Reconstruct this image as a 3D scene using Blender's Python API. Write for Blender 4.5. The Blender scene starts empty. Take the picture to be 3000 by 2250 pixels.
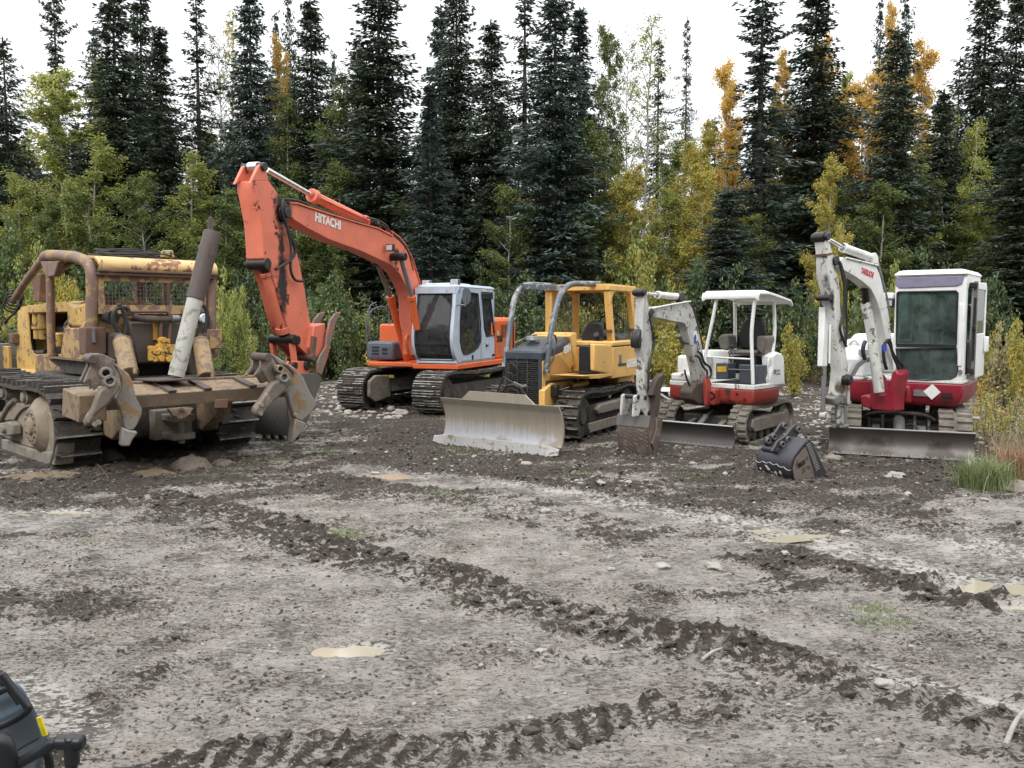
import bpy, bmesh, math, random
import numpy as np
from mathutils import Vector, Matrix, Euler, noise
R = math.radians
random.seed(7)
scene = bpy.context.scene
col = scene.collection

# ------------------------------------------------------------------ camera
CAM_H = 2.1
FPX = 2490.0                       # focal length in photograph pixels (3000 wide)
PITCH = math.atan((1125 - 930) / FPX)
cd = bpy.data.cameras.new('camera')
cd.sensor_width = 36.0
cd.lens = FPX / 3000 * 36.0
cd.clip_start = 0.05
cd.clip_end = 2000
cam = bpy.data.objects.new('camera', cd)
col.objects.link(cam)
cam.location = (0, 0, CAM_H)
cam.rotation_euler = (math.pi / 2 - PITCH, 0, 0)
scene.camera = cam

# ------------------------------------------------------------------ sky and sun (overcast)
SUN_EL, SUN_ROT = R(48), R(200)
w = bpy.data.worlds.new('World')
scene.world = w
w.use_nodes = True
nt = w.node_tree
nt.nodes.clear()
sky = nt.nodes.new('ShaderNodeTexSky')
sky.sky_type = 'NISHITA'
sky.sun_disc = False
sky.sun_elevation = SUN_EL
sky.sun_rotation = SUN_ROT
sky.dust_density = 4.0
sky.air_density = 1.0
hs = nt.nodes.new('ShaderNodeHueSaturation')
hs.inputs['Saturation'].default_value = 0.10
mx = nt.nodes.new('ShaderNodeMix')
mx.data_type = 'RGBA'
mx.inputs[0].default_value = 0.72          # closed cloud layer over the clear sky
mx.inputs[7].default_value = (11.3, 11.55, 11.9, 1)
tcw = nt.nodes.new('ShaderNodeTexCoord')          # overcast sky: about twice as bright overhead as at the horizon
sxw = nt.nodes.new('ShaderNodeSeparateXYZ'); nt.links.new(tcw.outputs['Generated'], sxw.inputs[0])
mrw = nt.nodes.new('ShaderNodeMapRange'); mrw.inputs[1].default_value = 0.0; mrw.inputs[2].default_value = 1.0
mrw.inputs[3].default_value = 0.72; mrw.inputs[4].default_value = 1.75; nt.links.new(sxw.outputs[2], mrw.inputs[0])
nzw = nt.nodes.new('ShaderNodeTexNoise'); nzw.inputs['Scale'].default_value = 2.2; nzw.inputs['Detail'].default_value = 5; nt.links.new(tcw.outputs['Generated'], nzw.inputs['Vector'])
mnw = nt.nodes.new('ShaderNodeMapRange'); mnw.inputs[1].default_value = 0.3; mnw.inputs[2].default_value = 0.7; mnw.inputs[3].default_value = 0.86; mnw.inputs[4].default_value = 1.1; nt.links.new(nzw.outputs['Fac'], mnw.inputs[0])
mmw = nt.nodes.new('ShaderNodeMath'); mmw.operation = 'MULTIPLY'; nt.links.new(mrw.outputs[0], mmw.inputs[0]); nt.links.new(mnw.outputs[0], mmw.inputs[1])
vmw = nt.nodes.new('ShaderNodeVectorMath'); vmw.operation = 'SCALE'; nt.links.new(mmw.outputs[0], vmw.inputs['Scale'])
bg = nt.nodes.new('ShaderNodeBackground')
bg.inputs['Strength'].default_value = 0.125
out = nt.nodes.new('ShaderNodeOutputWorld')
nt.links.new(sky.outputs[0], hs.inputs['Color'])
nt.links.new(hs.outputs[0], mx.inputs[6])
nt.links.new(mx.outputs[2], vmw.inputs[0]); nt.links.new(vmw.outputs[0], bg.inputs['Color'])
nt.links.new(bg.outputs[0], out.inputs[0])
sl = bpy.data.lights.new('sun', 'SUN')
sl.energy = 1.1
sl.angle = R(14)
sl.color = (1.0, 0.97, 0.93)
so = bpy.data.objects.new('sun', sl)
col.objects.link(so)
so.rotation_euler = (R(90) - SUN_EL, 0, R(180) - SUN_ROT + R(0))
so.location = (0, -10, 30)
vs = scene.view_settings
vs.view_transform = 'Standard'
vs.look = 'None'
vs.exposure = 0.42
vs.gamma = 1.0
try:
    vs.use_curve_mapping = False
except Exception:
    pass
scene.cycles.max_bounces = 6
scene.cycles.diffuse_bounces = 3
scene.cycles.glossy_bounces = 3
scene.cycles.transparent_max_bounces = 12
scene.cycles.transmission_bounces = 4

# ------------------------------------------------------------------ geometry helpers
CP, SP = math.cos(PITCH), math.sin(PITCH)
def ray(px, py):
    u = (px - 1500) / FPX
    v = (1125 - py) / FPX
    return Vector((0, 0, CAM_H)), Vector((u, CP + v * SP, -SP + v * CP))
def ground_at(px, py, z=0.0):
    o, d = ray(px, py)
    return o + d * ((z - o.z) / d.z)
def at_depth(px, py, Y):
    o, d = ray(px, py)
    return o + d * (Y / d.y)

class Frame:
    """A local frame (X forward, Y left, Z up) standing in the yard."""
    def __init__(s, loc, yaw, pitch=0, roll=0):
        s.M = Matrix.Translation(Vector(loc)) @ Euler((R(roll), R(pitch), R(yaw)), 'XYZ').to_matrix().to_4x4()
        s.I = s.M.inverted()
    def on(s, px, py, ax, val):
        o, d = ray(px, py)
        o2 = s.I @ o
        d2 = s.I.to_3x3() @ d
        t = (val - o2[ax]) / d2[ax]
        return o2 + d2 * t
    def S(s, px, py, y): return s.on(px, py, 1, y)
    def F(s, px, py, x): return s.on(px, py, 0, x)
    def T(s, px, py, z): return s.on(px, py, 2, z)
    def Ss(s, pts, y): return [s.S(a, b, y) for a, b in pts]
    def Fs(s, pts, x): return [s.F(a, b, x) for a, b in pts]

def crop(x0, y0, k):
    """photograph coordinates from coordinates measured in an enlarged detail"""
    return lambda pts: [(x0 + a * k, y0 + b * k) for a, b in pts]

class MB:
    def __init__(s):
        s.v, s.f, s.mi, s.k = [], [], [], 0
    def add(s, vs_, fs):
        b = len(s.v)
        s.v += [tuple(q) for q in vs_]
        s.f += [tuple(b + i for i in f) for f in fs]
        s.mi += [s.k] * len(fs)
        return s
    def m(s, k):
        s.k = k
        return s
    def box(s, x0, x1, y0, y1, z0, z1):
        vs_ = [(x, y, z) for z in (z0, z1) for y in (y0, y1) for x in (x0, x1)]
        return s.add(vs_, [(0, 2, 3, 1), (4, 5, 7, 6), (0, 1, 5, 4), (2, 6, 7, 3), (0, 4, 6, 2), (1, 3, 7, 5)])
    def obox(s, c, ux, uy, uz):
        """oriented box: centre and three half vectors"""
        c, ux, uy, uz = map(Vector, (c, ux, uy, uz))
        vs_ = [c + ux * i + uy * j + uz * k for k in (-1, 1) for j in (-1, 1) for i in (-1, 1)]
        return s.add(vs_, [(0, 2, 3, 1), (4, 5, 7, 6), (0, 1, 5, 4), (2, 6, 7, 3), (0, 4, 6, 2), (1, 3, 7, 5)])
    def bar(s, p, q, a, b, up=(0, 0, 1)):
        """rectangular bar from p to q, half sizes a (side) and b (up)"""
        p, q = Vector(p), Vector(q)
        d = (q - p)
        n = d.normalized()
        sd = n.cross(Vector(up))
        if sd.length < 1e-4: sd = Vector((1, 0, 0))
        sd.normalize()
        u = sd.cross(n).normalized()
        return s.obox((p + q) / 2, d / 2, sd * a, u * b)
    def prism(s, poly, ax, lo, hi, scale_hi=None):
        """outline swept along axis ax from lo to hi"""
        n = len(poly)
        A, B = [], []
        for q in poly:
            a = list(q); b = list(q)
            a[ax] = lo; b[ax] = hi
            A.append(a); B.append(b)
        fs = [tuple(range(n))[::-1], tuple(range(n, 2 * n))]
        fs += [(i, (i + 1) % n, n + (i + 1) % n, n + i) for i in range(n)]
        return s.add(A + B, fs)
    def loft(s, rings, close=True, caps=True):
        n = len(rings[0])
        vs_ = [q for r_ in rings for q in r_]
        fs = []
        for k in range(len(rings) - 1):
            for i in range(n if close else n - 1):
                j = (i + 1) % n
                fs.append((k * n + i, k * n + j, (k + 1) * n + j, (k + 1) * n + i))
        if caps and close:
            fs.append(tuple(range(n))[::-1])
            fs.append(tuple((len(rings) - 1) * n + i for i in range(n)))
        return s.add(vs_, fs)
    def cyl(s, p, q, r, r2=None, n=16, caps=True):
        p, q = Vector(p), Vector(q)
        r2 = r if r2 is None else r2
        d = (q - p).normalized()
        a = d.cross(Vector((0, 0, 1)))
        if a.length < 1e-3: a = Vector((1, 0, 0))
        a.normalize()
        b = d.cross(a)
        rings = []
        for c, rr in ((p, r), (q, r2)):
            rings.append([c + (a * math.cos(t) + b * math.sin(t)) * rr for t in [2 * math.pi * i / n for i in range(n)]])
        return s.loft(rings, True, caps)
    def ring(s, p, q, ro, ri, n=18):
        p, q = Vector(p), Vector(q)
        d = (q - p).normalized()
        a = d.cross(Vector((0, 0, 1)))
        if a.length < 1e-3: a = Vector((1, 0, 0))
        a.normalize(); b = d.cross(a)
        def rg(c, rr): return [c + (a * math.cos(t) + b * math.sin(t)) * rr for t in [2 * math.pi * i / n for i in range(n)]]
        rr = [rg(p, ro), rg(q, ro), rg(q, ri), rg(p, ri), rg(p, ro)]
        return s.loft(rr, True, False)
    def tube(s, pts, r, n=8, smooth=0, caps=True):
        pts = [Vector(q) for q in pts]
        rs = r if isinstance(r, (list, tuple)) else [r] * len(pts)
        if smooth:
            pts, rs = catmull(pts, rs, smooth)
        rings = []
        prev = None
        for i, c in enumerate(pts):
            t = (pts[min(i + 1, len(pts) - 1)] - pts[max(i - 1, 0)])
            if t.length < 1e-7: t = Vector((0, 0, 1))
            t.normalize()
            if prev is None:
                a = t.cross(Vector((0, 0, 1)))
                if a.length < 1e-2: a = t.cross(Vector((1, 0, 0)))
            else:
                a = prev - t * prev.dot(t)
            a.normalize(); prev = a
            b = t.cross(a)
            rings.append([c + (a * math.cos(u) + b * math.sin(u)) * rs[i] for u in [2 * math.pi * k / n for k in range(n)]])
        return s.loft(rings, True, caps)
    def grid(s, P):
        n, m = len(P), len(P[0])
        return s.add([q for r_ in P for q in r_], [(i * m + j, i * m + j + 1, (i + 1) * m + j + 1, (i + 1) * m + j) for i in range(n - 1) for j in range(m - 1)])
    def sheet(s, P, t):
        """grid of points thickened by vector t"""
        n, m = len(P), len(P[0])
        t = Vector(t)
        A = [Vector(q) for r_ in P for q in r_]
        N = n * m
        vs_ = A + [a + t for a in A]
        fs = []
        for i in range(n - 1):
            for j in range(m - 1):
                a, b, c, d = i * m + j, i * m + j + 1, (i + 1) * m + j + 1, (i + 1) * m + j
                fs += [(a, b, c, d), (N + d, N + c, N + b, N + a)]
        for i in range(n - 1):
            for j in (0, m - 1):
                a, b = i * m + j, (i + 1) * m + j
                fs.append((a, b, N + b, N + a))
        for j in range(m - 1):
            for i in (0, n - 1):
                a, b = i * m + j, i * m + j + 1
                fs.append((a, b, N + b, N + a))
        return s.add(vs_, fs)
    def xf(s, fn):
        s.v = [tuple(fn(Vector(q))) for q in s.v]
        return s

def ray_loop(c, a, loop):
    dx, dy = math.cos(a), math.sin(a); best = None
    n = len(loop)
    for i in range(n):
        x1, y1 = loop[i][0] - c[0], loop[i][1] - c[1]; x2, y2 = loop[(i + 1) % n][0] - c[0], loop[(i + 1) % n][1] - c[1]
        ex, ey = x2 - x1, y2 - y1
        den = dx * ey - dy * ex
        if abs(den) < 1e-12: continue
        t = (x1 * ey - y1 * ex) / den; u = (x1 * dy - y1 * dx) / den
        if t > 0 and -1e-6 <= u <= 1 + 1e-6 and (best is None or t > best): best = t
    return (c[0] + dx * (best or 0), c[1] + dy * (best or 0))
def holed(mb, outer, inner, ax, lo, hi):
    """plate with a hole: two 3D outlines on the plane of axis ax"""
    i, j = [(1, 2), (0, 2), (0, 1)][ax]
    O = [(q[i], q[j]) for q in outer]; I = [(q[i], q[j]) for q in inner]
    c = (sum(q[0] for q in I) / len(I), sum(q[1] for q in I) / len(I))
    an = sorted({round(math.atan2(q[1] - c[1], q[0] - c[0]), 4) for q in O + I})
    ro = [ray_loop(c, a, O) for a in an]; ri = [ray_loop(c, a, I) for a in an]
    def p3(q, h):
        v = [0, 0, 0]; v[i], v[j], v[ax] = q[0], q[1], h; return v
    rings = [[p3(q, lo) for q in ro], [p3(q, hi) for q in ro], [p3(q, hi) for q in ri], [p3(q, lo) for q in ri], [p3(q, lo) for q in ro]]
    return mb.loft(rings, True, False)
def chaikin(pts, k=2):
    for _ in range(k):
        o = []
        for a, b in zip(pts, pts[1:] + pts[:1]):
            o += [tuple(x * .75 + y * .25 for x, y in zip(a, b)), tuple(x * .25 + y * .75 for x, y in zip(a, b))]
        pts = o
    return pts
def resample(pts, n=None, step=None, closed=True):
    P = pts + [pts[0]] if closed else pts
    L = [0]
    for a, b in zip(P[:-1], P[1:]): L.append(L[-1] + math.dist(a, b))
    n = n or max(3, round(L[-1] / step)); o = []; k = 0
    for i in range(n):
        t = L[-1] * i / (n if closed else n - 1)
        while k < len(L) - 2 and L[k + 1] < t: k += 1
        u = (t - L[k]) / max(1e-9, L[k + 1] - L[k])
        o.append(tuple(x * (1 - u) + y * u for x, y in zip(P[k], P[k + 1])))
    return o
def stadium(x0, r0, z0, x1, r1, z1, sag=0.0, n=14):
    """track path (x, z): rear wheel (x0,z0,r0), front wheel (x1,z1,r1)"""
    o = []
    for i in range(n + 1):
        t = -math.pi / 2 + math.pi * i / n; o.append((x1 + r1 * math.cos(t), z1 + r1 * math.sin(t)))
    m = 8
    for i in range(1, m):
        t = i / m; o.append((x1 + (x0 - x1) * t, (z1 + r1) * (1 - t) + (z0 + r0) * t - sag * math.sin(math.pi * t) ** 2 + sag * .35 * math.sin(3 * math.pi * t) ** 2))
    for i in range(n + 1):
        t = math.pi / 2 + math.pi * i / n; o.append((x0 + r0 * math.cos(t), z0 + r0 * math.sin(t)))
    return o
def shoe_track(path, y0, y1, pitch, th, gh, ng=3, seed=0, skew=0):
    """chain of steel shoes; material 0 = plates, 1 = grouser edges"""
    rg = random.Random(seed); P = resample(path, step=pitch); n = len(P); mb = MB()
    for i in range(n):
        (xa, za), (xb, zb) = P[i], P[(i + 1) % n]
        d = Vector((xb - xa, 0, zb - za)); L = d.length; d.normalize(); o = Vector((d.z, 0, -d.x))
        c = Vector(((xa + xb) / 2, (y0 + y1) / 2, (za + zb) / 2)); w2 = (y1 - y0) / 2
        tilt = rg.uniform(-.03, .03)
        mb.m(0).obox(c + o * th / 2, d * (L * .49) + o * L * tilt, Vector((0, w2, 0)), o * th / 2)
        for g in range(ng):
            u = ((g + .5) / ng - .5) * .9 if ng > 1 else .40
            gc = c + d * (L * u) + o * (th + gh / 2)
            mb.m(0).obox(gc - o * .004, d * (.011 + gh * .12), Vector((0, w2, 0)), o * gh / 2)
            seg = rg.randint(3, 6); ys_ = sorted([rg.uniform(-w2, w2) for _ in range(seg)])
            for a, b_ in zip([-w2] + ys_, ys_ + [w2]):
                if rg.random() < .62 and b_ - a > .02:
                    mb.m(1).obox(gc + Vector((0, (a + b_) / 2, 0)) + o * (gh / 2), d * .010, Vector((0, (b_ - a) / 2, 0)), o * .003)
        # packed mud lumps
        for _ in range(3):
            q = c + d * rg.uniform(-L * .4, L * .4) + Vector((0, rg.uniform(-w2 * .85, w2 * .85), 0)) + o * th
            v, f = rg.choice(bl); r = rg.uniform(.02, .055) * (1 if gh > .02 else .5)
            mb.m(0).add([q + Vector((k.x * r, k.y * r * 1.8, k.z * r)) + o * r * .1 for k in v], f)
        # chain link
        mb.m(0).obox(c - o * .05, d * (L * .46), Vector((0, min(.10, w2 * .4), 0)), o * .05)
    return mb
def rubber_track(path, y0, y1, pitch, th, seed=0):
    P = resample(path, step=pitch); n = len(P); mb = MB(); rg = random.Random(seed)
    w2 = (y1 - y0) / 2; yc = (y0 + y1) / 2
    R_ = []
    for i in range(n):
        a, b_ = P[i - 1], P[(i + 1) % n]
        d = Vector((b_[0] - a[0], 0, b_[1] - a[1])).normalized(); o = Vector((d.z, 0, -d.x)); c = Vector((P[i][0], yc, P[i][1]))
        R_.append([c + Vector((0, -w2, 0)), c + Vector((0, w2, 0)), c + Vector((0, w2, 0)) + o * th, c + Vector((0, -w2, 0)) + o * th])
        for sd, off in ((1, 0), (-1, .5)):
            cc = c + Vector((0, sd * w2 * .54, 0)) + d * (pitch * off) + o * (th + .012)
            L = pitch * .33
            vs_ = []
            for k, (h, l) in enumerate(((-1, 1.2), (1, .8))):
                for yy, ll in ((-w2 * .44, .85), (w2 * .44, 1.0)):
                    for s_ in (-1, 1):
                        vs_.append(cc + Vector((0, yy, 0)) + d * (L * l * ll * s_ * rg.uniform(.94, 1.06)) + o * (.018 * h))
            mb.m(0).add(vs_, [(0, 1, 3, 2), (4, 6, 7, 5), (0, 4, 5, 1), (2, 3, 7, 6), (0, 2, 6, 4), (1, 5, 7, 3)])
    mb.m(1).loft(R_ + [R_[0]], True, False)
    return mb

def catmull(pts, rs, k):
    P = [pts[0]] + list(pts) + [pts[-1]]
    Q = [rs[0]] + list(rs) + [rs[-1]]
    o, r2 = [], []
    for i in range(1, len(P) - 2):
        for j in range(k):
            t = j / k
            a, b, c, d = P[i - 1], P[i], P[i + 1], P[i + 2]
            o.append(0.5 * ((2 * b) + (c - a) * t + (2 * a - 5 * b + 4 * c - d) * t * t + (3 * b - a - 3 * c + d) * t ** 3))
            r2.append(Q[i] * (1 - t) + Q[i + 1] * t)
    o.append(pts[-1]); r2.append(rs[-1])
    return o, r2

def tag(o, label=None, cat=None, group=None, kind=None):
    if label: o['label'] = label
    if cat: o['category'] = cat
    if group: o['group'] = group
    if kind: o['kind'] = kind
    return o

class Thing:
    """Empty at a thing's base; parts are meshes parented to it."""
    def __init__(s, name, loc, yaw, label, cat, group=None):
        s.o = bpy.data.objects.new(name, None)
        s.o.empty_display_size = 0.3
        col.objects.link(s.o)
        s.fr = Frame(loc, yaw)
        s.o.matrix_world = s.fr.M
        tag(s.o, label, cat, group)
    def part(s, name, mb, mat, fr=None, parent=None, bevel=0.0, label=None, ang=35, kind=None):
        fr = fr or s.fr
        T = s.fr.I @ fr.M
        o = mesh_obj(name, mb, mat, T, bevel, ang)
        o.parent = parent if parent is not None else s.o
        tag(o, label, kind=kind)
        return o

def mesh_obj(name, mb, mat, T=None, bevel=0.0, ang=35, recalc=True):
    me = bpy.data.meshes.new(name)
    vs_ = mb.v
    if T is not None: vs_ = [tuple(T @ Vector(q)) for q in vs_]
    me.from_pydata(vs_, [], mb.f)
    if recalc:
        bm = bmesh.new(); bm.from_mesh(me)
        bmesh.ops.recalc_face_normals(bm, faces=bm.faces)
        bm.to_mesh(me); bm.free()
    me.shade_smooth()
    me.set_sharp_from_angle(angle=R(ang))
    if mat is not None:
        for q in (mat if isinstance(mat, (list, tuple)) else [mat]): me.materials.append(q)
        if isinstance(mat, (list, tuple)): me.polygons.foreach_set('material_index', mb.mi)
    o = bpy.data.objects.new(name, me)
    col.objects.link(o)
    if bevel:
        m = o.modifiers.new('bevel', 'BEVEL')
        m.width = bevel; m.segments = 2; m.limit_method = 'ANGLE'; m.angle_limit = R(40)
    return o

def text_mb(txt, size, origin, ux, uy, thick=0.004, bold=0.0, shear=0.0, sx=1.0, align='LEFT'):
    """lettering as a mesh lying in the plane of ux (reading direction) and uy (up)"""
    cu = bpy.data.curves.new('lettering', 'FONT')
    cu.body = txt; cu.size = size; cu.extrude = thick; cu.offset = bold; cu.shear = shear; cu.align_x = align
    ob = bpy.data.objects.new('lettering', cu)
    col.objects.link(ob)
    dg = bpy.context.evaluated_depsgraph_get()
    me = bpy.data.meshes.new_from_object(ob.evaluated_get(dg))
    ux, uy = Vector(ux).normalized(), Vector(uy).normalized()
    uz = ux.cross(uy)
    mb = MB()
    mb.add([Vector(origin) + ux * q.co.x * sx + uy * q.co.y + uz * q.co.z for q in me.vertices], [tuple(p.vertices) for p in me.polygons])
    bpy.data.objects.remove(ob); bpy.data.curves.remove(cu); bpy.data.meshes.remove(me)
    return mb

# ------------------------------------------------------------------ materials
def nmat(name):
    m = bpy.data.materials.new(name); m.use_nodes = True
    n = m.node_tree; n.nodes.clear()
    o = n.nodes.new('ShaderNodeOutputMaterial')
    b = n.nodes.new('ShaderNodeBsdfPrincipled')
    n.links.new(b.outputs[0], o.inputs[0])
    return m, n, b
def nnoise(n, vec, scale, detail=5, rough=0.6, dist=0.0):
    t = n.nodes.new('ShaderNodeTexNoise')
    t.inputs['Scale'].default_value = scale; t.inputs['Detail'].default_value = detail
    t.inputs['Roughness'].default_value = rough; t.inputs['Distortion'].default_value = dist
    n.links.new(vec, t.inputs['Vector'])
    return t.outputs['Fac']
def nramp(n, fac, a, b, ca=(0, 0, 0, 1), cb=(1, 1, 1, 1)):
    r = n.nodes.new('ShaderNodeValToRGB')
    r.color_ramp.elements[0].position = a; r.color_ramp.elements[1].position = b
    r.color_ramp.elements[0].color = ca; r.color_ramp.elements[1].color = cb
    n.links.new(fac, r.inputs[0])
    return r.outputs[0]
def nmix(n, fac, a, b, mode='MIX'):
    m = n.nodes.new('ShaderNodeMix'); m.data_type = 'RGBA'; m.blend_type = mode
    for k, q in ((0, fac), (6, a), (7, b)):
        if isinstance(q, (int, float)): m.inputs[k].default_value = q
        elif isinstance(q, (tuple, list)): m.inputs[k].default_value = (*q[:3], 1)
        else: n.links.new(q, m.inputs[k])
    return m.outputs[2]
def nmath(n, op, a, b=None):
    m = n.nodes.new('ShaderNodeMath'); m.operation = op
    for k, q in ((0, a), (1, b)):
        if q is None: continue
        if isinstance(q, (int, float)): m.inputs[k].default_value = q
        else: n.links.new(q, m.inputs[k])
    return m.outputs[0]
def ncoord(n, scale=None, off=None):
    c = n.nodes.new('ShaderNodeTexCoord')
    o = c.outputs['Object']
    if scale or off:
        mp = n.nodes.new('ShaderNodeMapping')
        if scale: mp.inputs['Scale'].default_value = scale
        if off: mp.inputs['Location'].default_value = off
        n.links.new(o, mp.inputs[0]); o = mp.outputs[0]
    return o

def paint(name, base, rough=0.45, wear=0.0, wearcol=(0.10, 0.045, 0.03), wscale=6.0, dirt=0.35,
          dirtcol=(0.16, 0.125, 0.09), metal=0.0, vary=0.12, bump=0.15, streak=0.3, wear2=None, spec=0.5, stains=()):
    """old machine paint: faded colour, worn or rusted patches, run-down streaks, dirt film"""
    m, n, b = nmat(name)
    v = ncoord(n)
    vary_f = nnoise(n, v, 2.2, 4)
    c = nmix(n, nramp(n, vary_f, 0.3, 0.75), tuple(q * (1 - vary) for q in base), tuple(min(1, q * (1 + vary)) for q in base))
    if streak:
        vz = ncoord(n, (14, 14, 0.9))
        sf = nramp(n, nnoise(n, vz, 1.0, 5, 0.7), 0.5, 0.85)
        c = nmix(n, nmath(n, 'MULTIPLY', sf, streak), c, dirtcol)
    rgh = None
    if dirt:
        df = nramp(n, nnoise(n, v, 3.4, 8, 0.72), 0.42, 0.78)
        c = nmix(n, nmath(n, 'MULTIPLY', df, dirt), c, dirtcol)
        fine = nramp(n, nnoise(n, v, 38, 4, 0.7), 0.62, 0.72)
        c = nmix(n, nmath(n, 'MULTIPLY', fine, dirt * 0.9), c, tuple(q * 0.55 for q in dirtcol))
    wf = None
    if wear > 0:
        a = nnoise(n, v, wscale, 9, 0.68, 0.4)
        wf = nramp(n, a, 0.66 - wear * 0.36, 0.68 - wear * 0.36)
        wc = nmix(n, nramp(n, nnoise(n, v, 21, 6, 0.7), 0.35, 0.7), wearcol, tuple(q * 0.5 for q in wearcol) if wear2 is None else wear2)
        c = nmix(n, wf, c, wc)
    for (sp, sr, sc) in stains:                     # oil and grease that ran from a joint, in the thing's own coordinates
        mp = n.nodes.new('ShaderNodeMapping'); mp.inputs['Location'].default_value = tuple(-q / r_ for q, r_ in zip(sp, sr)); mp.inputs['Scale'].default_value = tuple(1 / q for q in sr)
        n.links.new(v, mp.inputs[0])
        ln = n.nodes.new('ShaderNodeVectorMath'); ln.operation = 'LENGTH'; n.links.new(mp.outputs[0], ln.inputs[0])
        q = nmath(n, 'ADD', ln.outputs['Value'], nmath(n, 'MULTIPLY', nmath(n, 'SUBTRACT', nnoise(n, v, 7, 7, 0.7), 0.5), 1.6))
        c = nmix(n, nramp(n, q, 0.55, 1.05, (1, 1, 1, 1), (0, 0, 0, 1)), c, sc)
    n.links.new(c, b.inputs['Base Color'])
    rv = nmath(n, 'ADD', nmath(n, 'MULTIPLY', nnoise(n, v, 9, 5), 0.35), rough - 0.17)
    if wf is not None:
        rv = nmath(n, 'MAXIMUM', rv, nmath(n, 'MULTIPLY', wf, 0.75))
    n.links.new(rv, b.inputs['Roughness'])
    b.inputs['Metallic'].default_value = metal
    b.inputs['Specular IOR Level'].default_value = spec
    if bump:
        bp = n.nodes.new('ShaderNodeBump'); bp.inputs['Strength'].default_value = bump; bp.inputs['Distance'].default_value = 0.01
        h = nnoise(n, v, 24, 6, 0.7)
        if wf is not None: h = nmath(n, 'SUBTRACT', h, nmath(n, 'MULTIPLY', wf, 0.5))
        n.links.new(h, bp.inputs['Height']); n.links.new(bp.outputs[0], b.inputs['Normal'])
    return m

def mudmat(name, a, bcol, c3, rough=0.8, bump=0.8, scale=7, metalpatch=None):
    m, n, b = nmat(name)
    v = ncoord(n)
    c = nmix(n, nramp(n, nnoise(n, v, scale, 8, 0.7), 0.36, 0.64), a, bcol)
    c = nmix(n, nramp(n, nnoise(n, v, scale * 4, 6, 0.75), 0.55, 0.7), c, c3)
    rr = nmath(n, 'ADD', nmath(n, 'MULTIPLY', nnoise(n, v, 12, 5), 0.5), rough - 0.3)
    if metalpatch:
        mf = nramp(n, nnoise(n, v, scale * 1.6, 7, 0.7, 0.5), 0.60, 0.64)
        c = nmix(n, mf, c, metalpatch)
        rr = nmath(n, 'SUBTRACT', rr, nmath(n, 'MULTIPLY', mf, 0.35))
    n.links.new(c, b.inputs['Base Color']); n.links.new(rr, b.inputs['Roughness'])
    bp = n.nodes.new('ShaderNodeBump'); bp.inputs['Strength'].default_value = bump; bp.inputs['Distance'].default_value = 0.03
    n.links.new(nnoise(n, v, scale * 3, 9, 0.75), bp.inputs['Height']); n.links.new(bp.outputs[0], b.inputs['Normal'])
    return m

def plain(name, c, rough=0.5, metal=0.0, spec=0.5):
    m, n, b = nmat(name)
    v = ncoord(n)
    cc = nmix(n, nramp(n, nnoise(n, v, 11, 6, 0.7), 0.35, 0.7), c, tuple(q * 0.72 for q in c))
    n.links.new(cc, b.inputs['Base Color'])
    n.links.new(nmath(n, 'ADD', nmath(n, 'MULTIPLY', nnoise(n, v, 17, 5), 0.3), rough - 0.15), b.inputs['Roughness'])
    b.inputs['Metallic'].default_value = metal
    b.inputs['Specular IOR Level'].default_value = spec
    return m

def glassmat(name, tint=(0.55, 0.6, 0.6), dirt=0.12, dirtcol=(0.35, 0.36, 0.35)):
    m = bpy.data.materials.new(name); m.use_nodes = True
    n = m.node_tree; n.nodes.clear()
    o = n.nodes.new('ShaderNodeOutputMaterial')
    tr = n.nodes.new('ShaderNodeBsdfTransparent'); tr.inputs[0].default_value = (*tint, 1)
    gl = n.nodes.new('ShaderNodeBsdfGlossy'); gl.inputs['Roughness'].default_value = 0.03
    df = n.nodes.new('ShaderNodeBsdfDiffuse'); df.inputs[0].default_value = (*dirtcol, 1)
    fr = n.nodes.new('ShaderNodeFresnel'); fr.inputs[0].default_value = 1.5
    m1 = n.nodes.new('ShaderNodeMixShader'); m2 = n.nodes.new('ShaderNodeMixShader')
    v = ncoord(n)
    n.links.new(fr.outputs[0], m1.inputs[0]); n.links.new(tr.outputs[0], m1.inputs[1]); n.links.new(gl.outputs[0], m1.inputs[2])
    f = nmath(n, 'MULTIPLY', nramp(n, nnoise(n, v, 5, 6, 0.7), 0.25, 0.8), dirt * 2)
    n.links.new(f, m2.inputs[0]); n.links.new(m1.outputs[0], m2.inputs[1]); n.links.new(df.outputs[0], m2.inputs[2])
    n.links.new(m2.outputs[0], o.inputs[0])
    return m

M = {}
M['cat_yellow'] = paint('faded_yellow_paint', (0.58, 0.365, 0.10), 0.55, wear=0.24, wearcol=(0.15, 0.085, 0.06), wscale=6.5, dirt=0.6, dirtcol=(0.22, 0.15, 0.08))
M['cat_rusty'] = paint('rusty_yellow_paint', (0.42, 0.27, 0.10), 0.6, wear=0.47, wearcol=(0.20, 0.12, 0.085), wscale=5.5, wear2=(0.15, 0.09, 0.07), dirt=0.4, dirtcol=(0.17, 0.12, 0.08))
M['cat_tube'] = paint('rusted_brown_tube', (0.20, 0.125, 0.095), 0.6, wear=0.30, wearcol=(0.36, 0.23, 0.09), wscale=4.5, wear2=(0.27, 0.18, 0.09), dirt=0.4, dirtcol=(0.13, 0.09, 0.07))
M['cat_cyl'] = paint('grimy_yellow_cylinder', (0.26, 0.18, 0.085), 0.6, wear=0.42, wearcol=(0.15, 0.10, 0.075), wscale=7, wear2=(0.20, 0.14, 0.08), dirt=0.7, dirtcol=(0.14, 0.10, 0.07), streak=.8)
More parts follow.
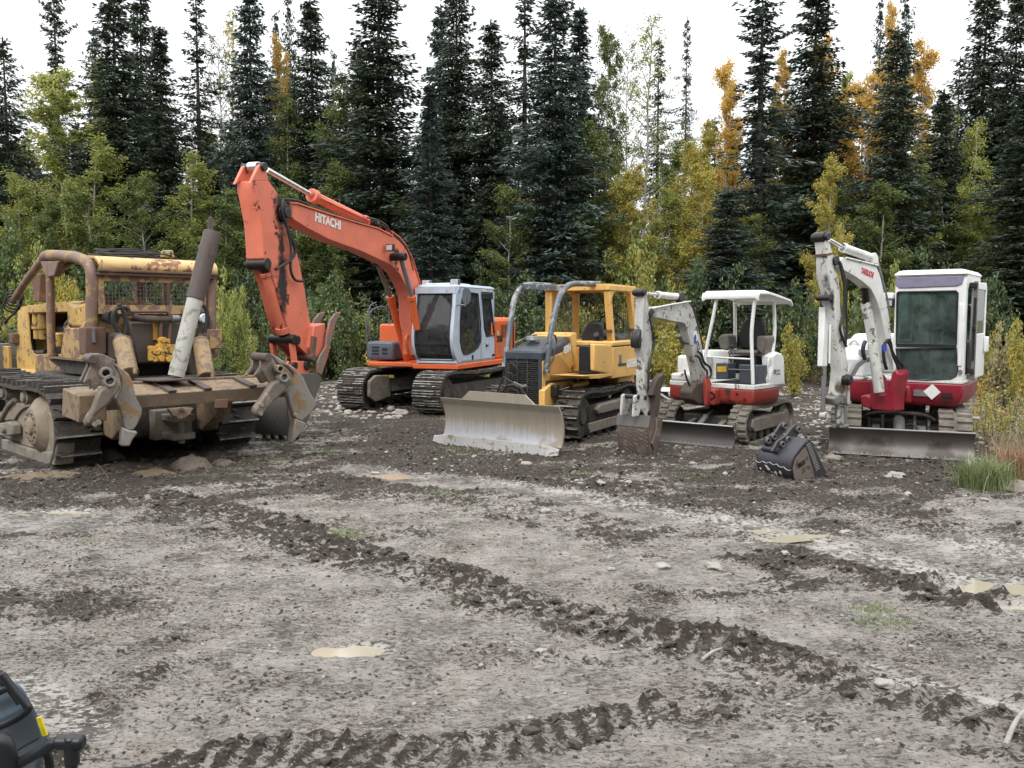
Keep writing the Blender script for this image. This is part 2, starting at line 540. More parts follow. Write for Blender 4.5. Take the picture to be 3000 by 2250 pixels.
M['thumb'] = paint('worn_thumb_steel', (0.34, 0.12, 0.08), 0.5, wear=0.52, wearcol=(0.20, 0.175, 0.155), wscale=2.6, wear2=(0.15, 0.10, 0.08), dirt=0.4)
M['beam_rust_shade'] = paint('rust_and_shade_beam_face', (0.125, 0.085, 0.055), 0.7, wear=0.3, wearcol=(0.19, 0.13, 0.075), wscale=4, wear2=(0.10, 0.075, 0.055), dirt=0.4)  # rust brown, deepened to carry the shade on the beam's rear side
M['bracket'] = paint('muddy_brown_bracket_steel', (0.155, 0.125, 0.10), 0.6, wear=0.32, wearcol=(0.26, 0.23, 0.20), wscale=5, wear2=(0.20, 0.14, 0.08), dirt=0.5, dirtcol=(0.10, 0.08, 0.06), metal=0.15)
M['cat_roof'] = paint('rusting_pale_yellow_roof', (0.62, 0.41, 0.165), 0.5, wear=0.30, wearcol=(0.30, 0.14, 0.08), wscale=2.4, dirt=0.2)
M['rust'] = paint('brown_rust', (0.13, 0.075, 0.055), 0.75, wear=0.25, wearcol=(0.22, 0.12, 0.075), dirt=0.3, spec=0.3)
M['rust_dark'] = paint('dark_brown_steel', (0.060, 0.045, 0.038), 0.7, dirt=0.3, spec=0.3)
M['pump_yellow'] = paint('bright_yellow_pump_paint', (0.62, 0.34, 0.045), 0.5, wear=0.30, wearcol=(0.06, 0.045, 0.03), wscale=9)
M['white_pole'] = paint('scuffed_white_paint', (0.44, 0.43, 0.39), 0.6, wear=0.34, wearcol=(0.30, 0.30, 0.26), wscale=5, dirt=0.6, dirtcol=(0.28, 0.26, 0.20))
M['brown_steel'] = paint('bare_brown_steel', (0.085, 0.065, 0.058), 0.6, dirt=0.25, spec=0.4)
M['ripper'] = paint('worn_ripper_steel', (0.25, 0.23, 0.21), 0.5, wear=0.38, wearcol=(0.20, 0.14, 0.09), wscale=4, wear2=(0.32, 0.20, 0.08), dirt=0.45, metal=0.25)
M['cat_beam'] = paint('muddy_beam_paint', (0.235, 0.165, 0.095), 0.65, wear=0.38, wearcol=(0.15, 0.11, 0.08), wscale=8, wear2=(0.11, 0.08, 0.06), dirt=0.6, dirtcol=(0.17, 0.13, 0.09))
M['drum_mud'] = mudmat('dried_clay_casing', (0.20, 0.155, 0.108), (0.30, 0.245, 0.18), (0.11, 0.08, 0.055), 0.9, 0.6, 6)
M['hit_boom'] = paint('faded_salmon_orange_paint', (0.67, 0.170, 0.100), 0.5, wear=0.10, wearcol=(0.07, 0.03, 0.02), wscale=3.5, dirt=0.26, dirtcol=(0.35, 0.13, 0.08), streak=0.22)
M['hit_body'] = paint('bright_orange_paint', (0.64, 0.115, 0.032), 0.45, wear=0.03, wearcol=(.1, .04, .03), dirt=0.35, dirtcol=(0.3, 0.10, 0.05), streak=0.1)
M['hit_cab'] = paint('light_blue_grey_paint', (0.44, 0.50, 0.58), 0.4, wear=0.05, wearcol=(0.12, 0.12, 0.12), wscale=7, dirt=0.22, dirtcol=(0.25, 0.24, 0.22), streak=0.3)
M['hit_grey'] = paint('dark_blue_grey_paint', (0.075, 0.09, 0.115), 0.5, dirt=0.15, streak=0.1)
M['black'] = plain('black_plastic', (0.012, 0.013, 0.015), 0.5)
M['rubber'] = plain('black_rubber_hose', (0.018, 0.019, 0.020), 0.55)
M['grease'] = plain('greasy_black_steel', (0.016, 0.014, 0.013), 0.38)
M['chrome'] = plain('chrome_rod', (0.70, 0.70, 0.70), 0.22, 1.0)
M['steel'] = paint('grey_steel', (0.22, 0.22, 0.22), 0.45, wear=0.15, dirt=0.3, metal=0.4)
M['wire'] = plain('dull_wire', (0.12, 0.11, 0.10), 0.6)
M['track'] = mudmat('muddy_track_steel', (0.030, 0.025, 0.021), (0.075, 0.062, 0.050), (0.16, 0.14, 0.12), 0.75, 1.0, 6)
M['track_edge'] = mudmat('polished_track_grousers', (0.11, 0.10, 0.09), (0.42, 0.41, 0.39), (0.18, 0.15, 0.12), 0.55, 0.5, 9)
M['rubber_track'] = mudmat('muddy_rubber_track', (0.13, 0.115, 0.094), (0.235, 0.21, 0.172), (0.065, 0.057, 0.046), 0.9, 0.9, 6)
M['under'] = mudmat('muddy_undercarriage', (0.028, 0.025, 0.022), (0.075, 0.065, 0.054), (0.13, 0.11, 0.09), 0.8, 0.8, 5)
M['frame_mud'] = mudmat('clay_covered_frame', (0.16, 0.14, 0.115), (0.27, 0.24, 0.195), (0.085, 0.07, 0.055), 0.85, 0.8, 6)
M['jd_yellow'] = paint('yellow_dozer_paint', (0.72, 0.43, 0.125), 0.42, wear=0.07, wearcol=(0.16, 0.09, 0.05), wscale=8, dirt=0.38, dirtcol=(0.30, 0.19, 0.09), streak=0.22)
M['jd_panel'] = paint('dusty_yellow_panel', (0.50, 0.27, 0.08), 0.6, dirt=0.35, dirtcol=(0.26, 0.17, 0.09), streak=0.2)
M['jd_dark'] = paint('blue_black_paint', (0.040, 0.050, 0.066), 0.32, dirt=0.18, dirtcol=(0.13, 0.13, 0.13), streak=0.15)
M['jd_sweep'] = paint('worn_dark_grey_tube_paint', (0.085, 0.10, 0.125), 0.34, wear=0.34, wearcol=(0.34, 0.34, 0.32), wear2=(0.22, 0.22, 0.21), wscale=5, dirt=0.3, dirtcol=(0.3, 0.27, 0.22), metal=0.3)
M['vinyl'] = plain('black_vinyl', (0.014, 0.014, 0.018), 0.42)
M['tb_white'] = paint('chipped_white_paint', (0.70, 0.705, 0.68), 0.42, wear=0.12, wearcol=(0.17, 0.12, 0.09), wscale=5, dirt=0.42, dirtcol=(0.30, 0.26, 0.20), streak=0.45)
M['tb_worn'] = paint('heavily_worn_white_paint', (0.50, 0.50, 0.475), 0.5, wear=0.27, wearcol=(0.17, 0.135, 0.105), wscale=6.5, dirt=0.5, dirtcol=(0.15, 0.12, 0.09), streak=0.5)
M['tb_clean'] = paint('clean_white_panel', (0.74, 0.75, 0.735), 0.38, dirt=0.2, dirtcol=(0.42, 0.39, 0.33), streak=0.25)
M['tb_red'] = paint('faded_red_paint', (0.33, 0.042, 0.030), 0.5, wear=0.16, wearcol=(0.09, 0.035, 0.03), wscale=4.5, dirt=0.35, dirtcol=(0.14, 0.07, 0.05))
M['tb_crimson'] = paint('crimson_paint', (0.25, 0.012, 0.026), 0.38, wear=0.05, wearcol=(0.08, 0.02, 0.02), dirt=0.15, dirtcol=(0.12, 0.05, 0.05))
M['tb_console'] = plain('grey_console_plastic', (0.16, 0.145, 0.12), 0.6)
M['tb_dark'] = plain('slate_grey_panel', (0.065, 0.078, 0.095), 0.5)
M['visor'] = plain('violet_grey_visor', (0.24, 0.21, 0.31), 0.35)
M['glass_clear'] = glassmat('tinted_cab_glass', (0.56, 0.58, 0.58), 0.13, (0.22, 0.22, 0.23))
M['glass_green'] = glassmat('green_cab_glass', (0.66, 0.80, 0.76), 0.17, (0.26, 0.33, 0.31))  # diffuse film raised and paled to stand in for a greenish reflection
M['mirror'] = plain('mirror_glass', (0.5, 0.55, 0.58), 0.12, 1.0)
M['lens'] = plain('lamp_lens', (0.62, 0.64, 0.66), 0.2, 0.3)
M['bucket_rust'] = paint('rusty_brown_bucket', (0.14, 0.11, 0.09), 0.45, wear=0.36, wearcol=(0.17, 0.12, 0.09), wscale=5, wear2=(0.24, 0.20, 0.18), dirt=0.4, dirtcol=(0.14, 0.11, 0.08), metal=0.2)
M['bucket_black'] = paint('black_bucket_paint', (0.030, 0.028, 0.036), 0.42, wear=0.04, dirt=0.12, dirtcol=(0.11, 0.10, 0.10), streak=0.1)
M['bucket_dark'] = paint('dark_bucket_steel', (0.125, 0.118, 0.112), 0.55, wear=0.22, wearcol=(0.14, 0.13, 0.12), dirt=0.3, metal=0.3)
M['blade_dark'] = paint('dark_worn_blade', (0.070, 0.062, 0.060), 0.5, wear=0.12, wearcol=(0.14, 0.12, 0.11), wscale=3, dirt=0.2, metal=0.3)
M['scratch'] = plain('bright_scratched_steel', (0.55, 0.53, 0.52), 0.45, 0.5)
M['white_letter'] = plain('white_lettering', (0.78, 0.76, 0.72), 0.5)
M['black_letter'] = plain('black_lettering', (0.02, 0.016, 0.014), 0.5)
M['red_letter'] = plain('red_lettering', (0.55, 0.03, 0.05), 0.5)
M['grey_letter'] = plain('grey_lettering', (0.30, 0.26, 0.23), 0.5)
M['sticker'] = plain('yellow_warning_sticker', (0.75, 0.45, 0.04), 0.5)
M['blue'] = plain('blue_plastic', (0.03, 0.08, 0.42), 0.45)
M['green_mark'] = plain('pale_green_sticker', (0.35, 0.55, 0.42), 0.5)
M['rope'] = plain('dirty_yellow_rope', (0.34, 0.30, 0.16), 0.8)

def jd_blade_mat():
    m, n, b = nmat('mud_dulled_polished_blade')
    v = ncoord(n)
    sx = n.nodes.new('ShaderNodeSeparateXYZ'); n.links.new(v, sx.inputs[0])
    st = nnoise(n, ncoord(n, (1, 14, 0.5)), 2.2, 7, 0.7)
    base = nmix(n, nramp(n, st, 0.35, 0.7), (0.30, 0.265, 0.21), (0.235, 0.205, 0.16))
    zz = nmath(n, 'ADD', sx.outputs[2], nmath(n, 'MULTIPLY', nmath(n, 'SUBTRACT', st, 0.5), 0.45))
    lo = nramp(n, zz, 0.22, 0.42, (1, 1, 1, 1), (0, 0, 0, 1))
    big = nramp(n, nnoise(n, ncoord(n, (1, 1.2, 1.2)), 1.3, 3), 0.46, 0.56)
    f = nmath(n, 'MULTIPLY', lo, big)
    c = nmix(n, f, base, (0.46, 0.47, 0.50))
    sp = nramp(n, nnoise(n, v, 9, 7, 0.75), 0.64, 0.70)
    c = nmix(n, sp, c, (0.15, 0.125, 0.095))
    n.links.new(c, b.inputs['Base Color'])
    n.links.new(nmath(n, 'SUBTRACT', 0.75, nmath(n, 'MULTIPLY', f, 0.35)), b.inputs['Roughness'])
    n.links.new(nmath(n, 'MULTIPLY', f, 0.55), b.inputs['Metallic'])
    return m
M['jd_blade'] = jd_blade_mat()
M['grille'] = plain('dusty_grille_slats', (0.06, 0.06, 0.055), 0.6)
M['bucket_tan'] = paint('tan_worn_bucket_side', (0.165, 0.140, 0.115), 0.5, wear=0.2, wearcol=(0.09, 0.08, 0.075), wscale=5, dirt=0.3, metal=0.2)
M['yellow_sticker'] = plain('bright_yellow_sticker', (0.80, 0.66, 0.03), 0.5)
M['jd_edge'] = paint('worn_cutting_edge', (0.46, 0.455, 0.45), 0.45, wear=0.25, wearcol=(0.30, 0.25, 0.19), wscale=5, dirt=0.35, dirtcol=(0.25, 0.20, 0.14), metal=0.35)
# ------------------------------------------------------------------ ground
def _hash(ix, iy, seed):
    h = (ix.astype(np.int64) * 374761393 + iy.astype(np.int64) * 668265263 + seed * 144665) & 0x7fffffff
    h = ((h ^ (h >> 13)) * 1274126177) & 0x7fffffff
    return ((h ^ (h >> 16)) & 0xffff) / 65535.0
def vnoise(x, y, seed=0):
    ix, iy = np.floor(x), np.floor(y)
    fx, fy = x - ix, y - iy
    fx = fx * fx * (3 - 2 * fx); fy = fy * fy * (3 - 2 * fy)
    a = _hash(ix, iy, seed); b = _hash(ix + 1, iy, seed); c = _hash(ix, iy + 1, seed); d = _hash(ix + 1, iy + 1, seed)
    return (a * (1 - fx) + b * fx) * (1 - fy) + (c * (1 - fx) + d * fx) * fy
def fbm(x, y, o=5, seed=0, g=0.5):
    s = 0; a = 1; t = 0
    for i in range(o):
        s = s + a * vnoise(x + 17.3 * i, y - 9.1 * i, seed + i); t += a; a *= g
        x, y = x * 2.03, y * 2.03
    return s / t
def sstep(a, b, x):
    t = np.clip((x - a) / (b - a), 0, 1); return t * t * (3 - 2 * t)
def polydist(X, Y, pts):
    """distance to a polyline and the run along it"""
    best = np.full(X.shape, 1e9); run = np.zeros(X.shape); side = np.zeros(X.shape); acc = 0
    for (ax, ay), (bx, by) in zip(pts[:-1], pts[1:]):
        dx, dy = bx - ax, by - ay; L = math.hypot(dx, dy)
        t = np.clip(((X - ax) * dx + (Y - ay) * dy) / (L * L), 0, 1)
        d = np.hypot(X - (ax + t * dx), Y - (ay + t * dy))
        m = d < best
        best = np.where(m, d, best); run = np.where(m, acc + t * L, run)
        side = np.where(m, ((X - ax) * dy - (Y - ay) * dx) / L, side)
        acc += L
    return best, run, side
def gp(pts): return [tuple(ground_at(a, b)[:2]) for a, b in pts]
PRINTS = [  # (line in the yard, half width, cleat spacing, height, strength)
    (gp([(440, 1462), (640, 1500), (800, 1555), (960, 1610), (1120, 1655), (1290, 1690)]), 0.30, 0.20, 0.055, 0.95),
    (gp([(1290, 1690), (1480, 1765), (1640, 1815), (1800, 1860), (1990, 1890), (2130, 1900)]), 0.27, 0.20, 0.075, 1.0),
    (gp([(2240, 1925), (2420, 1985), (2600, 2030), (2780, 2070), (2990, 2120)]), 0.25, 0.21, 0.075, 1.0),
    (gp([(560, 2245), (900, 2200), (1300, 2215), (1640, 2150), (1950, 2080), (2200, 1990), (2330, 1925)]), 0.14, 0.13, 0.030, 0.80),
    (gp([(1500, 1395), (1750, 1425), (2050, 1500), (2300, 1560), (2560, 1640), (2760, 1720)]), 0.42, 0.25, 0.07, 0.9),
    (gp([(2760, 1720), (2900, 1770), (3050, 1800)]), 0.22, 0.25, 0.10, 1.0),
    (gp([(960, 1405), (1200, 1455), (1500, 1500), (1800, 1560)]), 0.40, 0.22, 0.045, 0.7),
    (gp([(2450, 1490), (2700, 1530), (2950, 1600)]), 0.40, 0.22, 0.05, 0.7),
    (gp([(1270, 1905), (1500, 1925), (1720, 1935), (2000, 1960)]), 0.07, 0.055, 0.016, 0.55),
    (gp([(0, 1690), (240, 1700), (520, 1790)]), 0.20, 0.2, 0.02, 0.35),
    (gp([(2420, 1300), (2600, 1345), (2950, 1400)]), 0.35, 0.2, 0.05, 0.6),
    (gp([(260, 2000), (500, 2030), (820, 2010)]), 0.15, 0.15, 0.02, 0.35),
]
WET = [
    (gp([(1300, 1400), (1600, 1440), (1950, 1500), (2200, 1535), (2400, 1590), (2600, 1640), (2800, 1690), (3050, 1740)]), 0.32),
    (gp([(1040, 1370), (1200, 1405), (1350, 1420)]), 0.30),
    (gp([(2700, 1590), (3050, 1620)]), 0.5),
    (gp([(2560, 1960), (3000, 2080)]), 0.10),
    (gp([(0, 1520), (200, 1535)]), 0.45),
    (gp([(950, 1905), (1130, 1905)]), 0.09),
    (gp([(60, 2000), (260, 2130)]), 0.16),
]
PUDDLES = [  # centre px, half sizes (m), z
    ((1035, 1903), 0.165, 0.095, 0.0), ((2330, 1572), 0.62, 0.055, 0.30), ((2890, 1722), 0.42, 0.17, 0.15),
    ((2190, 1552), 0.20, 0.05, 0.1), ((1125, 1392), 0.30, 0.13, 0.2), ((195, 1497), 0.26, 0.10, 0.0),
    ((1915, 1540), 0.18, 0.04, 0.2), ((2968, 1775), 0.14, 0.07, 0.1)]
CALM = [((300, 1640), 1.9, 1.2), ((850, 1800), 1.3, 1.0), ((700, 2020), .8, .5), ((1750, 2010), .6, .45), ((1500, 1640), 1.2, .8), ((2350, 1800), 1.0, .6), ((150, 1900), .8, .6), ((1300, 2100), .5, .3), ((2300, 2180), .5, .3)]
def ground_fields(X, Y):
    far = sstep(5, 22, Y)
    base = 0.03 * (fbm(X * 0.5, Y * 0.5, 3, 3) - 0.5) + 0.035 * (fbm(X * 1.7, Y * 1.7, 4, 9) - 0.5)
    # churned, dark, cloddy soil
    big = fbm(X * 0.55 + 3, Y * 0.75, 5, 21, 0.55)
    ang = 0.35
    U = X * math.cos(ang) + Y * math.sin(ang); V = -X * math.sin(ang) + Y * math.cos(ang)
    streak = fbm(U * 0.8, V * 3.2, 5, 33, 0.55)
    y_edge = sstep(8.2, 10.8, Y + 0.5 * (big - 0.5) * 6)
    grain = fbm(U * 3.2, V * 7.5, 5, 61, 0.62)
    churn = 0.78 * sstep(0.42, 0.62, 0.42 * big + 0.30 * streak + 0.28 * grain + 0.10 * y_edge)
    churn = np.maximum(churn, y_edge * (0.30 + 0.62 * sstep(0.36, 0.58, 0.5 * streak + 0.5 * grain)))
    churn = np.maximum(churn, 0.46 * sstep(0.46, 0.60, grain))
    calm = sstep(0.50, 0.64, fbm(X * 0.7 + 8, Y * 1.3, 4, 141)) * (1 - y_edge)
    churn = churn * (1 - 0.75 * calm)
    for (px, py), rx, ry in CALM:
        c = ground_at(px, py); q = np.hypot((X - c.x) / rx, (Y - c.y) / ry) + 0.7 * (grain - 0.5) + 0.5 * (big - .5)
        churn = churn * (1 - 0.62 * (1 - sstep(0.6, 1.15, q)))
    H = base
    wet = np.zeros_like(X)
    for pts, hw, sp, amp, st in PRINTS:
        d, run, side = polydist(X, Y, pts)
        wob = hw * (0.75 + 0.55 * fbm(X * 2.3, Y * 2.3, 3, 55))
        m = 1 - sstep(wob * 0.75, wob * 1.25, d)
        ph = (run + side * 0.35 + 0.10 * (fbm(X * 3, Y * 3, 3, 71) - 0.5)) / sp
        cle = 0.5 + 0.5 * np.cos(2 * math.pi * ph)
        rough = fbm(X * 12, Y * 12, 4, 13, 0.62); gate = sstep(0.34, 0.56, fbm(X * 1.9, Y * 1.9, 3, 29)); crumb = fbm(X * 17, Y * 17, 3, 19, 0.65)
        bank = np.exp(-((d - wob) / (0.22 * wob + 0.02)) ** 2)
        H = H + m * amp * .8 * (0.50 * cle + 1.1 * (crumb - .45) * (.45 + .55 * gate) - 0.22) + bank * amp * 0.5 * crumb * gate
        churn = np.maximum(churn, st * m * (0.42 + 0.75 * cle) * (.68 + .32 * gate) * sstep(0.20, 0.48, rough))
        churn = np.maximum(churn, st * bank * gate * sstep(0.36, 0.56, rough))
    for pts, hw in WET:
        d, run, side = polydist(X, Y, pts)
        m = 1 - sstep(hw * 0.5, hw * 1.4, d + 0.35 * hw * (fbm(X * 3, Y * 3, 3, 81) - 0.5) * 2)
        wet = np.maximum(wet, m)
    churn = churn * (1 - 0.75 * wet)
    H = H - wet * 0.02
    # clods
    cl = fbm(X * 13, Y * 13, 3, 90, 0.6)
    H = H + sstep(0.42, 0.80, cl) * (0.008 + 0.036 * churn) * (1 - 0.85 * wet)
    cl2 = fbm(X * 34, Y * 34, 3, 97, 0.6)
    H = H + sstep(0.5, 0.8, cl2) * (0.006 + 0.020 * churn) * (1 - 0.9 * wet)
    for (px, py), a, b, rot in PUDDLES:
        c = ground_at(px, py)
        dx, dy = X - c.x, Y - c.y
        cr, sr = math.cos(-rot), math.sin(-rot)
        q = np.hypot((dx * cr - dy * sr) / a, (dx * sr + dy * cr) / b)
        q = q + 0.95 * (fbm(X * 3.5, Y * 6, 3, 44, .5) - 0.5)
        pm = 1 - sstep(0.75, 1.35, q)
        H = H * (1 - pm) + pm * (-0.028)
        wet = np.maximum(wet, 1 - sstep(1.0, 1.7, q)); churn = churn * (1 - (1 - sstep(1.0, 1.5, q)))
    grow = sstep(30, 46, Y)
    H = H + grow * (0.3 + 0.8 * fbm(X * 0.12, Y * 0.12, 3, 5))
    return H, churn, wet

def axis(a, b, step_fn):
    o = [a]
    while o[-1] < b: o.append(o[-1] + step_fn(o[-1]))
    return o
xp = axis(0, 300, lambda x: 0.021 if x < 2.6 else (0.034 if x < 8.5 else (0.034 + (x - 8.5) * 0.18)))
xs = np.array([-q for q in xp[:0:-1]] + xp)
ys = np.array([-60, -20, -6, 0, 1.5, 2.3] + axis(2.6, 600, lambda y: 0.015 + 0.0032 * max(0, y - 3) ** 1.15 if y < 24 else 0.2 + (y - 24) * 0.12))
GX, GY = np.meshgrid(xs, ys)
GH, GC, GW = ground_fields(GX, GY)
def ground_z(x, y):
    i = min(max(int(np.searchsorted(xs, x)), 1), len(xs) - 1); j = min(max(int(np.searchsorted(ys, y)), 1), len(ys) - 1)
    u = (x - xs[i - 1]) / (xs[i] - xs[i - 1]); v = (y - ys[j - 1]) / (ys[j] - ys[j - 1])
    return float((GH[j - 1, i - 1] * (1 - u) + GH[j - 1, i] * u) * (1 - v) + (GH[j, i - 1] * (1 - u) + GH[j, i] * u) * v)
ny, nx = GX.shape
me = bpy.data.meshes.new('ground')
co = np.stack([GX, GY, GH], -1).reshape(-1, 3).astype(np.float32)
idx = np.arange(ny * nx).reshape(ny, nx)
quads = np.stack([idx[:-1, :-1], idx[:-1, 1:], idx[1:, 1:], idx[1:, :-1]], -1).reshape(-1, 4)
me.vertices.add(len(co)); me.vertices.foreach_set('co', co.ravel())
me.loops.add(quads.size); me.loops.foreach_set('vertex_index', quads.ravel().astype(np.int32))
me.polygons.add(len(quads)); me.polygons.foreach_set('loop_start', np.arange(0, quads.size, 4, dtype=np.int32))
me.update(calc_edges=True)
for nm, arr in (('churn', GC), ('wet', GW)):
    a = me.attributes.new(nm, 'FLOAT', 'POINT'); a.data.foreach_set('value', arr.ravel().astype(np.float32))
me.shade_smooth()

def ground_material():
    m, n, b = nmat('churned_wet_mud')
    v = ncoord(n)
    at = n.nodes.new('ShaderNodeAttribute'); at.attribute_name = 'churn'; ch = at.outputs['Fac']
    aw = n.nodes.new('ShaderNodeAttribute'); aw.attribute_name = 'wet'; wt = aw.outputs['Fac']
    st = nnoise(n, ncoord(n, (1.0, 1.9, 1)), 19, 9, 0.76)          # specks, slightly drawn out
    fine = nnoise(n, v, 55, 6, 0.75)
    mid = nnoise(n, v, 2.4, 6, 0.65)
    big = nnoise(n, v, 0.45, 4, 0.6)
    light = nmix(n, nramp(n, big, 0.38, 0.62), (0.395, 0.364, 0.328), (0.350, 0.308, 0.268))
    light = nmix(n, nramp(n, mid, 0.38, 0.60), light, (0.262, 0.238, 0.210))
    light = nmix(n, nmath(n, 'MULTIPLY', nramp(n, nnoise(n, ncoord(n, (1, 1.8, 1)), 5.5, 7, 0.7), 0.45, 0.62), 0.5), light, (0.220, 0.198, 0.173))
    light = nmix(n, nmath(n, 'MULTIPLY', nramp(n, fine, 0.42, 0.66), 0.45), light, (0.200, 0.180, 0.156))
    sand = nramp(n, nnoise(n, v, 0.9, 5, 0.6), 0.62, 0.72)
    light = nmix(n, nmath(n, 'MULTIPLY', sand, 0.35), light, (0.30, 0.225, 0.15))
    speck = nramp(n, nmath(n, 'ADD', st, nmath(n, 'MULTIPLY', nmath(n, 'SUBTRACT', mid, 0.5), 0.42)), 0.520, 0.548)
    light = nmix(n, nmath(n, 'MULTIPLY', speck, 0.85), light, (0.075, 0.062, 0.050))
    sp2 = nramp(n, nmath(n, 'ADD', nnoise(n, ncoord(n, (1, 1.7, 1)), 42, 6, 0.7), nmath(n, 'MULTIPLY', nmath(n, 'SUBTRACT', big, 0.5), 0.3)), 0.555, 0.58)
    light = nmix(n, nmath(n, 'MULTIPLY', sp2, 0.85), light, (0.040, 0.033, 0.027))
    pale = nramp(n, nnoise(n, ncoord(n, (1, 2.4, 1)), 7.5, 8, 0.72), 0.55, 0.60)
    light = nmix(n, nmath(n, 'MULTIPLY', pale, 0.40), light, (0.52, 0.49, 0.45))
    dark = nmix(n, nramp(n, fine, 0.35, 0.65), (0.034, 0.028, 0.022), (0.085, 0.070, 0.057))
    dark = nmix(n, nramp(n, nnoise(n, v, 16, 7, 0.75), 0.56, 0.68), dark, (0.145, 0.127, 0.106))
    cf = nmath(n, 'ADD', ch, nmath(n, 'MULTIPLY', nmath(n, 'SUBTRACT', st, 0.5), 3.2))
    cm = nramp(n, cf, 0.42, 0.60)
    c = nmix(n, cm, light, dark)
    # little gravel
    vo = n.nodes.new('ShaderNodeTexVoronoi'); vo.inputs['Scale'].default_value = 26; n.links.new(v, vo.inputs['Vector'])
    gr = nmath(n, 'MULTIPLY', nramp(n, vo.outputs['Distance'], 0.12, 0.20, (1, 1, 1, 1), (0, 0, 0, 1)), nramp(n, nnoise(n, v, 5.5, 3), 0.55, 0.62))
    c = nmix(n, nmath(n, 'MULTIPLY', gr, 0.85), c, (0.36, 0.335, 0.295))
    # moss and fine grass tinge
    ms = nmath(n, 'MULTIPLY', nramp(n, nnoise(n, v, 1.1, 5, 0.7), 0.63, 0.70), nramp(n, nnoise(n, v, 24, 5, 0.7), 0.40, 0.60))
    c = nmix(n, nmath(n, 'MULTIPLY', ms, 0.65), c, (0.115, 0.150, 0.055))
    # wet film
    wetc = nmix(n, nramp(n, nnoise(n, v, 4, 5, 0.65), 0.35, 0.65), (0.25, 0.232, 0.205), (0.30, 0.28, 0.248))
    wm = nmath(n, 'MULTIPLY', nramp(n, nmath(n, 'ADD', wt, nmath(n, 'MULTIPLY', nmath(n, 'SUBTRACT', nnoise(n, ncoord(n, (1, 2, 1)), 3.5, 7, 0.7), 0.5), 1.4)), 0.35, 0.95), nramp(n, nmath(n, 'SUBTRACT', 1.0, speck), 0.3, 0.9))
    c = nmix(n, nmath(n, 'MULTIPLY', wm, 0.8), c, wetc)
    # forest floor
    sx = n.nodes.new('ShaderNodeSeparateXYZ'); n.links.new(v, sx.inputs[0])
    ff = nramp(n, nmath(n, 'MULTIPLY', nmath(n, 'ADD', sx.outputs[1], nmath(n, 'MULTIPLY', big, 6.0)), 0.02), 0.60, 0.72)
    c = nmix(n, ff, c, nmix(n, nramp(n, nnoise(n, v, 3, 6, 0.7), 0.4, 0.6), (0.06, 0.06, 0.025), (0.16, 0.13, 0.05)))
    n.links.new(c, b.inputs['Base Color'])
    damp = nramp(n, nnoise(n, v, 1.7, 4, 0.6), 0.42, 0.60)
    r = nmath(n, 'SUBTRACT', 0.58, nmath(n, 'MULTIPLY', damp, 0.24))
    r = nmath(n, 'SUBTRACT', r, nmath(n, 'MULTIPLY', wm, 0.30))
    r = nmath(n, 'MAXIMUM', nmath(n, 'ADD', r, nmath(n, 'MULTIPLY', cm, 0.18)), 0.10)
    n.links.new(r, b.inputs['Roughness'])
    n.links.new(nmath(n, 'ADD', 0.10, nmath(n, 'MULTIPLY', nmath(n, 'MULTIPLY', nmath(n, 'SUBTRACT', 1.0, cm), nmath(n, 'MAXIMUM', damp, wm)), 0.55)), b.inputs['Specular IOR Level'])
    bp = n.nodes.new('ShaderNodeBump'); bp.inputs['Strength'].default_value = 1.0; bp.inputs['Distance'].default_value = 0.035
    h = nmath(n, 'ADD', nmath(n, 'MULTIPLY', fine, 0.45), nmath(n, 'MULTIPLY', st, 0.7))
    h = nmath(n, 'MULTIPLY', h, nmath(n, 'SUBTRACT', 1.0, nmath(n, 'MULTIPLY', wm, 0.85)))
    n.links.new(h, bp.inputs['Height']); n.links.new(bp.outputs[0], b.inputs['Normal'])
    return m
me.materials.append(ground_material())
ground = bpy.data.objects.new('ground', me); col.objects.link(ground)
tag(ground, 'churned grey and brown mud yard with track prints', kind='structure')

mw, n, b = nmat('muddy_puddle_water')
n.links.new(nmix(n, nnoise(n, ncoord(n), 5, 3), (0.38, 0.345, 0.265), (0.31, 0.275, 0.20)), b.inputs['Base Color'])
b.inputs['Roughness'].default_value = 0.07
b.inputs['Specular IOR Level'].default_value = 0.6
PL = ['small bright puddle reflecting the sky in the open mud, left of centre', 'long thin tan puddle lying in the wet wheel rut',
      'wide muddy tan puddle at the right edge of the yard', 'short tan puddle just left of the long thin one in the wet rut',
      'shallow tan puddle in front of the dozer blade', 'faint tan puddle at the left side below the ripper dozer',
      'narrow sliver of tan water at the left start of the wet rut', 'little puddle beside the mud bank at the right edge']
for k, ((px, py), a, bb, rot) in enumerate(PUDDLES):
    c = ground_at(px, py)
    mb = MB()
    N = 40
    vs_ = [(0, 0, 0)]
    for i in range(N):
        t = 2 * math.pi * i / N
        x, y = a * 2.1 * math.cos(t), bb * 2.1 * math.sin(t)
        vs_.append((x * math.cos(rot) - y * math.sin(rot), x * math.sin(rot) + y * math.cos(rot), 0))
    mb.add(vs_, [(0, 1 + i, 1 + (i + 1) % N) for i in range(N)])
    o = mesh_obj('puddle', mb, mw, None, recalc=False)
    o.location = (c.x, c.y, -0.019)
    tag(o, PL[k], kind='structure')
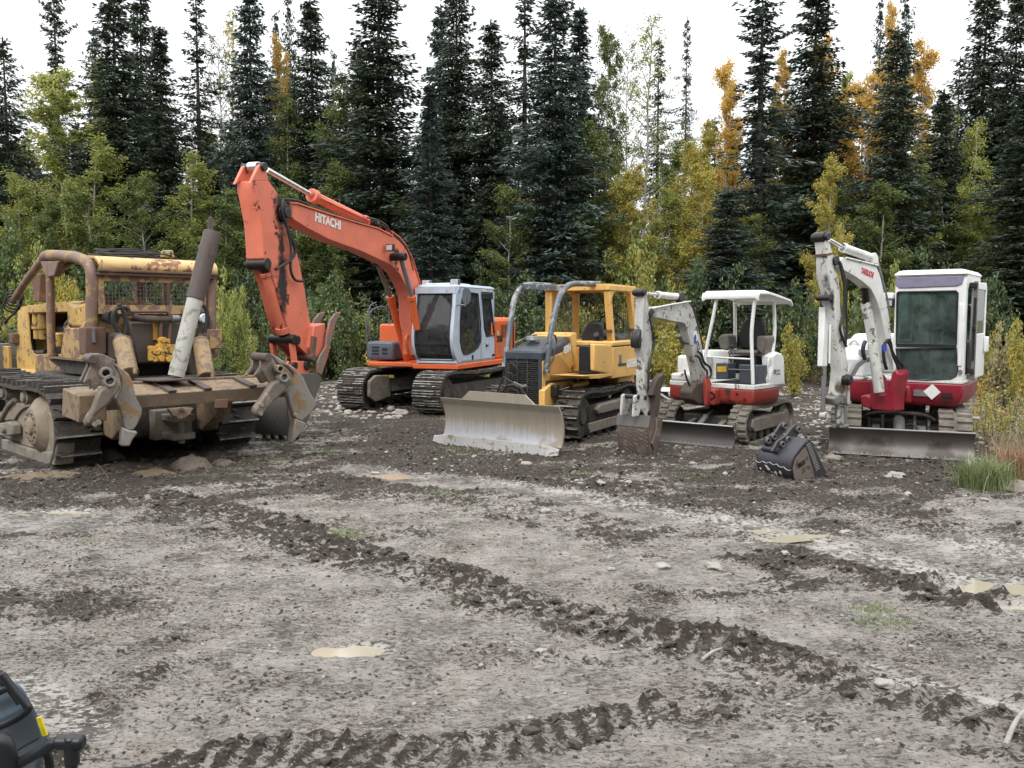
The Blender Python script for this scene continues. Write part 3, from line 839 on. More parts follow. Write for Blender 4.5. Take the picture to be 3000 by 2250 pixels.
# ------------------------------------------------------------------ clods and stones
def blob(rng, r, flat=0.7, n=1):
    bm = bmesh.new(); bmesh.ops.create_icosphere(bm, subdivisions=n, radius=r)
    s = rng.uniform(0, 99)
    for q in bm.verts:
        k = 1 + 0.55 * (noise.noise(q.co * (1.4 / r) + Vector((s, 0, 0))))
        q.co = Vector((q.co.x * k * rng.uniform(.94, 1.06), q.co.y * k, q.co.z * k * flat))
    v = [q.co.copy() for q in bm.verts]; f = [tuple(x.index for x in p.verts) for p in bm.faces]
    bm.free(); return v, f
rng = random.Random(11)
clods = MB()
bl = [blob(rng, 1.0, 0.75, 1) for _ in range(10)]
cand = 60000
cx = np.array([rng.uniform(-9, 9) for _ in range(cand)]); cy = np.array([2.9 + 13 * rng.random() ** 1.5 for _ in range(cand)])
ok = np.abs(cx) < 0.72 * cy + 0.5
cx, cy = cx[ok], cy[ok]
ch_, cc_, cw_ = ground_fields(cx[None, :], cy[None, :])
for x, y, z, c, wv in zip(cx, cy, ch_[0], cc_[0], cw_[0]):
    if rng.random() > 0.10 + 0.90 * c * c or wv > 0.6: continue
    r = rng.uniform(0.003, 0.008) + (0.030 * rng.random() ** 4 if c > 0.6 else 0.006 * rng.random())
    v, f = rng.choice(bl); a = rng.uniform(0, 6.28); ca, sa = math.cos(a), math.sin(a); ex = rng.uniform(0.8, 1.8)
    clods.add([(x + (q.x * ca * ex - q.y * sa) * r, y + (q.x * sa * ex + q.y * ca) * r, z + q.z * r + r * 0.25) for q in v], f)
M['clod'] = mudmat('dark_wet_clod', (0.038, 0.031, 0.025), (0.075, 0.063, 0.051), (0.13, 0.115, 0.095), 0.85, 0.6, 14)
o = mesh_obj('mud_clods', clods, M['clod'], recalc=False); tag(o, 'small dark clods of mud scattered over the yard', kind='stuff')

M['stone'] = mudmat('pale_stone', (0.27, 0.25, 0.22), (0.38, 0.355, 0.315), (0.16, 0.14, 0.115), 0.75, 0.4, 8)
M['stone_dark'] = mudmat('muddy_stone', (0.17, 0.145, 0.115), (0.25, 0.22, 0.18), (0.11, 0.09, 0.07), 0.8, 0.5, 8)
STONES = [((1540, 1362), .075, 'round pale cobble in front of the dozer blade'), ((1390, 1340), .04, 'flat pale stone just beyond the round cobble by the blade'),
 ((1525, 1350), .035, 'small white stone touching the round cobble by the blade'), ((2620, 1402), .10, 'jagged pale rock lying in front of the big white excavator blade'),
 ((2660, 1455), .05, 'flat pale stone below the jagged pale rock'), ((1760, 1425), .05, 'pale stone in the mud below the rusty excavator bucket'),
 ((1840, 1420), .045, 'whitish stone under the rusty bucket, right of its twin'), ((1940, 1668), .06, 'flat cream stone in the mud, left of a matching one'),
 ((2088, 1668), .065, 'flat cream stone in the mud, right of a matching one'), ((1583, 1920), .03, 'small cream stone on the smooth mud right of the bright puddle'),
 ((2300, 1632), .035, 'grey stone on the churned bank below the long puddle'), ((2592, 2012), .05, 'pale stone stuck in the fresh track print at lower right'),
 ((1600, 1500), .05, 'stone in the wet rut under the dozer'), ((2970, 1440), .16, 'large half buried grey boulder beside the grass clump'),
 ((2440, 1345), .10, 'brown stone left of the loose black bucket corner'), ((2885, 1470), .04, 'little pale stone in front of the grass clump'),
 ((1100, 1385), .045, 'stone at the edge of the shallow puddle'), ((705, 1620), .03, 'tiny white stone on the track print, left of centre'),
 ((1790, 1672), .03, 'small pale stone left of the two cream stones'), ((510, 1437), .03, 'yellowish pebble in front of the ripper dozer'),
 ((2335, 1322), .045, 'stone between the rusty bucket and the loose black bucket'), ((1170, 1215), .14, 'pale rock lying in front of the orange excavator tracks'),
 ((2125, 1390), .04, 'pale stone beside the small excavator blade'), ((2030, 1360), .05, 'flat stone in front of the small excavator blade')]
protos = []
for k, ((px, py), r, lab) in enumerate(STONES):
    v, f = blob(rng, r, 0.6, 3)
    c = ground_at(px, py); z = ground_z(c.x, c.y)
    o = mesh_obj('stone', MB().add(v, f), M['stone'] if 'boulder' not in lab and 'brown' not in lab else M['stone_dark'], ang=180, recalc=False)
    o.location = (c.x, c.y, z + r * 0.22); o.rotation_euler = (0, 0, rng.uniform(0, 6)); o.scale = (1.25, 0.9, 0.9)
    tag(o, lab, 'stone', 'pale stones in the mud')
    protos.append(o)
# rubble beyond the machines
stuff = MB(); bl2 = [blob(rng, 1.0, 0.6, 2) for _ in range(8)]
def rubble(n, x0, x1, y0, y1, r0, r1):
    for _ in range(n):
        c = ground_at(rng.uniform(x0, x1), y0 + (y1 - y0) * rng.random())
        if c.y > 34 or c.y < 2: continue
        z = ground_z(c.x, c.y); r = rng.uniform(r0, r1) * (0.5 + rng.random() ** 2)
        v, f = rng.choice(bl2); a = rng.uniform(0, 6.28)
        ca, sa = math.cos(a), math.sin(a)
        stuff.add([(c.x + (q.x * ca * 1.3 - q.y * sa) * r, c.y + (q.x * sa * 1.3 + q.y * ca) * r, z + q.z * r + r * .15) for q in v], f)
rubble(420, 820, 1180, 1085, 1230, .02, .075); rubble(420, 2250, 2480, 1125, 1330, .01, .045); rubble(120, 1650, 2000, 1290, 1450, .008, .022)
rubble(260, 2840, 3000, 1150, 1420, .01, .04); rubble(120, 560, 700, 1075, 1110, .05, .12); rubble(200, 1200, 2900, 1330, 1500, .006, .018)
rubble(240, 100, 2900, 1480, 2200, .005, .013); rubble(130, 1880, 2300, 1090, 1160, .03, .09); rubble(200, 850, 1500, 1230, 1400, .008, .022)
o = mesh_obj('gravel', stuff, M['stone'], ang=180, recalc=False); tag(o, 'pale gravel and rubble scattered among the machines', kind='stuff')
# earth heaps under the ripper dozer
def heap(name, px, py, rx, ry, h, mat, lab, seed):
    c = ground_at(px, py); n = 34; P = []
    for i in range(n):
        row = []
        for j in range(n):
            x, y = (j / (n - 1) * 2 - 1), (i / (n - 1) * 2 - 1)
            d = math.hypot(x, y)
            k = max(0, 1 - d * d) ** 0.8
            q = fbm(np.array([x * 2.5]), np.array([y * 2.5]), 4, seed)[0]
            row.append((c.x + x * rx, c.y + y * ry, -0.05 + h * k * (0.4 + 1.1 * q)))
        P.append(row)
    o = mesh_obj(name, MB().grid(P), mat, ang=180); tag(o, lab, 'dirt heap')
M['clay'] = mudmat('ochre_clay', (0.15, 0.11, 0.065), (0.22, 0.165, 0.10), (0.10, 0.075, 0.05), 0.9, 1.0, 9)
M['soil'] = mudmat('brown_soil', (0.11, 0.088, 0.068), (0.18, 0.145, 0.11), (0.07, 0.055, 0.045), 0.9, 0.9, 7)
heap('dirt_heap', 445, 1392, .42, .30, .13, M['clay'], 'low ochre clay heap under the rear of the ripper dozer', 3)
heap('dirt_heap', 560, 1372, .34, .30, .22, M['soil'], 'dark rounded lump of soil right of the ochre heap', 8)
heap('dirt_heap', 320, 1350, .26, .22, .22, M['soil'], 'soil lump between the dozer tracks, left of the ochre heap', 12)
heap('dirt_heap', 130, 1395, .7, .35, .10, M['clay'], 'spread of tan clay beside the left dozer track', 17)
heap('dirt_heap', 655, 1362, .22, .2, .13, M['soil'], 'small soil lump near the right dozer track', 21)
# sticks
for (a, b_, r, lab) in [((2056, 1948), (2120, 1912), .012, 'pale broken stick lying on the churned mud'), ((2945, 2200), (2998, 2095), .014, 'long pale pole lying at the lower right edge'),
                        ((320, 1410), (262, 1352), .008, 'thin root hanging beside the left dozer track')]:
    p, q = ground_at(*a), ground_at(*b_)
    p.z = ground_z(p.x, p.y) + .02; q.z = ground_z(q.x, q.y) + .035
    mid = (p + q) / 2 + Vector((.01, .02, .01))
    o = mesh_obj('stick', MB().tube([p, mid, q], [r, r * .9, r * .6], 8, 4), M['stone'] if r > .01 else M['rust']); tag(o, lab, 'stick')
# ------------------------------------------------------------------ shared builders
def S(c, fr, pts, y): return [fr.S(a, b_, y) for a, b_ in c(pts)]
def Fp(c, fr, pts, x): return [fr.F(a, b_, x) for a, b_ in c(pts)]
def undercarriage(T, fr, L, g, w_, r, th, zc, sag, pitch, gh, ng, seed, mat_t, rubber=False, rollers=6):
    for sd in (1, -1):
        y0, y1 = sorted((sd * (g - w_ / 2), sd * (g + w_ / 2)))
        path = stadium(-L / 2 + r, r, zc, L / 2 - r, r, zc, sag)
        mb = rubber_track(path, y0, y1, pitch, th, seed + sd) if rubber else shoe_track(path, y0, y1, pitch, th, gh, ng, seed + sd)
        t = T.part('track', mb, mat_t, fr)
        yc = sd * g; f = MB(); hw = w_ * .30
        f.prism([(-L / 2 + r * 1.2, 0, zc - r * .42), (L / 2 - r * 1.1, 0, zc - r * .42), (L / 2 - r * .95, 0, zc - r * .05), (L / 2 - r * 1.3, 0, zc + r * .42), (-L / 2 + r * 1.5, 0, zc + r * .42), (-L / 2 + r * 1.05, 0, zc)], 1, yc - hw, yc + hw)
        tf = T.part('track_frame', f, M['under'] if not rubber else M['frame_mud'], fr, bevel=.015)
        T.part('idler', MB().cyl((L / 2 - r, yc - w_ * .3, zc), (L / 2 - r, yc + w_ * .3, zc), r * .90, n=28).cyl((L / 2 - r, yc - w_ * .36, zc), (L / 2 - r, yc + w_ * .36, zc), r * .35), M['under'], fr, tf, bevel=.01)
        T.part('sprocket', MB().cyl((-L / 2 + r, yc - w_ * .26, zc), (-L / 2 + r, yc + w_ * .26, zc), r * .90, n=28).cyl((-L / 2 + r, yc - w_ * .42, zc), (-L / 2 + r, yc + w_ * .42, zc), r * .55, n=20), M['under'] if not rubber else M['frame_mud'], fr, tf, bevel=.01)
        for k in range(rollers):
            x = -L / 2 + r * 1.7 + (L - 3.4 * r) * k / (rollers - 1)
            T.part('roller', MB().cyl((x, yc - w_ * .34, th + .10), (x, yc + w_ * .34, th + .10), .10, n=14), M['under'], fr, tf)
# ------------------------------------------------------------------ old yellow crawler dozer with rear ripper
K = Thing('bulldozer', (-6.38, 13.9, 0), 136, 'big old rust streaked yellow bulldozer seen from behind with a two shank ripper', 'bulldozer')
ca = K.fr
CK = crop(0, 720, .2351); CL = crop(0, 1050, .21095); CA = crop(180, 980, .21702); CG = crop(240, 740, .21694); C1 = crop(0, 600, .4823)
C8 = crop(540, 980, .2291)
def cF(c, pts, x): return Fp(c, ca, pts, x)
def cS(c, pts, y): return S(c, ca, pts, y)
# tracks
for sd, y0, y1 in ((1, 1.06, 1.66), (-1, -1.32, -.70)):
    path = stadium(-1.36, .50, .545, 1.95, .54, .575, .05)
    yc = (y0 + y1) / 2
    K.part('track', shoe_track(path, y0, y1, .235, .05, .085, 1, 40 + sd), [M['track'], M['track_edge']], ca)
    f = MB().prism([(-1.0, 0, .20), (1.5, 0, .20), (1.55, 0, .55), (-.9, 0, .60)], 1, yc - .2, yc + .2)
    tf = K.part('track_frame', f, M['frame_mud'], ca, bevel=.03)
    for k in range(6):
        x = -.95 + k * .5
        K.part('roller', MB().cyl((x, y0 + .12, .17), (x, y1 - .12, .17), .12, n=16), M['under'], ca, tf, bevel=.01)
    for x in (-.45, .55):
        K.part('carrier_roller', MB().cyl((x, y0 + .10, .93), (x, y1 - .06, .93), .115, n=20).cyl((x, y1 - .06, .93), (x, y1 - .02, .93), .075, n=16), M['under'] if sd < 0 else M['frame_mud'], ca, tf, bevel=.01)
    K.part('sprocket', MB().cyl((-1.36, y0 + .06, .55), (-1.36, y1 - .16, .55), .46, n=30), M['under'], ca, tf, bevel=.02)
# mud caked final drive and track guards on the near side
dr = MB()
rings = []
for y, r in ((1.30, .43), (1.52, .43), (1.60, .38), (1.655, .30), (1.70, .26)):
    rings.append([(-1.02 + r * math.cos(t) * 1.02, y, .56 + r * math.sin(t)) for t in [2 * math.pi * i / 32 for i in range(32)]])
drv = K.part('final_drive', dr.loft(rings), M['drum_mud'], ca, bevel=.015)
bt = MB()
bc = cS(CL, [(590, 1000)], 1.70)[0]
for i in range(13):
    t = 2 * math.pi * i / 13
    K.part('bolt', MB().cyl((-1.02 + .20 * math.cos(t), 1.69, .56 + .20 * math.sin(t)), (-1.02 + .20 * math.cos(t), 1.725, .56 + .20 * math.sin(t)), .022, n=6), M['frame_mud'], ca, drv)
K.part('drive_hub', MB().cyl((-1.02, 1.69, .56), (-1.02, 1.74, .56), .14, .11, 20), M['drum_mud'], ca, drv, bevel=.02)
K.part('guard_plate', MB().prism(cS(CL, [(0, 870), (200, 860), (260, 1000), (260, 1200), (380, 1240), (540, 1260), (520, 1330), (720, 1330), (760, 1100), (770, 900), (700, 780), (590, 720), (350, 640), (200, 620), (0, 760)], 1.60), 1, 1.30, 1.58), M['drum_mud'], ca, bevel=.03)
K.part('guard_plate', MB().prism(cS(CL, [(0, 1120), (350, 1240), (540, 1300), (600, 1480), (500, 1470), (250, 1370), (0, 1270)], 1.62), 1, 1.50, 1.60), M['frame_mud'], ca, bevel=.02)
K.part('guard_rib', MB().tube(cS(CL, [(200, 850), (270, 740), (340, 680), (430, 650)], 1.60), .02, 8, 4).tube(cS(CL, [(0, 880), (90, 700), (200, 575)], 1.60), .035, 8, 4), M['frame_mud'], ca)
K.part('drive_plate', MB().prism(cS(CL, [(560, 1300), (720, 1300), (770, 1180), (745, 1490), (600, 1480)], 1.66), 1, 1.4, 1.65), M['frame_mud'], ca, bevel=.02)
K.part('trunnion', MB().prism(cS(CL, [(0, 900), (130, 880), (190, 920), (200, 1060), (130, 1080), (0, 1080)], 1.70), 1, 1.60, 1.72).cyl(cS(CL, [(90, 980)], 1.7)[0], cS(CL, [(90, 980)], 1.7)[0] + Vector((0, .07, 0)), .06), M['frame_mud'], ca, bevel=.02)
# hull
K.part('rear_housing', MB().box(-2.05, 1.2, -.62, .98, .38, 1.22), M['under'], ca, bevel=.05)
K.part('tow_hitch', MB().box(-2.55, -2.05, .0, .34, .36, .46).box(-2.55, -2.05, .0, .34, .62, .72).box(-2.2, -2.0, -.12, .45, .34, .78).cyl((-2.45, .17, .30), (-2.45, .17, .78), .05), M['frame_mud'], ca, bevel=.02)
K.part('hull_frame', MB().box(1.0, 3.4, -.45, .62, .7, 1.15), M['cat_yellow'], ca, bevel=.03)
# hood with open engine bay
y_h = .5
out_ = cS(CK, [(222, 800), (235, 770), (360, 745), (590, 720), (850, 695), (870, 800), (870, 1560), (215, 1580), (205, 1400)], y_h)
hole = cS(CK, [(345, 832), (570, 825), (862, 820), (860, 900), (800, 1030), (760, 1350), (430, 1352), (385, 1290), (365, 1180)], y_h)
hp = MB(); holed(hp, out_, hole, 1, y_h - .03, y_h)
K.part('hood_side', hp, M['cat_yellow'], ca, bevel=.006)
zA, zB = out_[1].z, out_[4].z; xA, xB = out_[1].x, out_[4].x
hd = MB(); rg_ = []
for x, z in ((xA + .02, zA), (xA - 1.0, zA * .67 + zB * .33), (xB, zB), (xB - .5, zB)):
    rg_.append([(x, y_h, z - .10), (x, y_h - .03, z - .02), (x, y_h - .12, z + .01), (x, -.33, z + .01), (x, -.42, z - .02), (x, -.45, z - .10), (x, -.42, z - .14), (x, y_h - .04, z - .14)])
K.part('hood', hd.loft(rg_), M['cat_yellow'], ca, bevel=.01)
K.part('hood_side', MB().box(xB, xA, -.45, -.42, 1.1, zB - .1), M['cat_yellow'], ca)
K.part('radiator_guard', MB().box(xA - .35, xA + .02, -.45, y_h - .03, 1.0, zA - .08), M['cat_yellow'], ca, bevel=.02)
eng = MB().box(xB - .2, xA - .5, -.35, .22, 1.1, 1.95)
K.part('engine', eng, M['black'], ca, bevel=.04)
for px, py0, py1, r in ((478, 850, 1160, .10), (548, 845, 1165, .10)):
    a, b_ = cS(CK, [(px, py0), (px, py1)], .36)
    K.part('engine_filter', MB().cyl(a, (a + b_) / 2 + Vector((0, 0, .02)), r, n=18).cyl((a + b_) / 2 - Vector((0, 0, .04)), b_, r * .86, r * .8, 18).cyl((a + b_) / 2 + Vector((0, 0, .03)), (a + b_) / 2 - Vector((0, 0, .05)), r * 1.12, n=18), M['cat_yellow'], ca, bevel=.01)
a, b_ = cS(CK, [(735, 1110), (740, 1255)], .42)
K.part('engine_filter', MB().cyl(a, b_, .12, .09, 18).cyl(a + Vector((0, 0, .04)), a, .09, .13, 18), M['cat_yellow'], ca, bevel=.01)
K.part('engine_hose', MB().tube(cS(CK, [(385, 1040), (400, 1180), (410, 1280), (440, 1330), (570, 1330)], .42), .05, 10, 4), M['rubber'], ca)
K.part('engine_pipe', MB().tube(cS(CK, [(862, 820), (870, 900), (810, 980), (805, 1030)], .52), .015, 8, 4), M['steel'], ca)
K.part('engine_pipe', MB().tube(cS(CK, [(930, 1010), (925, 870), (945, 835), (985, 825)], .56), .018, 8, 4), M['cat_rusty'], ca)
K.part('side_box', MB().prism(cS(CK, [(448, 1355), (760, 1355), (760, 1600), (448, 1600)], .56), 1, .50, .57), M['cat_rusty'], ca, bevel=.01)
ex = cS(CK, [(440, 385), (445, 352), (600, 352), (590, 385), (575, 700), (505, 700), (480, 470)], .0)
K.part('air_cleaner', MB().prism(ex, 1, -.12, .12), M['rust'], ca, bevel=.02)
K.part('air_cleaner_cap', MB().box(ex[0].x - .28, ex[0].x + .25 - .2, -.16, .16, ex[0].z - .03, ex[0].z + .03), M['rust'], ca, bevel=.01)
K.part('exhaust_stub', MB().cyl((xB - .4, .3, zB - .05), (xB - .4, .3, zB + .12), .04), M['steel'], ca)
# cowl, fender boxes and platform
K.part('cowl', MB().prism(cS(CK, [(850, 700), (960, 745), (1100, 700), (1100, 1020), (870, 1020), (860, 800)], .56), 1, -.5, .60), M['cat_yellow'], ca, bevel=.05)
bxp = cS(CK, [(812, 1022), (1000, 1022), (1045, 1040), (1060, 1425), (1000, 1430), (765, 1400)], 1.0)
K.part('side_tank', MB().prism(bxp, 1, .62, 1.02), M['cat_rusty'], ca, bevel=.02)
pl_ = cS(CK, [(555, 1385), (765, 1400), (1060, 1432), (1060, 1445), (765, 1418), (575, 1400)], 1.04)
K.part('platform', MB().prism(pl_, 1, -.85, 1.06), M['rust'], ca, bevel=.005)
K.part('platform_gusset', MB().prism(cS(CK, [(590, 1412), (1060, 1445), (1080, 1600), (830, 1590)], .98), 1, .90, .97), M['under'], ca)
K.part('platform_gusset', MB().prism(cS(CK, [(830, 1440), (1150, 1440), (1200, 1660), (830, 1640)], .70), 1, .60, .68), M['drum_mud'], ca)
# rear bulkhead
xr_ = -1.2
bh = cF(CG, [(205, 745), (1490, 790), (1560, 1450), (205, 1480), (60, 1300), (0, 1010)], xr_)
K.part('rear_bulkhead', MB().prism(bh, 0, xr_, xr_ + .08), M['cat_rusty'], ca, bevel=.01)
K.part('rear_bulkhead', MB().box(-1.15, .3, -.70, .78, 1.2, 1.45), M['black'], ca)
K.part('right_fender', MB().prism(cF(CG, [(1640, 1000), (1845, 1020), (1850, 1420), (1740, 1420), (1700, 1300)], -1.15), 0, -1.15, -.5), M['cat_rusty'], ca, bevel=.02)
tk = cF(CG, [(640, 935), (1500, 925), (1500, 1495), (750, 1500), (735, 1200)], -1.5)
K.part('oil_tank', MB().prism([tk[0], tk[1], tk[2], tk[3]], 0, -1.5, -1.22), M['brown_steel'], ca, bevel=.03)
K.part('oil_tank_top', MB().prism(cF(CG, [(690, 800), (1500, 790), (1500, 905), (690, 905)], -1.3), 0, -1.3, -1.21), M['rust_dark'], ca, bevel=.02)
K.part('tank_bracket', MB().prism(cF(CG, [(965, 950), (1015, 950), (1015, 1180), (965, 1180)], -1.52), 0, -1.54, -1.5), M['pump_yellow'], ca)
# pump block
pv = ca.F(*CG([(1080, 1320)])[0], -1.62)
def pvq(px, py, x=-1.66): return ca.F(*CG([(px, py)])[0], x)
pm = MB()
for (ax_, ay_), (bx_, by_), r in (((960, 1260), (960, 1460), .075), ((1060, 1230), (1060, 1470), .07), ((1180, 1240), (1180, 1460), .085), ((890, 1290), (1000, 1290), .035), ((950, 1400), (1220, 1400), .065), ((980, 1330), (1200, 1330), .075)):
    pm.cyl(pvq(ax_, ay_), pvq(bx_, by_), r, n=14)
for a_, b2 in ((1040, 1340), (1140, 1360), (1080, 1430), (1180, 1440), (990, 1440), (1110, 1180)):
    q = pvq(a_, b2, -1.74); pm.cyl(q, q + Vector((.12, 0, 0)), .045, n=10)
pm.box(-1.70, -1.58, pvq(1140, 1200).y - .04, pvq(1070, 1200).y + .04, pvq(1100, 1290).z, pvq(1100, 1165).z)
K.part('control_valve', pm, M['pump_yellow'], ca, bevel=.006)
for pts, r in (([(600, 880), (830, 875), (990, 878), (1045, 900), (1065, 980), (1055, 1280)], .028), ([(610, 800), (1000, 795), (1140, 800), (1185, 850), (1195, 950), (1180, 1240)], .026), ([(680, 860), (900, 905), (1350, 900)], .05)):
    K.part('hydraulic_pipe', MB().tube(cF(CG, pts, -1.60), r, 10, 5), M['rust'] if r < .04 else M['rust_dark'], ca)
K.part('pipe_collar', MB().cyl(*cF(CG, [(1210, 890), (1305, 890)], -1.62), .056, n=18), M['steel'], ca)
# lift cylinders
for (c, pts, x0, x1, flip) in ((CG, ((545, 1200), (640, 1640)), -1.72, -2.25, 0), (C8, ((215, 95), (285, 555)), -1.72, -2.25, 1)):
    a = ca.F(*c([pts[0]])[0], x0); b_ = ca.F(*c([pts[1]])[0], x1)
    cy = K.part('cylinder', MB().cyl(a, b_, .125, n=24).cyl(a, a + (b_ - a) * .04, .135, n=24).tube([a + Vector((-.13, -.03, .02)), b_ + Vector((-.13, -.03, .0))], .03, 8), M['cat_cyl'], ca, bevel=.015)
    K.part('cylinder_head', MB().cyl(a, a + (a - b_) * .16, .07, n=14).obox(a + (a - b_) * .08, (.05, 0, 0), (0, .13, 0), (0, 0, .04)), M['grease'], ca, cy, bevel=.01)
K.part('cylinder_bracket', MB().prism(cF(CG, [(345, 1120), (400, 1060), (440, 1100), (440, 1430), (345, 1430)], -1.3), 0, -1.6, -1.25), M['rust_dark'], ca, bevel=.02)
K.part('cylinder_bracket', MB().prism(cF(C8, [(40, 120), (120, 80), (130, 540), (40, 500)], -1.5), 0, -1.6, -1.3), M['rust_dark'], ca, bevel=.02)
for pts in ([(500, 1090), (435, 960), (425, 840), (470, 760), (560, 740), (620, 760), (625, 810)], [(590, 1095), (600, 960), (560, 800), (510, 710), (490, 720)], [(1640, 710), (1680, 780), (1690, 900), (1660, 1080)], [(1600, 1100), (1610, 1000), (1600, 930)]):
    K.part('hydraulic_hose', MB().tube(cF(CG, pts, -1.66), .030, 10, 6), M['rubber'], ca)
K.part('hose_fitting', MB().cyl(*cF(CG, [(500, 1085), (505, 1150)], -1.68), .04), M['steel'], ca)
# lamps
q = ca.F(*CG([(345, 875)])[0], -1.35)
l_ = K.part('rear_lamp', MB().cyl(q + Vector((.10, .02, 0)), q + Vector((-.12, -.04, 0)), .06, .10, 20), M['rubber'], ca)
K.part('lamp_face', MB().cyl(q + Vector((-.115, -.04, 0)), q + Vector((-.125, -.042, 0)), .088, n=20), M['black'], ca, l_)
q = ca.F(*CG([(1628, 890)])[0], -1.35)
l_ = K.part('rear_lamp', MB().cyl(q + Vector((.12, 0, 0)), q + Vector((-.05, 0, 0)), .09, .105, 20), M['rubber'], ca)
K.part('lamp_lens', MB().cyl(q + Vector((-.045, 0, 0)), q + Vector((-.065, 0, 0)), .085, .06, 20), M['lens'], ca, l_)
# roof structure
Y1 = .88
P = cS(CK, [(1150, 1030), (1148, 700), (1148, 420), (1135, 300), (1095, 215), (1010, 165), (900, 135), (700, 120), (600, 118)], Y1)
K.part('rops_tube', MB().tube([P[0], P[1], P[2], P[3], P[4], P[5], P[6], P[7], P[8]], .085, 18, 4), M['cat_tube'], ca)
Fk = cS(CK, [(600, 118), (560, 135), (520, 190), (300, 480), (170, 690)], Y1)
K.part('rops_brace', MB().tube(Fk, [.082, .08, .07, .062, .06], 16, 4), M['cat_tube'], ca)
Pf = cS(CK, [(622, 240), (625, 420), (632, 900), (645, 1385)], Y1)
K.part('rops_post', MB().tube(Pf, .062, 18, 1).cyl(Pf[3] - Vector((0, 0, .02)), Pf[3] + Vector((0, 0, .05)), .10, n=18), M['cat_tube'], ca)
K.part('post_gusset', MB().prism(cS(CK, [(508, 190), (740, 195), (690, 380), (590, 400), (555, 300)], Y1 + .03), 1, Y1 - .06, Y1 + .05), M['cat_tube'], ca, bevel=.02)
K.part('rops_brace', MB().tube(cS(CK, [(690, 330), (800, 250), (900, 190)], Y1 - .25), .05, 12, 1), M['rust'], ca)
Pb = [P[0] + Vector((0, 0, -.22)), P[0]]
K.part('rops_base', MB().box(P[0].x - .13, P[0].x + .13, Y1 - .15, Y1 + .15, P[0].z - .38, P[0].z + .02), M['rust'], ca, bevel=.02)
K.part('base_bolt', MB().box(P[0].x - .16, P[0].x - .13, Y1 + .02, Y1 + .06, P[0].z - .2, P[0].z), M['steel'], ca)
Rr = cF(CG, [(1745, 1050), (1745, 700), (1748, 420), (1735, 320), (1690, 250), (1600, 220), (1500, 215)], -1.25)
K.part('rops_tube', MB().tube(Rr, .078, 18, 4), M['cat_tube'], ca)
K.part('rops_base', MB().box(-1.36, -1.12, Rr[0].y - .13, Rr[0].y + .13, Rr[0].z - .30, Rr[0].z + .02), M['cat_rusty'], ca, bevel=.02)
K.part('rops_post', MB().tube([(.35, -.92, 2.9), (.38, -.92, 1.5)], .06, 16, 1), M['cat_tube'], ca)
# roof sheet with rolled rear edge
roof = []
yl, yr_ = .84, -.98
for x, z in ((-1.40, 2.80), (-1.42, 2.86), (-1.38, 2.93), (-1.28, 2.985), (-1.0, 3.01), (.2, 3.05), (.42, 3.04)):
    roof.append([(x, yl + (yr_ - yl) * j / 8, z) for j in range(9)])
K.part('roof', MB().sheet(roof, (.01, 0, -.03)), M['cat_roof'], ca, ang=50)
K.part('roof_trim', MB().box(-1.43, -1.36, yr_, yl, 2.76, 2.80).box(-1.40, -1.30, yr_, yl, 2.71, 2.757), M['rust'], ca, bevel=.01)
zt_ = ca.F(*CG([(220, 290)])[0], -1.3).z
zb_ = ca.F(*CG([(220, 705)])[0], -1.3).z
sy0 = ca.F(*CG([(210, 500)])[0], -1.3).y; sy1 = Rr[1].y + .12
fr_ = MB(); holed(fr_, [(-1.3, sy0, zb_ - .13), (-1.3, sy1, zb_ - .13), (-1.3, sy1, zt_ + .02), (-1.3, sy0, zt_ + .02)], [(-1.3, sy0 - .09, zb_), (-1.3, sy1 + .05, zb_), (-1.3, sy1 + .05, zt_ - .10), (-1.3, sy0 - .09, zt_ - .10)], 0, -1.32, -1.28)
K.part('screen_frame', fr_, M['cat_rusty'], ca, bevel=.005)
ms = MB()
n_ = int((sy0 - sy1) / .05)
for i in range(1, n_):
    y = sy1 + (sy0 - sy1) * i / n_; ms.box(-1.305, -1.30, y - .0035, y + .0035, zb_, zt_ - .1)
n_ = int((zt_ - .1 - zb_) / .05)
for i in range(1, n_):
    z = zb_ + (zt_ - .1 - zb_) * i / n_; ms.box(-1.31, -1.305, sy1 + .05, sy0 - .09, z - .0035, z + .0035)
K.part('rear_screen', ms, M['wire'], ca)
K.part('cab_brace', MB().tube([(-.5, .62, 2.25), (.3, .1, 2.85)], .05, 10, 1), M['rust'], ca)
K.part('cab_brace', MB().box(-.15, .05, -.35, -.22, 2.2, 2.9), M['cat_rusty'], ca)
K.part('operator_seat', MB().box(-.75, -.55, .35, .75, 1.9, 2.45).box(-.7, -.2, .3, .75, 1.8, 1.95), M['rust'], ca, bevel=.04)
# winch line wound round the brace end, hanging hose
e = Fk[-1]
for k in range(4):
    c_ = e + Vector((-.08 + .06 * k, 0, .08 - .05 * k)); P_ = [c_ + Vector((.05 * math.cos(t), .12 * math.cos(t), .12 * math.sin(t))) for t in [2 * math.pi * i / 12 for i in range(13)]]
    K.part('line_coil', MB().tube(P_, .016, 6), M['rubber'], ca)
K.part('hanging_hose', MB().tube(cS(CK, [(215, 690), (230, 760), (190, 830), (120, 890), (70, 950), (80, 1000), (150, 1030)], Y1), .022, 8, 5), M['rubber'], ca)
K.part('light_bracket', MB().box(xA + .05, xA + .3, .48, .62, 1.6, 1.8), M['rust'], ca, bevel=.02)
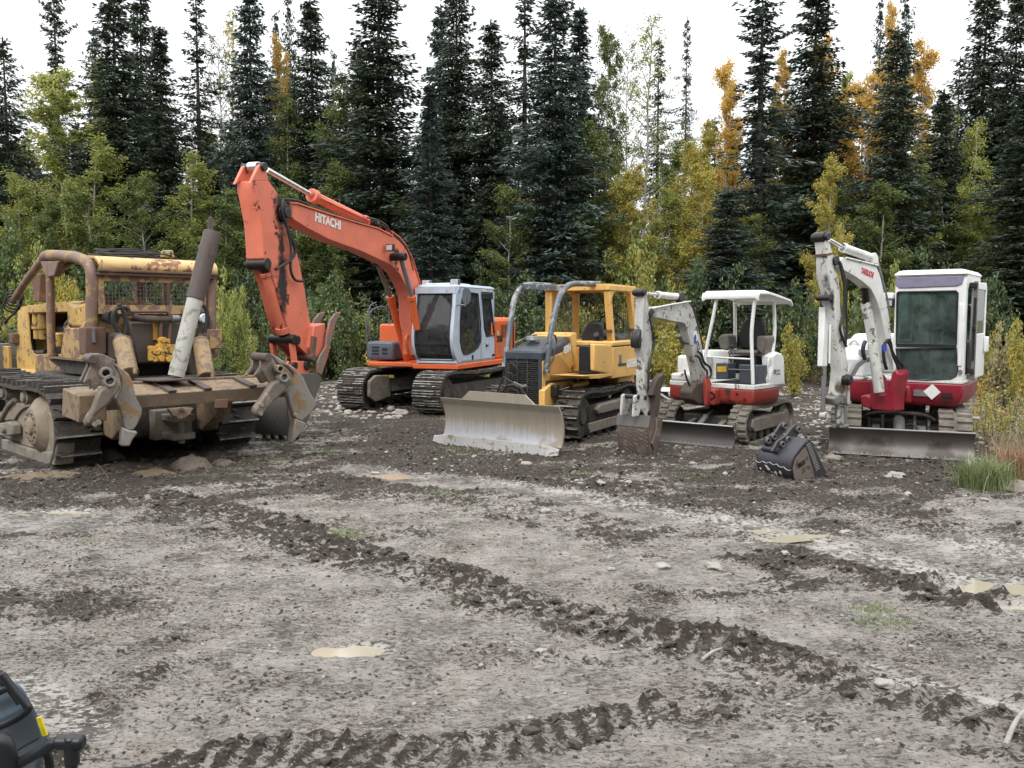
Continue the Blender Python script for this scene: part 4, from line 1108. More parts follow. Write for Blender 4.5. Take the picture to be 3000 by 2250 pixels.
# ripper beam
bL, bR = 1.66, -1.22
beam = MB().loft([[(-3.12, y, .925), (-3.15, y, 1.10), (-2.62, y, 1.20), (-2.50, y, 1.20), (-2.55, y, .95), (-2.8, y, .90)] for y in (bL, bR)])
K.part('ripper_beam', beam, M['cat_beam'], ca, bevel=.012)
K.part('beam_shade_plate', MB().loft([[(-3.126, y, .93), (-3.154, y, 1.09), (-3.142, y, 1.09), (-3.114, y, .93)] for y in (bL - .25, bR + .1)]), M['beam_rust_shade'], ca)  # added plate: rear face painted darker than the sky-lit top, rust and shade together
K.part('beam_ridge', MB().box(-2.60, -2.52, bR + .1, bL - .35, 1.20, 1.235), M['cat_beam'], ca, bevel=.008)
for px in (1405, ):
    pass
for q, kk in ((cF(CA, [(1405, 700)], -2.95)[0], 0), (cF(C8, [(212, 640)], -2.95)[0], 1), (cF(C8, [(785, 620)], -2.95)[0], 2)):
    K.part('beam_lug', MB().prism([(-3.16, 0, 1.10), (-2.66, 0, 1.20), (-2.66, 0, 1.235), (-3.18, 0, 1.135)], 1, q.y - .055, q.y + .055), M['brown_steel'], ca, bevel=.004)
K.part('beam_end_box', MB().loft([[(-3.14, y, .80), (-3.17, y, 1.14), (-2.62, y, 1.20), (-2.55, y, .84)] for y in (bL + .12, bL - .22)]), M['cat_beam'], ca, bevel=.015)
for y in (.95, -.35):
    K.part('ripper_arm', MB().prism([(-2.9, 0, .95), (-2.5, 0, 1.15), (-1.9, 0, .85), (-1.9, 0, .45), (-2.2, 0, .42), (-2.7, 0, .70)], 1, y - .09, y + .09), M['cat_beam'], ca, bevel=.02)
lug = cF(CA, [(1420, 1000), (1760, 990), (1700, 1080), (1650, 1120), (1560, 1130), (1480, 1090)], -3.1)
K.part('pull_lug', MB().prism(lug, 0, -3.16, -3.08), M['cat_beam'], ca, bevel=.01)
q = ca.F(*CA([(1610, 1065)])[0], -3.16); K.part('lug_eye', MB().ring(q, q + Vector((-.02, 0, 0)), .075, .045), M['rust'], ca)
K.part('beam_patch', MB().prism(cF(C8, [(400, 830), (560, 825), (545, 940), (380, 945)], -3.14), 0, -3.16, -3.12), M['rust'], ca, bevel=.01)
# pole on its plate
pt = [ca.T(*q, 1.245) for q in CA([(1215, 460), (1751, 445), (1860, 600), (1290, 620)])]
pbot = cF(CA, [(1545, 565)], -2.70)[0]
K.part('pole_plate', MB().prism([(-2.45, .80, 1), (-2.45, .27, 1), (-2.95, .12, 1), (-2.95, .68, 1)], 2, 1.24, 1.265), M['brown_steel'], ca, bevel=.004)
ptop = cF(C1, [(1292, 165)], -2.70)[0]; pmid = cF(C1, [(1185, 572)], -2.70)[0]
d_ = (ptop - pbot).normalized()
K.part('pole', MB().cyl(pbot, pmid + d_ * .1, .108, n=28), M['white_pole'], ca)
K.part('pole_sleeve', MB().cyl(pmid, ptop, .124, n=28), M['brown_steel'], ca, bevel=.006)
K.part('pole_patch', MB().cyl(pbot + d_ * .10, pbot + d_ * .36, .112, n=28), M['white_pole'], ca)
tp2 = cF(C1, [(1280, 70), (1293, 78), (1296, 165), (1264, 165), (1263, 95)], -2.70)
K.part('pole_tab', MB().prism(tp2, 0, -2.71, -2.69), M['brown_steel'], ca)
K.part('pole_fin', MB().prism(cF(C1, [(1284, 220), (1300, 225), (1302, 300), (1276, 320), (1272, 290)], -2.83), 0, -2.84, -2.82), M['brown_steel'], ca)
# shanks, folded outwards on their swivels
def shank(c, yaw, o, bracket, arm, shank_, tooth, holes, pin, extra=()):
    fr = Frame(o, yaw)
    sh = K.part('ripper_shank', MB().prism(S(c, fr, shank_, 0), 1, -.06, .06), M['ripper'], fr, bevel=.02)
    K.part('ripper_tooth', MB().prism(S(c, fr, tooth, .0), 1, -.085, .085), M['ripper'], fr, sh, bevel=.02)
    br = K.part('shank_bracket', MB().prism(S(c, fr, bracket, .14), 1, -.18, -.10).prism(S(c, fr, bracket, .14), 1, .085, .13), M['bracket'], fr, bevel=.02)
    K.part('bracket_arm', MB().prism(S(c, fr, arm, .16), 1, .10, .23), M['bracket'], fr, br, bevel=.035)
    for (hx, hy), r in holes:
        q = S(c, fr, [(hx, hy)], .22)[0]; K.part('bracket_eye', MB().ring(q + Vector((0, -.08, 0)), q + Vector((0, .05, 0)), r, r * .58, 20), M['ripper'], fr, br, bevel=.006)
    q = S(c, fr, [pin], .16)[0]; K.part('bracket_pin', MB().cyl(q + Vector((0, -.3, 0)), q + Vector((0, .12, 0)), .06, n=18), M['brown_steel'], fr, br, bevel=.01)
    for (bx_, by_) in extra:
        q = S(c, fr, [(bx_, by_)], .24)[0]; K.part('bracket_bolt', MB().cyl(q + Vector((0, -.05, 0)), q + Vector((0, .02, 0)), .03, n=12), M['ripper'], fr, br)
oL = ca.M @ Vector((-3.30, 1.28, 0)); oR = ca.M @ Vector((-3.30, -1.05, 0))
shank(CA, 216, oL, [(440, 262), (560, 262), (640, 300), (735, 345), (715, 430), (800, 560), (790, 690), (700, 600), (600, 560), (560, 640), (490, 720), (440, 760), (385, 600), (310, 660), (300, 640), (400, 420), (380, 330)],
      [(600, 620), (640, 572), (700, 568), (760, 590), (795, 640), (780, 740), (640, 930), (480, 1060), (380, 1200), (320, 1255), (298, 1180), (330, 1090), (400, 1000), (440, 880), (500, 740), (590, 690)],
      [(580, 280), (700, 370), (800, 455), (890, 525), (950, 640), (1000, 860), (1072, 990), (1078, 1060), (1005, 1220), (960, 1280), (870, 1290), (832, 1220), (800, 1050), (722, 860), (790, 720), (800, 600), (720, 440)],
      [(805, 1240), (880, 1280), (1010, 1300), (1005, 1330), (950, 1400), (905, 1500), (785, 1500), (795, 1380)], [((595, 520), .075), ((645, 625), .075)], (410, 330), [(450, 1210), (505, 1185)])
shank(C8, 224, oR, [(985, 290), (1050, 240), (1110, 258), (1180, 380), (1300, 420), (1380, 500), (1360, 590), (1290, 560), (1240, 500), (1200, 600), (1100, 640), (1000, 470), (905, 545), (890, 530), (970, 420)],
      [(1205, 540), (1240, 500), (1290, 500), (1360, 560), (1350, 620), (1250, 740), (1080, 900), (980, 1020), (910, 1055), (862, 1000), (880, 930), (940, 850), (1100, 610), (1200, 575)],
      [(1110, 250), (1240, 330), (1400, 430), (1500, 540), (1550, 660), (1600, 760), (1660, 840), (1670, 885), (1600, 1000), (1480, 1110), (1390, 1065), (1330, 900), (1285, 730), (1380, 600), (1390, 500), (1300, 410), (1180, 380)],
      [(1385, 1070), (1450, 1095), (1530, 1130), (1490, 1220), (1420, 1300), (1345, 1385), (1365, 1200)], [((1212, 440), .06), ((1262, 545), .075)], (1020, 290), [(985, 895), (975, 1010), (1440, 1030)])
# front blade far side, seen past the radiator
K.part('blade', MB().box(4.25, 4.32, -1.9, 2.2, .35, 1.33).box(4.27, 4.36, -1.9, 2.2, 1.335, 1.60), M['steel'], ca, bevel=.01)
q = ca.F(*CK([(108, 1440)])[0], 4.0); K.part('blade_rib', MB().box(3.9, 4.25, q.y - .03, q.y + .03, .6, 1.55), M['cat_yellow'], ca, bevel=.01)
K.part('push_arm', MB().box(1.6, 4.25, 1.75, 1.90, .45, .70), M['frame_mud'], ca, bevel=.02)
# cables lying on the roof
cr = Thing('cable_coil', ca.M @ Vector((-.6, .0, 3.03)), 136, 'dark cable coil with a knot of yellowish rope on the ripper dozer roof', 'cable')
rg = random.Random(5)
for k in range(7):
    a = rg.uniform(.35, .62); b2 = rg.uniform(.20, .45); o_ = Vector((rg.uniform(-.1, .1), rg.uniform(-.08, .12), .03 + .012 * k))
    P_ = [o_ + Vector((b2 * math.sin(t), a * math.cos(t), .012 * math.sin(3 * t + k))) for t in [2 * math.pi * i / 24 for i in range(25)]]
    cr.part('cable', MB().tube(P_, .013, 6), M['rubber'])
kn = MB()
for k in range(7):
    P_ = [Vector((-.35 + .05 * math.sin(t * 2 + k), -.38 + .08 * math.cos(t + k), .07 + .045 * math.sin(t + 2 * k))) for t in [2 * math.pi * i / 16 for i in range(17)]]
    kn.tube(P_, .014, 6)
cr.part('rope_knot', kn, M['rope'])
# ------------------------------------------------------------------ big orange excavator
H = Thing('excavator', (-1.84, 20.3, 0), -116, 'large orange tracked excavator with a raised salmon boom and a pale blue grey cab', 'excavator')
up = Frame((-1.84, 20.3, 0), -111)
C2 = crop(650, 430, .5245); CC = crop(1180, 800, .18083); CT = crop(960, 1000, .18083)
undercarriage(H, H.fr, 4.0, 1.0, .70, .41, .04, .455, .05, .19, .028, 3, 5, [M['track'], M['track_edge']])
cf = MB()
cf.prism([(-.55, 0, .42), (.55, 0, .42), (.62, 0, .82), (-.62, 0, .82)], 1, -.78, .78)
cf.cyl((0, 0, .80), (0, 0, 1.0), .62, n=32)
for sx in (1, -1):
    for sy in (1, -1):
        cf.loft([[(sx * .1, sy * .2, .45), (sx * .5, sy * .1, .45), (sx * .5, sy * .1, .80), (sx * .1, sy * .2, .80)], [(sx * .75, sy * .80, .35), (sx * 1.2, sy * .80, .35), (sx * 1.2, sy * .80, .62), (sx * .75, sy * .80, .62)]])
H.part('cross_frame', cf, M['under'], bevel=.02)
# end caps of the right hand track frame seen from inside
H.part('track_guard', MB().prism([(1.62, 0, .20), (1.86, 0, .34), (1.84, 0, .68), (1.60, 0, .80), (1.1, 0, .76), (1.0, 0, .28)], 1, -.66, -.58), M['frame_mud'], bevel=.02)
# --- deck
dk = MB()
dk.prism([(1.42, 1.25, 1), (1.30, -.95, 1), (1.05, -1.25, 1), (-2.0, -1.25, 1), (-2.45, -.8, 1), (-2.6, 0, 1), (-2.45, .8, 1), (-2.0, 1.25, 1)], 2, .99, 1.09)
H.part('deck', dk, M['hit_body'], up, bevel=.02)
H.part('deck_skirt', MB().prism([(1.46, 1.27, 1), (1.46, .16, 1), (1.2, .16, 1), (1.2, 1.1, 1), (-2.0, 1.1, 1), (-2.0, 1.27, 1)], 2, .965, 1.075), M['hit_body'], up, bevel=.015)
# --- engine house, counterweight
eh = MB()
prof = [(-.55, 0, 1.09), (-.55, 0, 1.98), (-.75, 0, 2.05), (-2.0, 0, 2.05), (-2.0, 0, 1.09)]
eh.prism(prof, 1, -1.22, 1.23)
H.part('engine_cover', eh, M['hit_body'], up, bevel=.05)
cw = MB(); rings = []
for z, k in ((1.02, .96), (1.15, 1.0), (1.95, 1.0), (2.06, .97), (2.10, .90)):
    rings.append([(-2.02, -1.22 * k, z), (-2.30 * k, -1.16 * k, z), (-2.56 * k, -.8 * k, z), (-2.66 * k, 0, z), (-2.56 * k, .8 * k, z), (-2.30 * k, 1.18 * k, z), (-2.02, 1.24 * k, z)])
H.part('counterweight', cw.loft(rings), M['hit_body'], up, bevel=.04)
H.part('roof_hatch', MB().box(-1.25, -.72, .35, 1.0, 2.05, 2.11), M['hit_cab'], up, bevel=.02)
lv = MB()
for k in range(9):
    z = 1.62 + k * .035
    lv.box(-1.72, -1.42, 1.228, 1.236, z, z + .018); lv.box(-1.38, -1.16, 1.228, 1.236, z, z + .018)
H.part('vent_louvre', lv, M['black'], up)
H.part('panel_seam', MB().box(-.78, -.765, 1.228, 1.234, 1.1, 1.98).box(-2.03, -2.01, 1.225, 1.247, 1.1, 2.0), M['black'], up)
H.part('right_tank', MB().box(-.6, .55, -1.2, -.42, 1.09, 1.95), M['hit_body'], up, bevel=.05)
tb_ = MB().box(.55, 1.14, -1.2, -.5, 1.12, 1.55)
tool = H.part('tool_box', tb_, M['hit_grey'], up, bevel=.06)
g = MB().box(1.135, 1.15, -1.10, -.58, 1.20, 1.46)
H.part('box_panel', g, M['hit_grey'], up, tool, bevel=.01)
g = MB()
for k in range(3): g.box(1.15, 1.156, -1.05, -.86, 1.24 + k * .075, 1.285 + k * .075)
g.box(1.15, 1.156, -.78, -.64, 1.25, 1.30).box(1.15, 1.156, -.78, -.64, 1.33, 1.40)
H.part('vent', g, M['black'], up, tool)
H.part('handrail', MB().tube([(1.0, -1.18, 1.6), (1.05, -1.2, 2.0), (.9, -1.2, 2.25), (.5, -1.2, 2.35), (.2, -1.15, 2.3), (.15, -1.15, 1.95)], .018, 8, 4), M['hit_grey'], up)
H.part('mirror_post', MB().tube([(1.05, -1.22, 1.12), (1.06, -1.23, 1.9), (.95, -1.2, 2.35), (.75, -1.15, 2.45)], .016, 8, 4), M['hit_grey'], up)
# --- boom
STB = (0.018, 0.012, 0.010, 1)
def lp(p): return tuple(H.fr.I @ (up.M @ Vector(p)))
Parm = up.S(650 + 345 * .5245, 430 + 370 * .5245, .2)
Pm2 = up.S(650 + 320 * .5245, 430 + 790 * .5245, .2); Pm3 = up.S(650 + 975 * .5245, 430 + 610 * .5245, .2)
M['hit_arm_stained'] = paint('oil_stained_salmon_paint', (0.67, 0.170, 0.100), 0.5, wear=0.14, wearcol=(0.06, 0.025, 0.018), wscale=3.0, dirt=0.3, dirtcol=(0.35, 0.13, 0.08), streak=0.25,
    stains=[(lp(Parm), (.28, .28, .42), STB), (lp(Pm2 + Vector((-.12, 0, .1))), (.16, .16, .75), STB), (lp(Pm3), (.14, .14, .2), STB), (lp(Parm + Vector((.05, 0, -.55))), (.1, .1, .25), STB)])
BT = [(368, 318), (420, 322), (480, 342), (600, 381), (760, 430), (870, 460), (950, 503), (1010, 558), (1045, 628), (1070, 720), (1095, 800), (1118, 870), (1122, 1000), (1112, 1075)]
BB = [(1082, 1085), (1072, 1040), (1040, 950), (1000, 850), (962, 760), (930, 700), (880, 645), (820, 612), (720, 573), (600, 518), (480, 455), (410, 412), (368, 378), (355, 345)]
CR = lambda pts: [(px, py) for px, py in pts]
bt_px = C2(BT[:7]) + [(1146, 680), (1168, 697), (1187, 720), (1209, 766), (1222, 809), (1237, 860), (1247, 950), (1240, 1030)]
bb_px = [(1215, 1040), (1214, 990), (1204, 930), (1202, 873), (1192, 842), (1171, 802), (1143, 774), (1111, 760), (1060, 736)] + C2(BB[9:])
bpoly = [up.S(a, b_, .2) for a, b_ in bt_px + bb_px]
H.part('boom', MB().prism(bpoly, 1, -.10, .2), M['hit_arm_stained'], up, bevel=.012)
fl = MB()
tp = [up.S(a, b_, .2) for a, b_ in bt_px]
fl.loft([[(p.x, .23, p.z + .005), (p.x, -.13, p.z + .005), (p.x, -.13, p.z + .03), (p.x, .23, p.z + .03)] for p in tp])
bflange = H.part('boom_flange', fl, M['hit_arm_stained'], up)
# boom tip ears
H.part('boom_pin', MB().cyl((Parm.x, -.30, Parm.z), (Parm.x, .30, Parm.z), .085, n=20).cyl((Parm.x, .2, Parm.z), (Parm.x, .235, Parm.z), .15, n=24), M['grease'], up, bevel=.01)
tx = C2([(518, 412), (662, 462)]); a0 = up.S(*tx[0], .205); a1 = up.S(*tx[1], .205)
dd = (a1 - a0).normalized(); uu = Vector((0, 0, 1)); uu = (uu - dd * uu.dot(dd)).normalized()
L_ = (a1 - a0).length
tm = text_mb('HITACHI', .30, (0, 0, 0), (1, 0, 0), (0, 1, 0), .003, .012)
wd = max(q[0] for q in tm.v); k_ = L_ / wd
nn = dd.cross(uu)
tm.v = [tuple(a0 + dd * (q[0] * k_) + uu * (q[1] * k_ * 1.0) + Vector((0, .003, 0)) - Vector((0, q[2], 0))) for q in tm.v]
H.part('lettering', tm, M['white_letter'], up)
# --- arm
AP = [(207, 104), (228, 93), (248, 125), (262, 190), (298, 240), (335, 298), (360, 400), (400, 520), (432, 640), (463, 800), (497, 1000), (503, 1080), (492, 1172), (440, 1125), (382, 1052), (342, 930), (302, 780), (266, 668), (236, 622), (230, 520), (224, 430), (204, 320), (186, 232), (160, 205)]
apoly = S(C2, up, AP, .18)
ear = S(C2, up, AP[:4] + [(186, 190), (160, 205)], .18)
body = S(C2, up, AP[3:22] + [(186, 232), (190, 188)], .18)
ab = MB().prism(body, 1, -.18, .18).prism(ear, 1, .12, .18).prism(ear, 1, -.18, -.12)
H.part('arm', ab, M['hit_arm_stained'], up, bevel=.012)
pe = up.S(*C2([(230, 112)])[0], .18)
H.part('arm_end_pin', MB().cyl((pe.x, -.22, pe.z), (pe.x, .23, pe.z), .07, n=18), M['grease'], up, bevel=.008)
# arm cylinder
q0 = up.S(*C2([(250, 128)])[0], .0); q1 = up.S(*C2([(500, 270)])[0], .0); q2 = up.S(*C2([(805, 418)])[0], .0); q3 = up.S(*C2([(840, 440)])[0], 0)
H.part('cylinder', MB().cyl(q1, q2, .095, n=20).cyl(q1, q1 + (q2 - q1) * .07, .125, n=20).cyl(q2 - (q2 - q1) * .04, q2, .115, n=16).tube([q1 + Vector((0, .10, -.02)), q2 + Vector((0, .10, .0))], .022, 8), M['hit_boom'], up, bevel=.006)
H.part('cylinder_rod', MB().cyl(q0, q1, .048, n=18).cyl(pe + Vector((0, -.26, 0)), pe + Vector((0, -.08, 0)), .09, n=16), M['chrome'], up)
H.part('cylinder_foot', MB().cyl((q3.x, -.2, q3.z), (q3.x, .2, q3.z), .07, n=16).prism([q2, q3 + Vector((.12, 0, -.1)), q3 + Vector((-.25, 0, -.1)), q3 + Vector((-.05, 0, .08))], 1, -.09, .09), M['grease'], up, bevel=.01)
# bucket cylinder on the outer face of the arm
b0, b1, b2 = [up.S(*q, .06) for q in C2([(222, 655), (245, 700), (345, 1040)])]
H.part('cylinder', MB().cyl(b1, b2, .088, n=20).cyl(b2 - (b2 - b1) * .1, b2, .115, n=18).cyl(b1, b1 + (b2 - b1) * .06, .105, n=18), M['hit_boom'], up, bevel=.006)
H.part('cylinder_foot', MB().cyl((b0.x, -.19, b0.z), (b0.x, .19, b0.z), .10, n=18).cyl(b0, b1, .07), M['grease'], up, bevel=.01)
b3 = up.S(*C2([(350, 1075)])[0], .06); b4 = up.S(*C2([(408, 1080)])[0], .2)
H.part('link_pin', MB().cyl((b3.x, -.22, b3.z), (b3.x, .27, b3.z), .085, n=18).cyl((b4.x, -.1, b4.z), (b4.x, .27, b4.z), .08, n=18).cyl(b2, b3, .05), M['grease'], up, bevel=.01)
c0 = up.S(*C2([(408, 1225)])[0], .2); c1 = up.S(*C2([(500, 1225)])[0], .2)
lk = MB()
for y in (-.2, .2): lk.bar((b3.x, y, b3.z), (c0.x, y, c0.z), .03, .06).bar((b4.x, y, b4.z), (c1.x + .05, y, c1.z + .2), .03, .055)
H.part('bucket_link', lk, M['hit_arm_stained'], up, bevel=.01)
# bucket
C8 = crop(540, 980, .2291)
yb = .50
side = S(C8, up, [(1470, 505), (1705, 497), (1760, 560), (1740, 640), (1660, 860), (1560, 1150), (1480, 1290), (1410, 1300), (1360, 1180), (1330, 1000), (1330, 800), (1400, 620)], yb)
bk = MB()
shell = side[6:] + side[:1]
yl = -.30
bk.prism(side, 1, yb - .03, yb).prism(side, 1, yl, yl + .03)
bk.loft([[(p.x, yl + .01, p.z), (p.x, yb - .01, p.z), (p.x - .03, yb - .01, p.z), (p.x - .03, yl + .01, p.z)] for p in side[6:] + side[:2]])
bucket = H.part('bucket', bk, M['bucket_dark'], up, bevel=.01)
for k in range(5):
    y = yl + .06 + k * (yb - yl - .12) / 4; p = side[6]
    H.part('bucket_tooth', MB().loft([[(p.x - .06, y - .05, p.z + .1), (p.x + .05, y - .05, p.z + .1), (p.x + .05, y + .05, p.z + .1), (p.x - .06, y + .05, p.z + .1)], [(p.x - .06, y - .03, p.z - .16), (p.x - .03, y - .03, p.z - .16), (p.x - .03, y + .03, p.z - .16), (p.x - .06, y + .03, p.z - .16)]]), M['steel'], up, bucket)
hk = S(C8, up, [(1290, 400), (1340, 340), (1560, 340), (1620, 420), (1600, 500), (1470, 510), (1330, 480)], .24)
H.part('bucket_hanger', MB().prism(hk, 1, .19, .24).prism(hk, 1, -.24, -.19), M['hit_boom'], up, bevel=.01)
pp = up.S(*C8([(1560, 395)])[0], .24); pq = up.S(*C8([(1400, 400)])[0], .24)
H.part('bucket_pin', MB().cyl((pp.x, -.27, pp.z), (pp.x, .28, pp.z), .085, n=20).cyl((pq.x, -.27, pq.z), (pq.x, .28, pq.z), .07, n=20), M['grease'], up, bevel=.01)
# thumb
TF = [(662, 922), (630, 930), (600, 972), (584, 1050), (576, 1118), (546, 1168), (530, 1208), (532, 1262), (554, 1272), (588, 1170), (602, 1100), (614, 1046), (632, 980), (658, 932)]
for y in (.36, .02, -.32):
    po = S(C2, up, TF, .36)
    n_ = 5
    tipm = MB().m(0).prism(po, 1, y - .022, y + .022)
    H.part('thumb_finger', tipm, M['thumb'] if 'thumb' in M else M['hit_boom'], up, bevel=.006)
tcr = S(C2, up, [(515, 1000), (580, 985), (575, 1110), (545, 1165), (520, 1190), (500, 1120)], .3)
H.part('thumb_base', MB().prism(tcr, 1, -.30, .30), M['hit_boom'], up, bevel=.02)
tc = S(C2, up, [(515, 1060), (502, 1175)], .3)
H.part('thumb_link', MB().bar(tc[0], tc[1], .03, .06).cyl(tc[1] + Vector((0, -.4, 0)), tc[1] + Vector((0, .05, 0)), .07), M['rust'], up, bevel=.01)
# boom cylinders
for pts, y in (([(1173, 752), (1206, 868), (1222, 965)], .42), ([(1104, 770), (1143, 868), (1192, 1058)], -.33)):
    a, b_, c = [up.S(px, py, y) for px, py in pts]
    H.part('cylinder', MB().cyl(b_, c, .075, n=20).cyl(b_, b_ + (c - b_) * .12, .092, n=18), M['hit_body'], up, bevel=.006)
    H.part('cylinder_rod', MB().cyl(a, b_, .05, n=18), M['steel'], up)
    H.part('cylinder_pin', MB().cyl((a.x, y * .5, a.z), (a.x, y * 1.3, a.z), .085, n=18), M['grease'], up, bevel=.01)
# hoses
hs_ = [([(345, 290), (338, 360), (372, 470), (408, 575), (385, 630), (300, 685)], .26, .028), ([(362, 440), (386, 560), (384, 680), (408, 742), (452, 750)], .27, .024),
       ([(345, 292), (420, 300), (470, 318), (500, 335)], .2, .022), ([(810, 395), (870, 410), (920, 440), (945, 480), (1000, 530), (1040, 590), (1068, 690)], .20, .02),
       ([(830, 405), (900, 440), (950, 500), (1015, 560), (1060, 680)], .12, .02), ([(470, 318), (620, 372), (800, 425)], .2, .016)]
for pts, y, r in hs_:
    H.part('hydraulic_hose', MB().tube(S(C2, up, pts, y), r, 8, 6), M['rubber'] if r > .02 else M['rust_dark'], up)
for k, x in enumerate((1040, 1060, 1080)):
    H.part('hydraulic_hose', MB().tube(S(C2, up, [(x, 1150), (x - 12, 1080), (x, 1052), (x + 14, 1075), (x + 14, 1130), (x + 30, 1180)], .05), .03, 8, 5), M['rubber'] if k == 1 else M['hit_body'], up)
bl_ = up.S(*C2([(935, 566)])[0], .30)
wl = H.part('work_light', MB().box(bl_.x - .03, bl_.x + .06, .25, .42, bl_.z - .07, bl_.z + .08), M['black'], up, bevel=.01)
H.part('lamp_lens', MB().box(bl_.x + .06, bl_.x + .07, .27, .40, bl_.z - .05, bl_.z + .06), M['lens'], up, wl)
# --- cab
YL, YR = 1.24, .26
prf = [up.S(a, b_, YL) for a, b_ in CC([(900, 228), (862, 330), (850, 500), (832, 700), (815, 900), (808, 1050), (815, 1180), (840, 1320), (880, 1420), (925, 1462)])]
xr = -.72
# keep the profile convex and sane
prf = [Vector((p.x, YL, p.z)) for p in prf]
zt = prf[0].z
wall_o = prf + [Vector((xr, YL, prf[-1].z)), Vector((xr, YL, zt - .12)), Vector((xr + .12, YL, zt))]
door_w = S(CC, up, [(985, 300), (1150, 325), (1215, 335), (1240, 600), (1265, 1000), (1262, 1110), (1225, 1200), (1150, 1270), (1060, 1312), (985, 1318), (950, 1240), (925, 1100), (925, 800), (940, 500)], YL)
spx = up.S(*CC([(1262, 700)])[0], YL).x
rear_w = S(CC, up, [(1275, 330), (1410, 340), (1450, 700), (1480, 1010), (1350, 1025), (1320, 900)], YL)
cb = MB()
front_piece = [p for p in prf] + [Vector((spx - .02, YL, prf[-1].z)), Vector((spx, YL, zt))]
holed(cb, front_piece, door_w, 1, YL - .04, YL)
rear_piece = [Vector((spx, YL, zt)), Vector((spx - .02, YL, prf[-1].z)), Vector((xr, YL, prf[-1].z)), Vector((xr, YL, zt - .12)), Vector((xr + .12, YL, zt))]
holed(cb, rear_piece, rear_w, 1, YL - .04, YL)
# right wall: big window, and rear wall
rw = [Vector((p.x - .12 if 0 < i < len(prf) - 1 else p.x, YR, p.z)) for i, p in enumerate(prf)] + [Vector((xr, YR, prf[-1].z)), Vector((xr, YR, zt))]
holed(cb, rw, [(.95, YR, zt - .15), (.95, YR, 1.55), (-.5, YR, 1.55), (-.5, YR, zt - .15)], 1, YR, YR + .04)
holed(cb, [(xr, YR, prf[-1].z), (xr, YL, prf[-1].z), (xr, YL, zt - .05), (xr, YR, zt - .05)], [(xr, YR + .1, 1.7), (xr, YL - .1, 1.7), (xr, YL - .1, zt - .2), (xr, YR + .1, zt - .2)], 0, xr, xr + .04)
# front pillars, sill and header following the profile
for y0, y1 in ((YL - .08, YL + .012), (YR - .012, YR + .075)):
    cb.loft([[(p.x + .01, y0, p.z), (p.x + .01, y1, p.z), (p.x - .07, y1, p.z), (p.x - .07, y0, p.z)] for p in prf])
cb.box(prf[0].x - .12, prf[1].x + .02, YR, YL, prf[1].z, zt)
cb.box(prf[-2].x - .1, prf[-2].x + .015, YR, YL, prf[-1].z, prf[-2].z + .03)
cb.box(xr, prf[-1].x - .05, YR, YL, prf[-1].z, prf[-1].z + .05)
cab = H.part('cab', cb, M['hit_cab'], up, bevel=.012, ang=30)
rf = MB(); rr = []
for z, k in ((zt - .005, 0), (zt + .04, .0), (zt + .075, .08)):
    rr.append([(prf[0].x - k, YR - .01 + k, z), (prf[0].x - k, YL + .01 - k, z), (xr + k, YL + .01 - k, z), (xr + k, YR - .01 + k, z)])
H.part('roof', rf.loft(rr), M['hit_cab'], up, cab, bevel=.03)
H.part('roof_hatch', MB().box(.35, prf[0].x - .08, YR + .14, YL - .16, zt + .07, zt + .10), M['tb_clean'], up, cab, bevel=.012)
gl = MB()
gl.loft([[(p.x - .02, YR + .06, p.z), (p.x - .02, YL - .07, p.z), (p.x - .028, YL - .07, p.z), (p.x - .028, YR + .06, p.z)] for p in prf[1:-1]])
gl.prism(door_w, 1, YL - .03, YL - .022).prism(rear_w, 1, YL - .03, YL - .022)
gl.box(-.5, .95, YR + .02, YR + .028, 1.55, zt - .15).box(xr + .015, xr + .022, YR + .1, YL - .1, 1.7, zt - .2)
H.part('cab_glass', gl, M['glass_clear'], up, cab)
# gaskets
gk = MB()
def gasket(mb, lp_, y, r=.012):
    n_ = len(lp_)
    mb.tube([Vector((p[0], y, p[2])) for p in list(lp_) + [lp_[0]]], r, 6)
gasket(gk, door_w, YL + .003, .016); gasket(gk, rear_w, YL + .003, .02)
gk.tube([(p.x + .008, YR + .07, p.z) for p in prf[1:-1]] + [(p.x + .008, YL - .08, p.z) for p in prf[1:-1][::-1]] + [(prf[1].x + .008, YR + .07, prf[1].z)], .016, 6)
pmid = prf[6]
gk.box(pmid.x - .02, pmid.x + .006, YR + .07, YL - .08, pmid.z + .02, pmid.z + .06)
gk.box(spx - .05, xr + .1, YL + .001, YL + .006, zt - .22, zt - .06)
gk.box(spx - .02, spx - .012, YL, YL + .004, 1.15, zt - .05)
H.part('window_gasket', gk, M['black'], up, cab)
dm = [p for p in door_w]
H.part('door_lower_panel', MB().prism([Vector((dm[12].x, YL, 1.62)), Vector((dm[4].x, YL, 1.66)), *dm[5:12]], 1, YL - .021, YL - .015), M['glass_clear'], up, cab)
H.part('door_handle', MB().box(-.28, -.18, YL, YL + .03, 1.42, 1.46).box(.60, .64, YL, YL + .03, 1.15, 1.25).cyl((-.6, YL, 1.2), (-.6, YL + .05, 1.2), .03), M['grease'], up, cab)
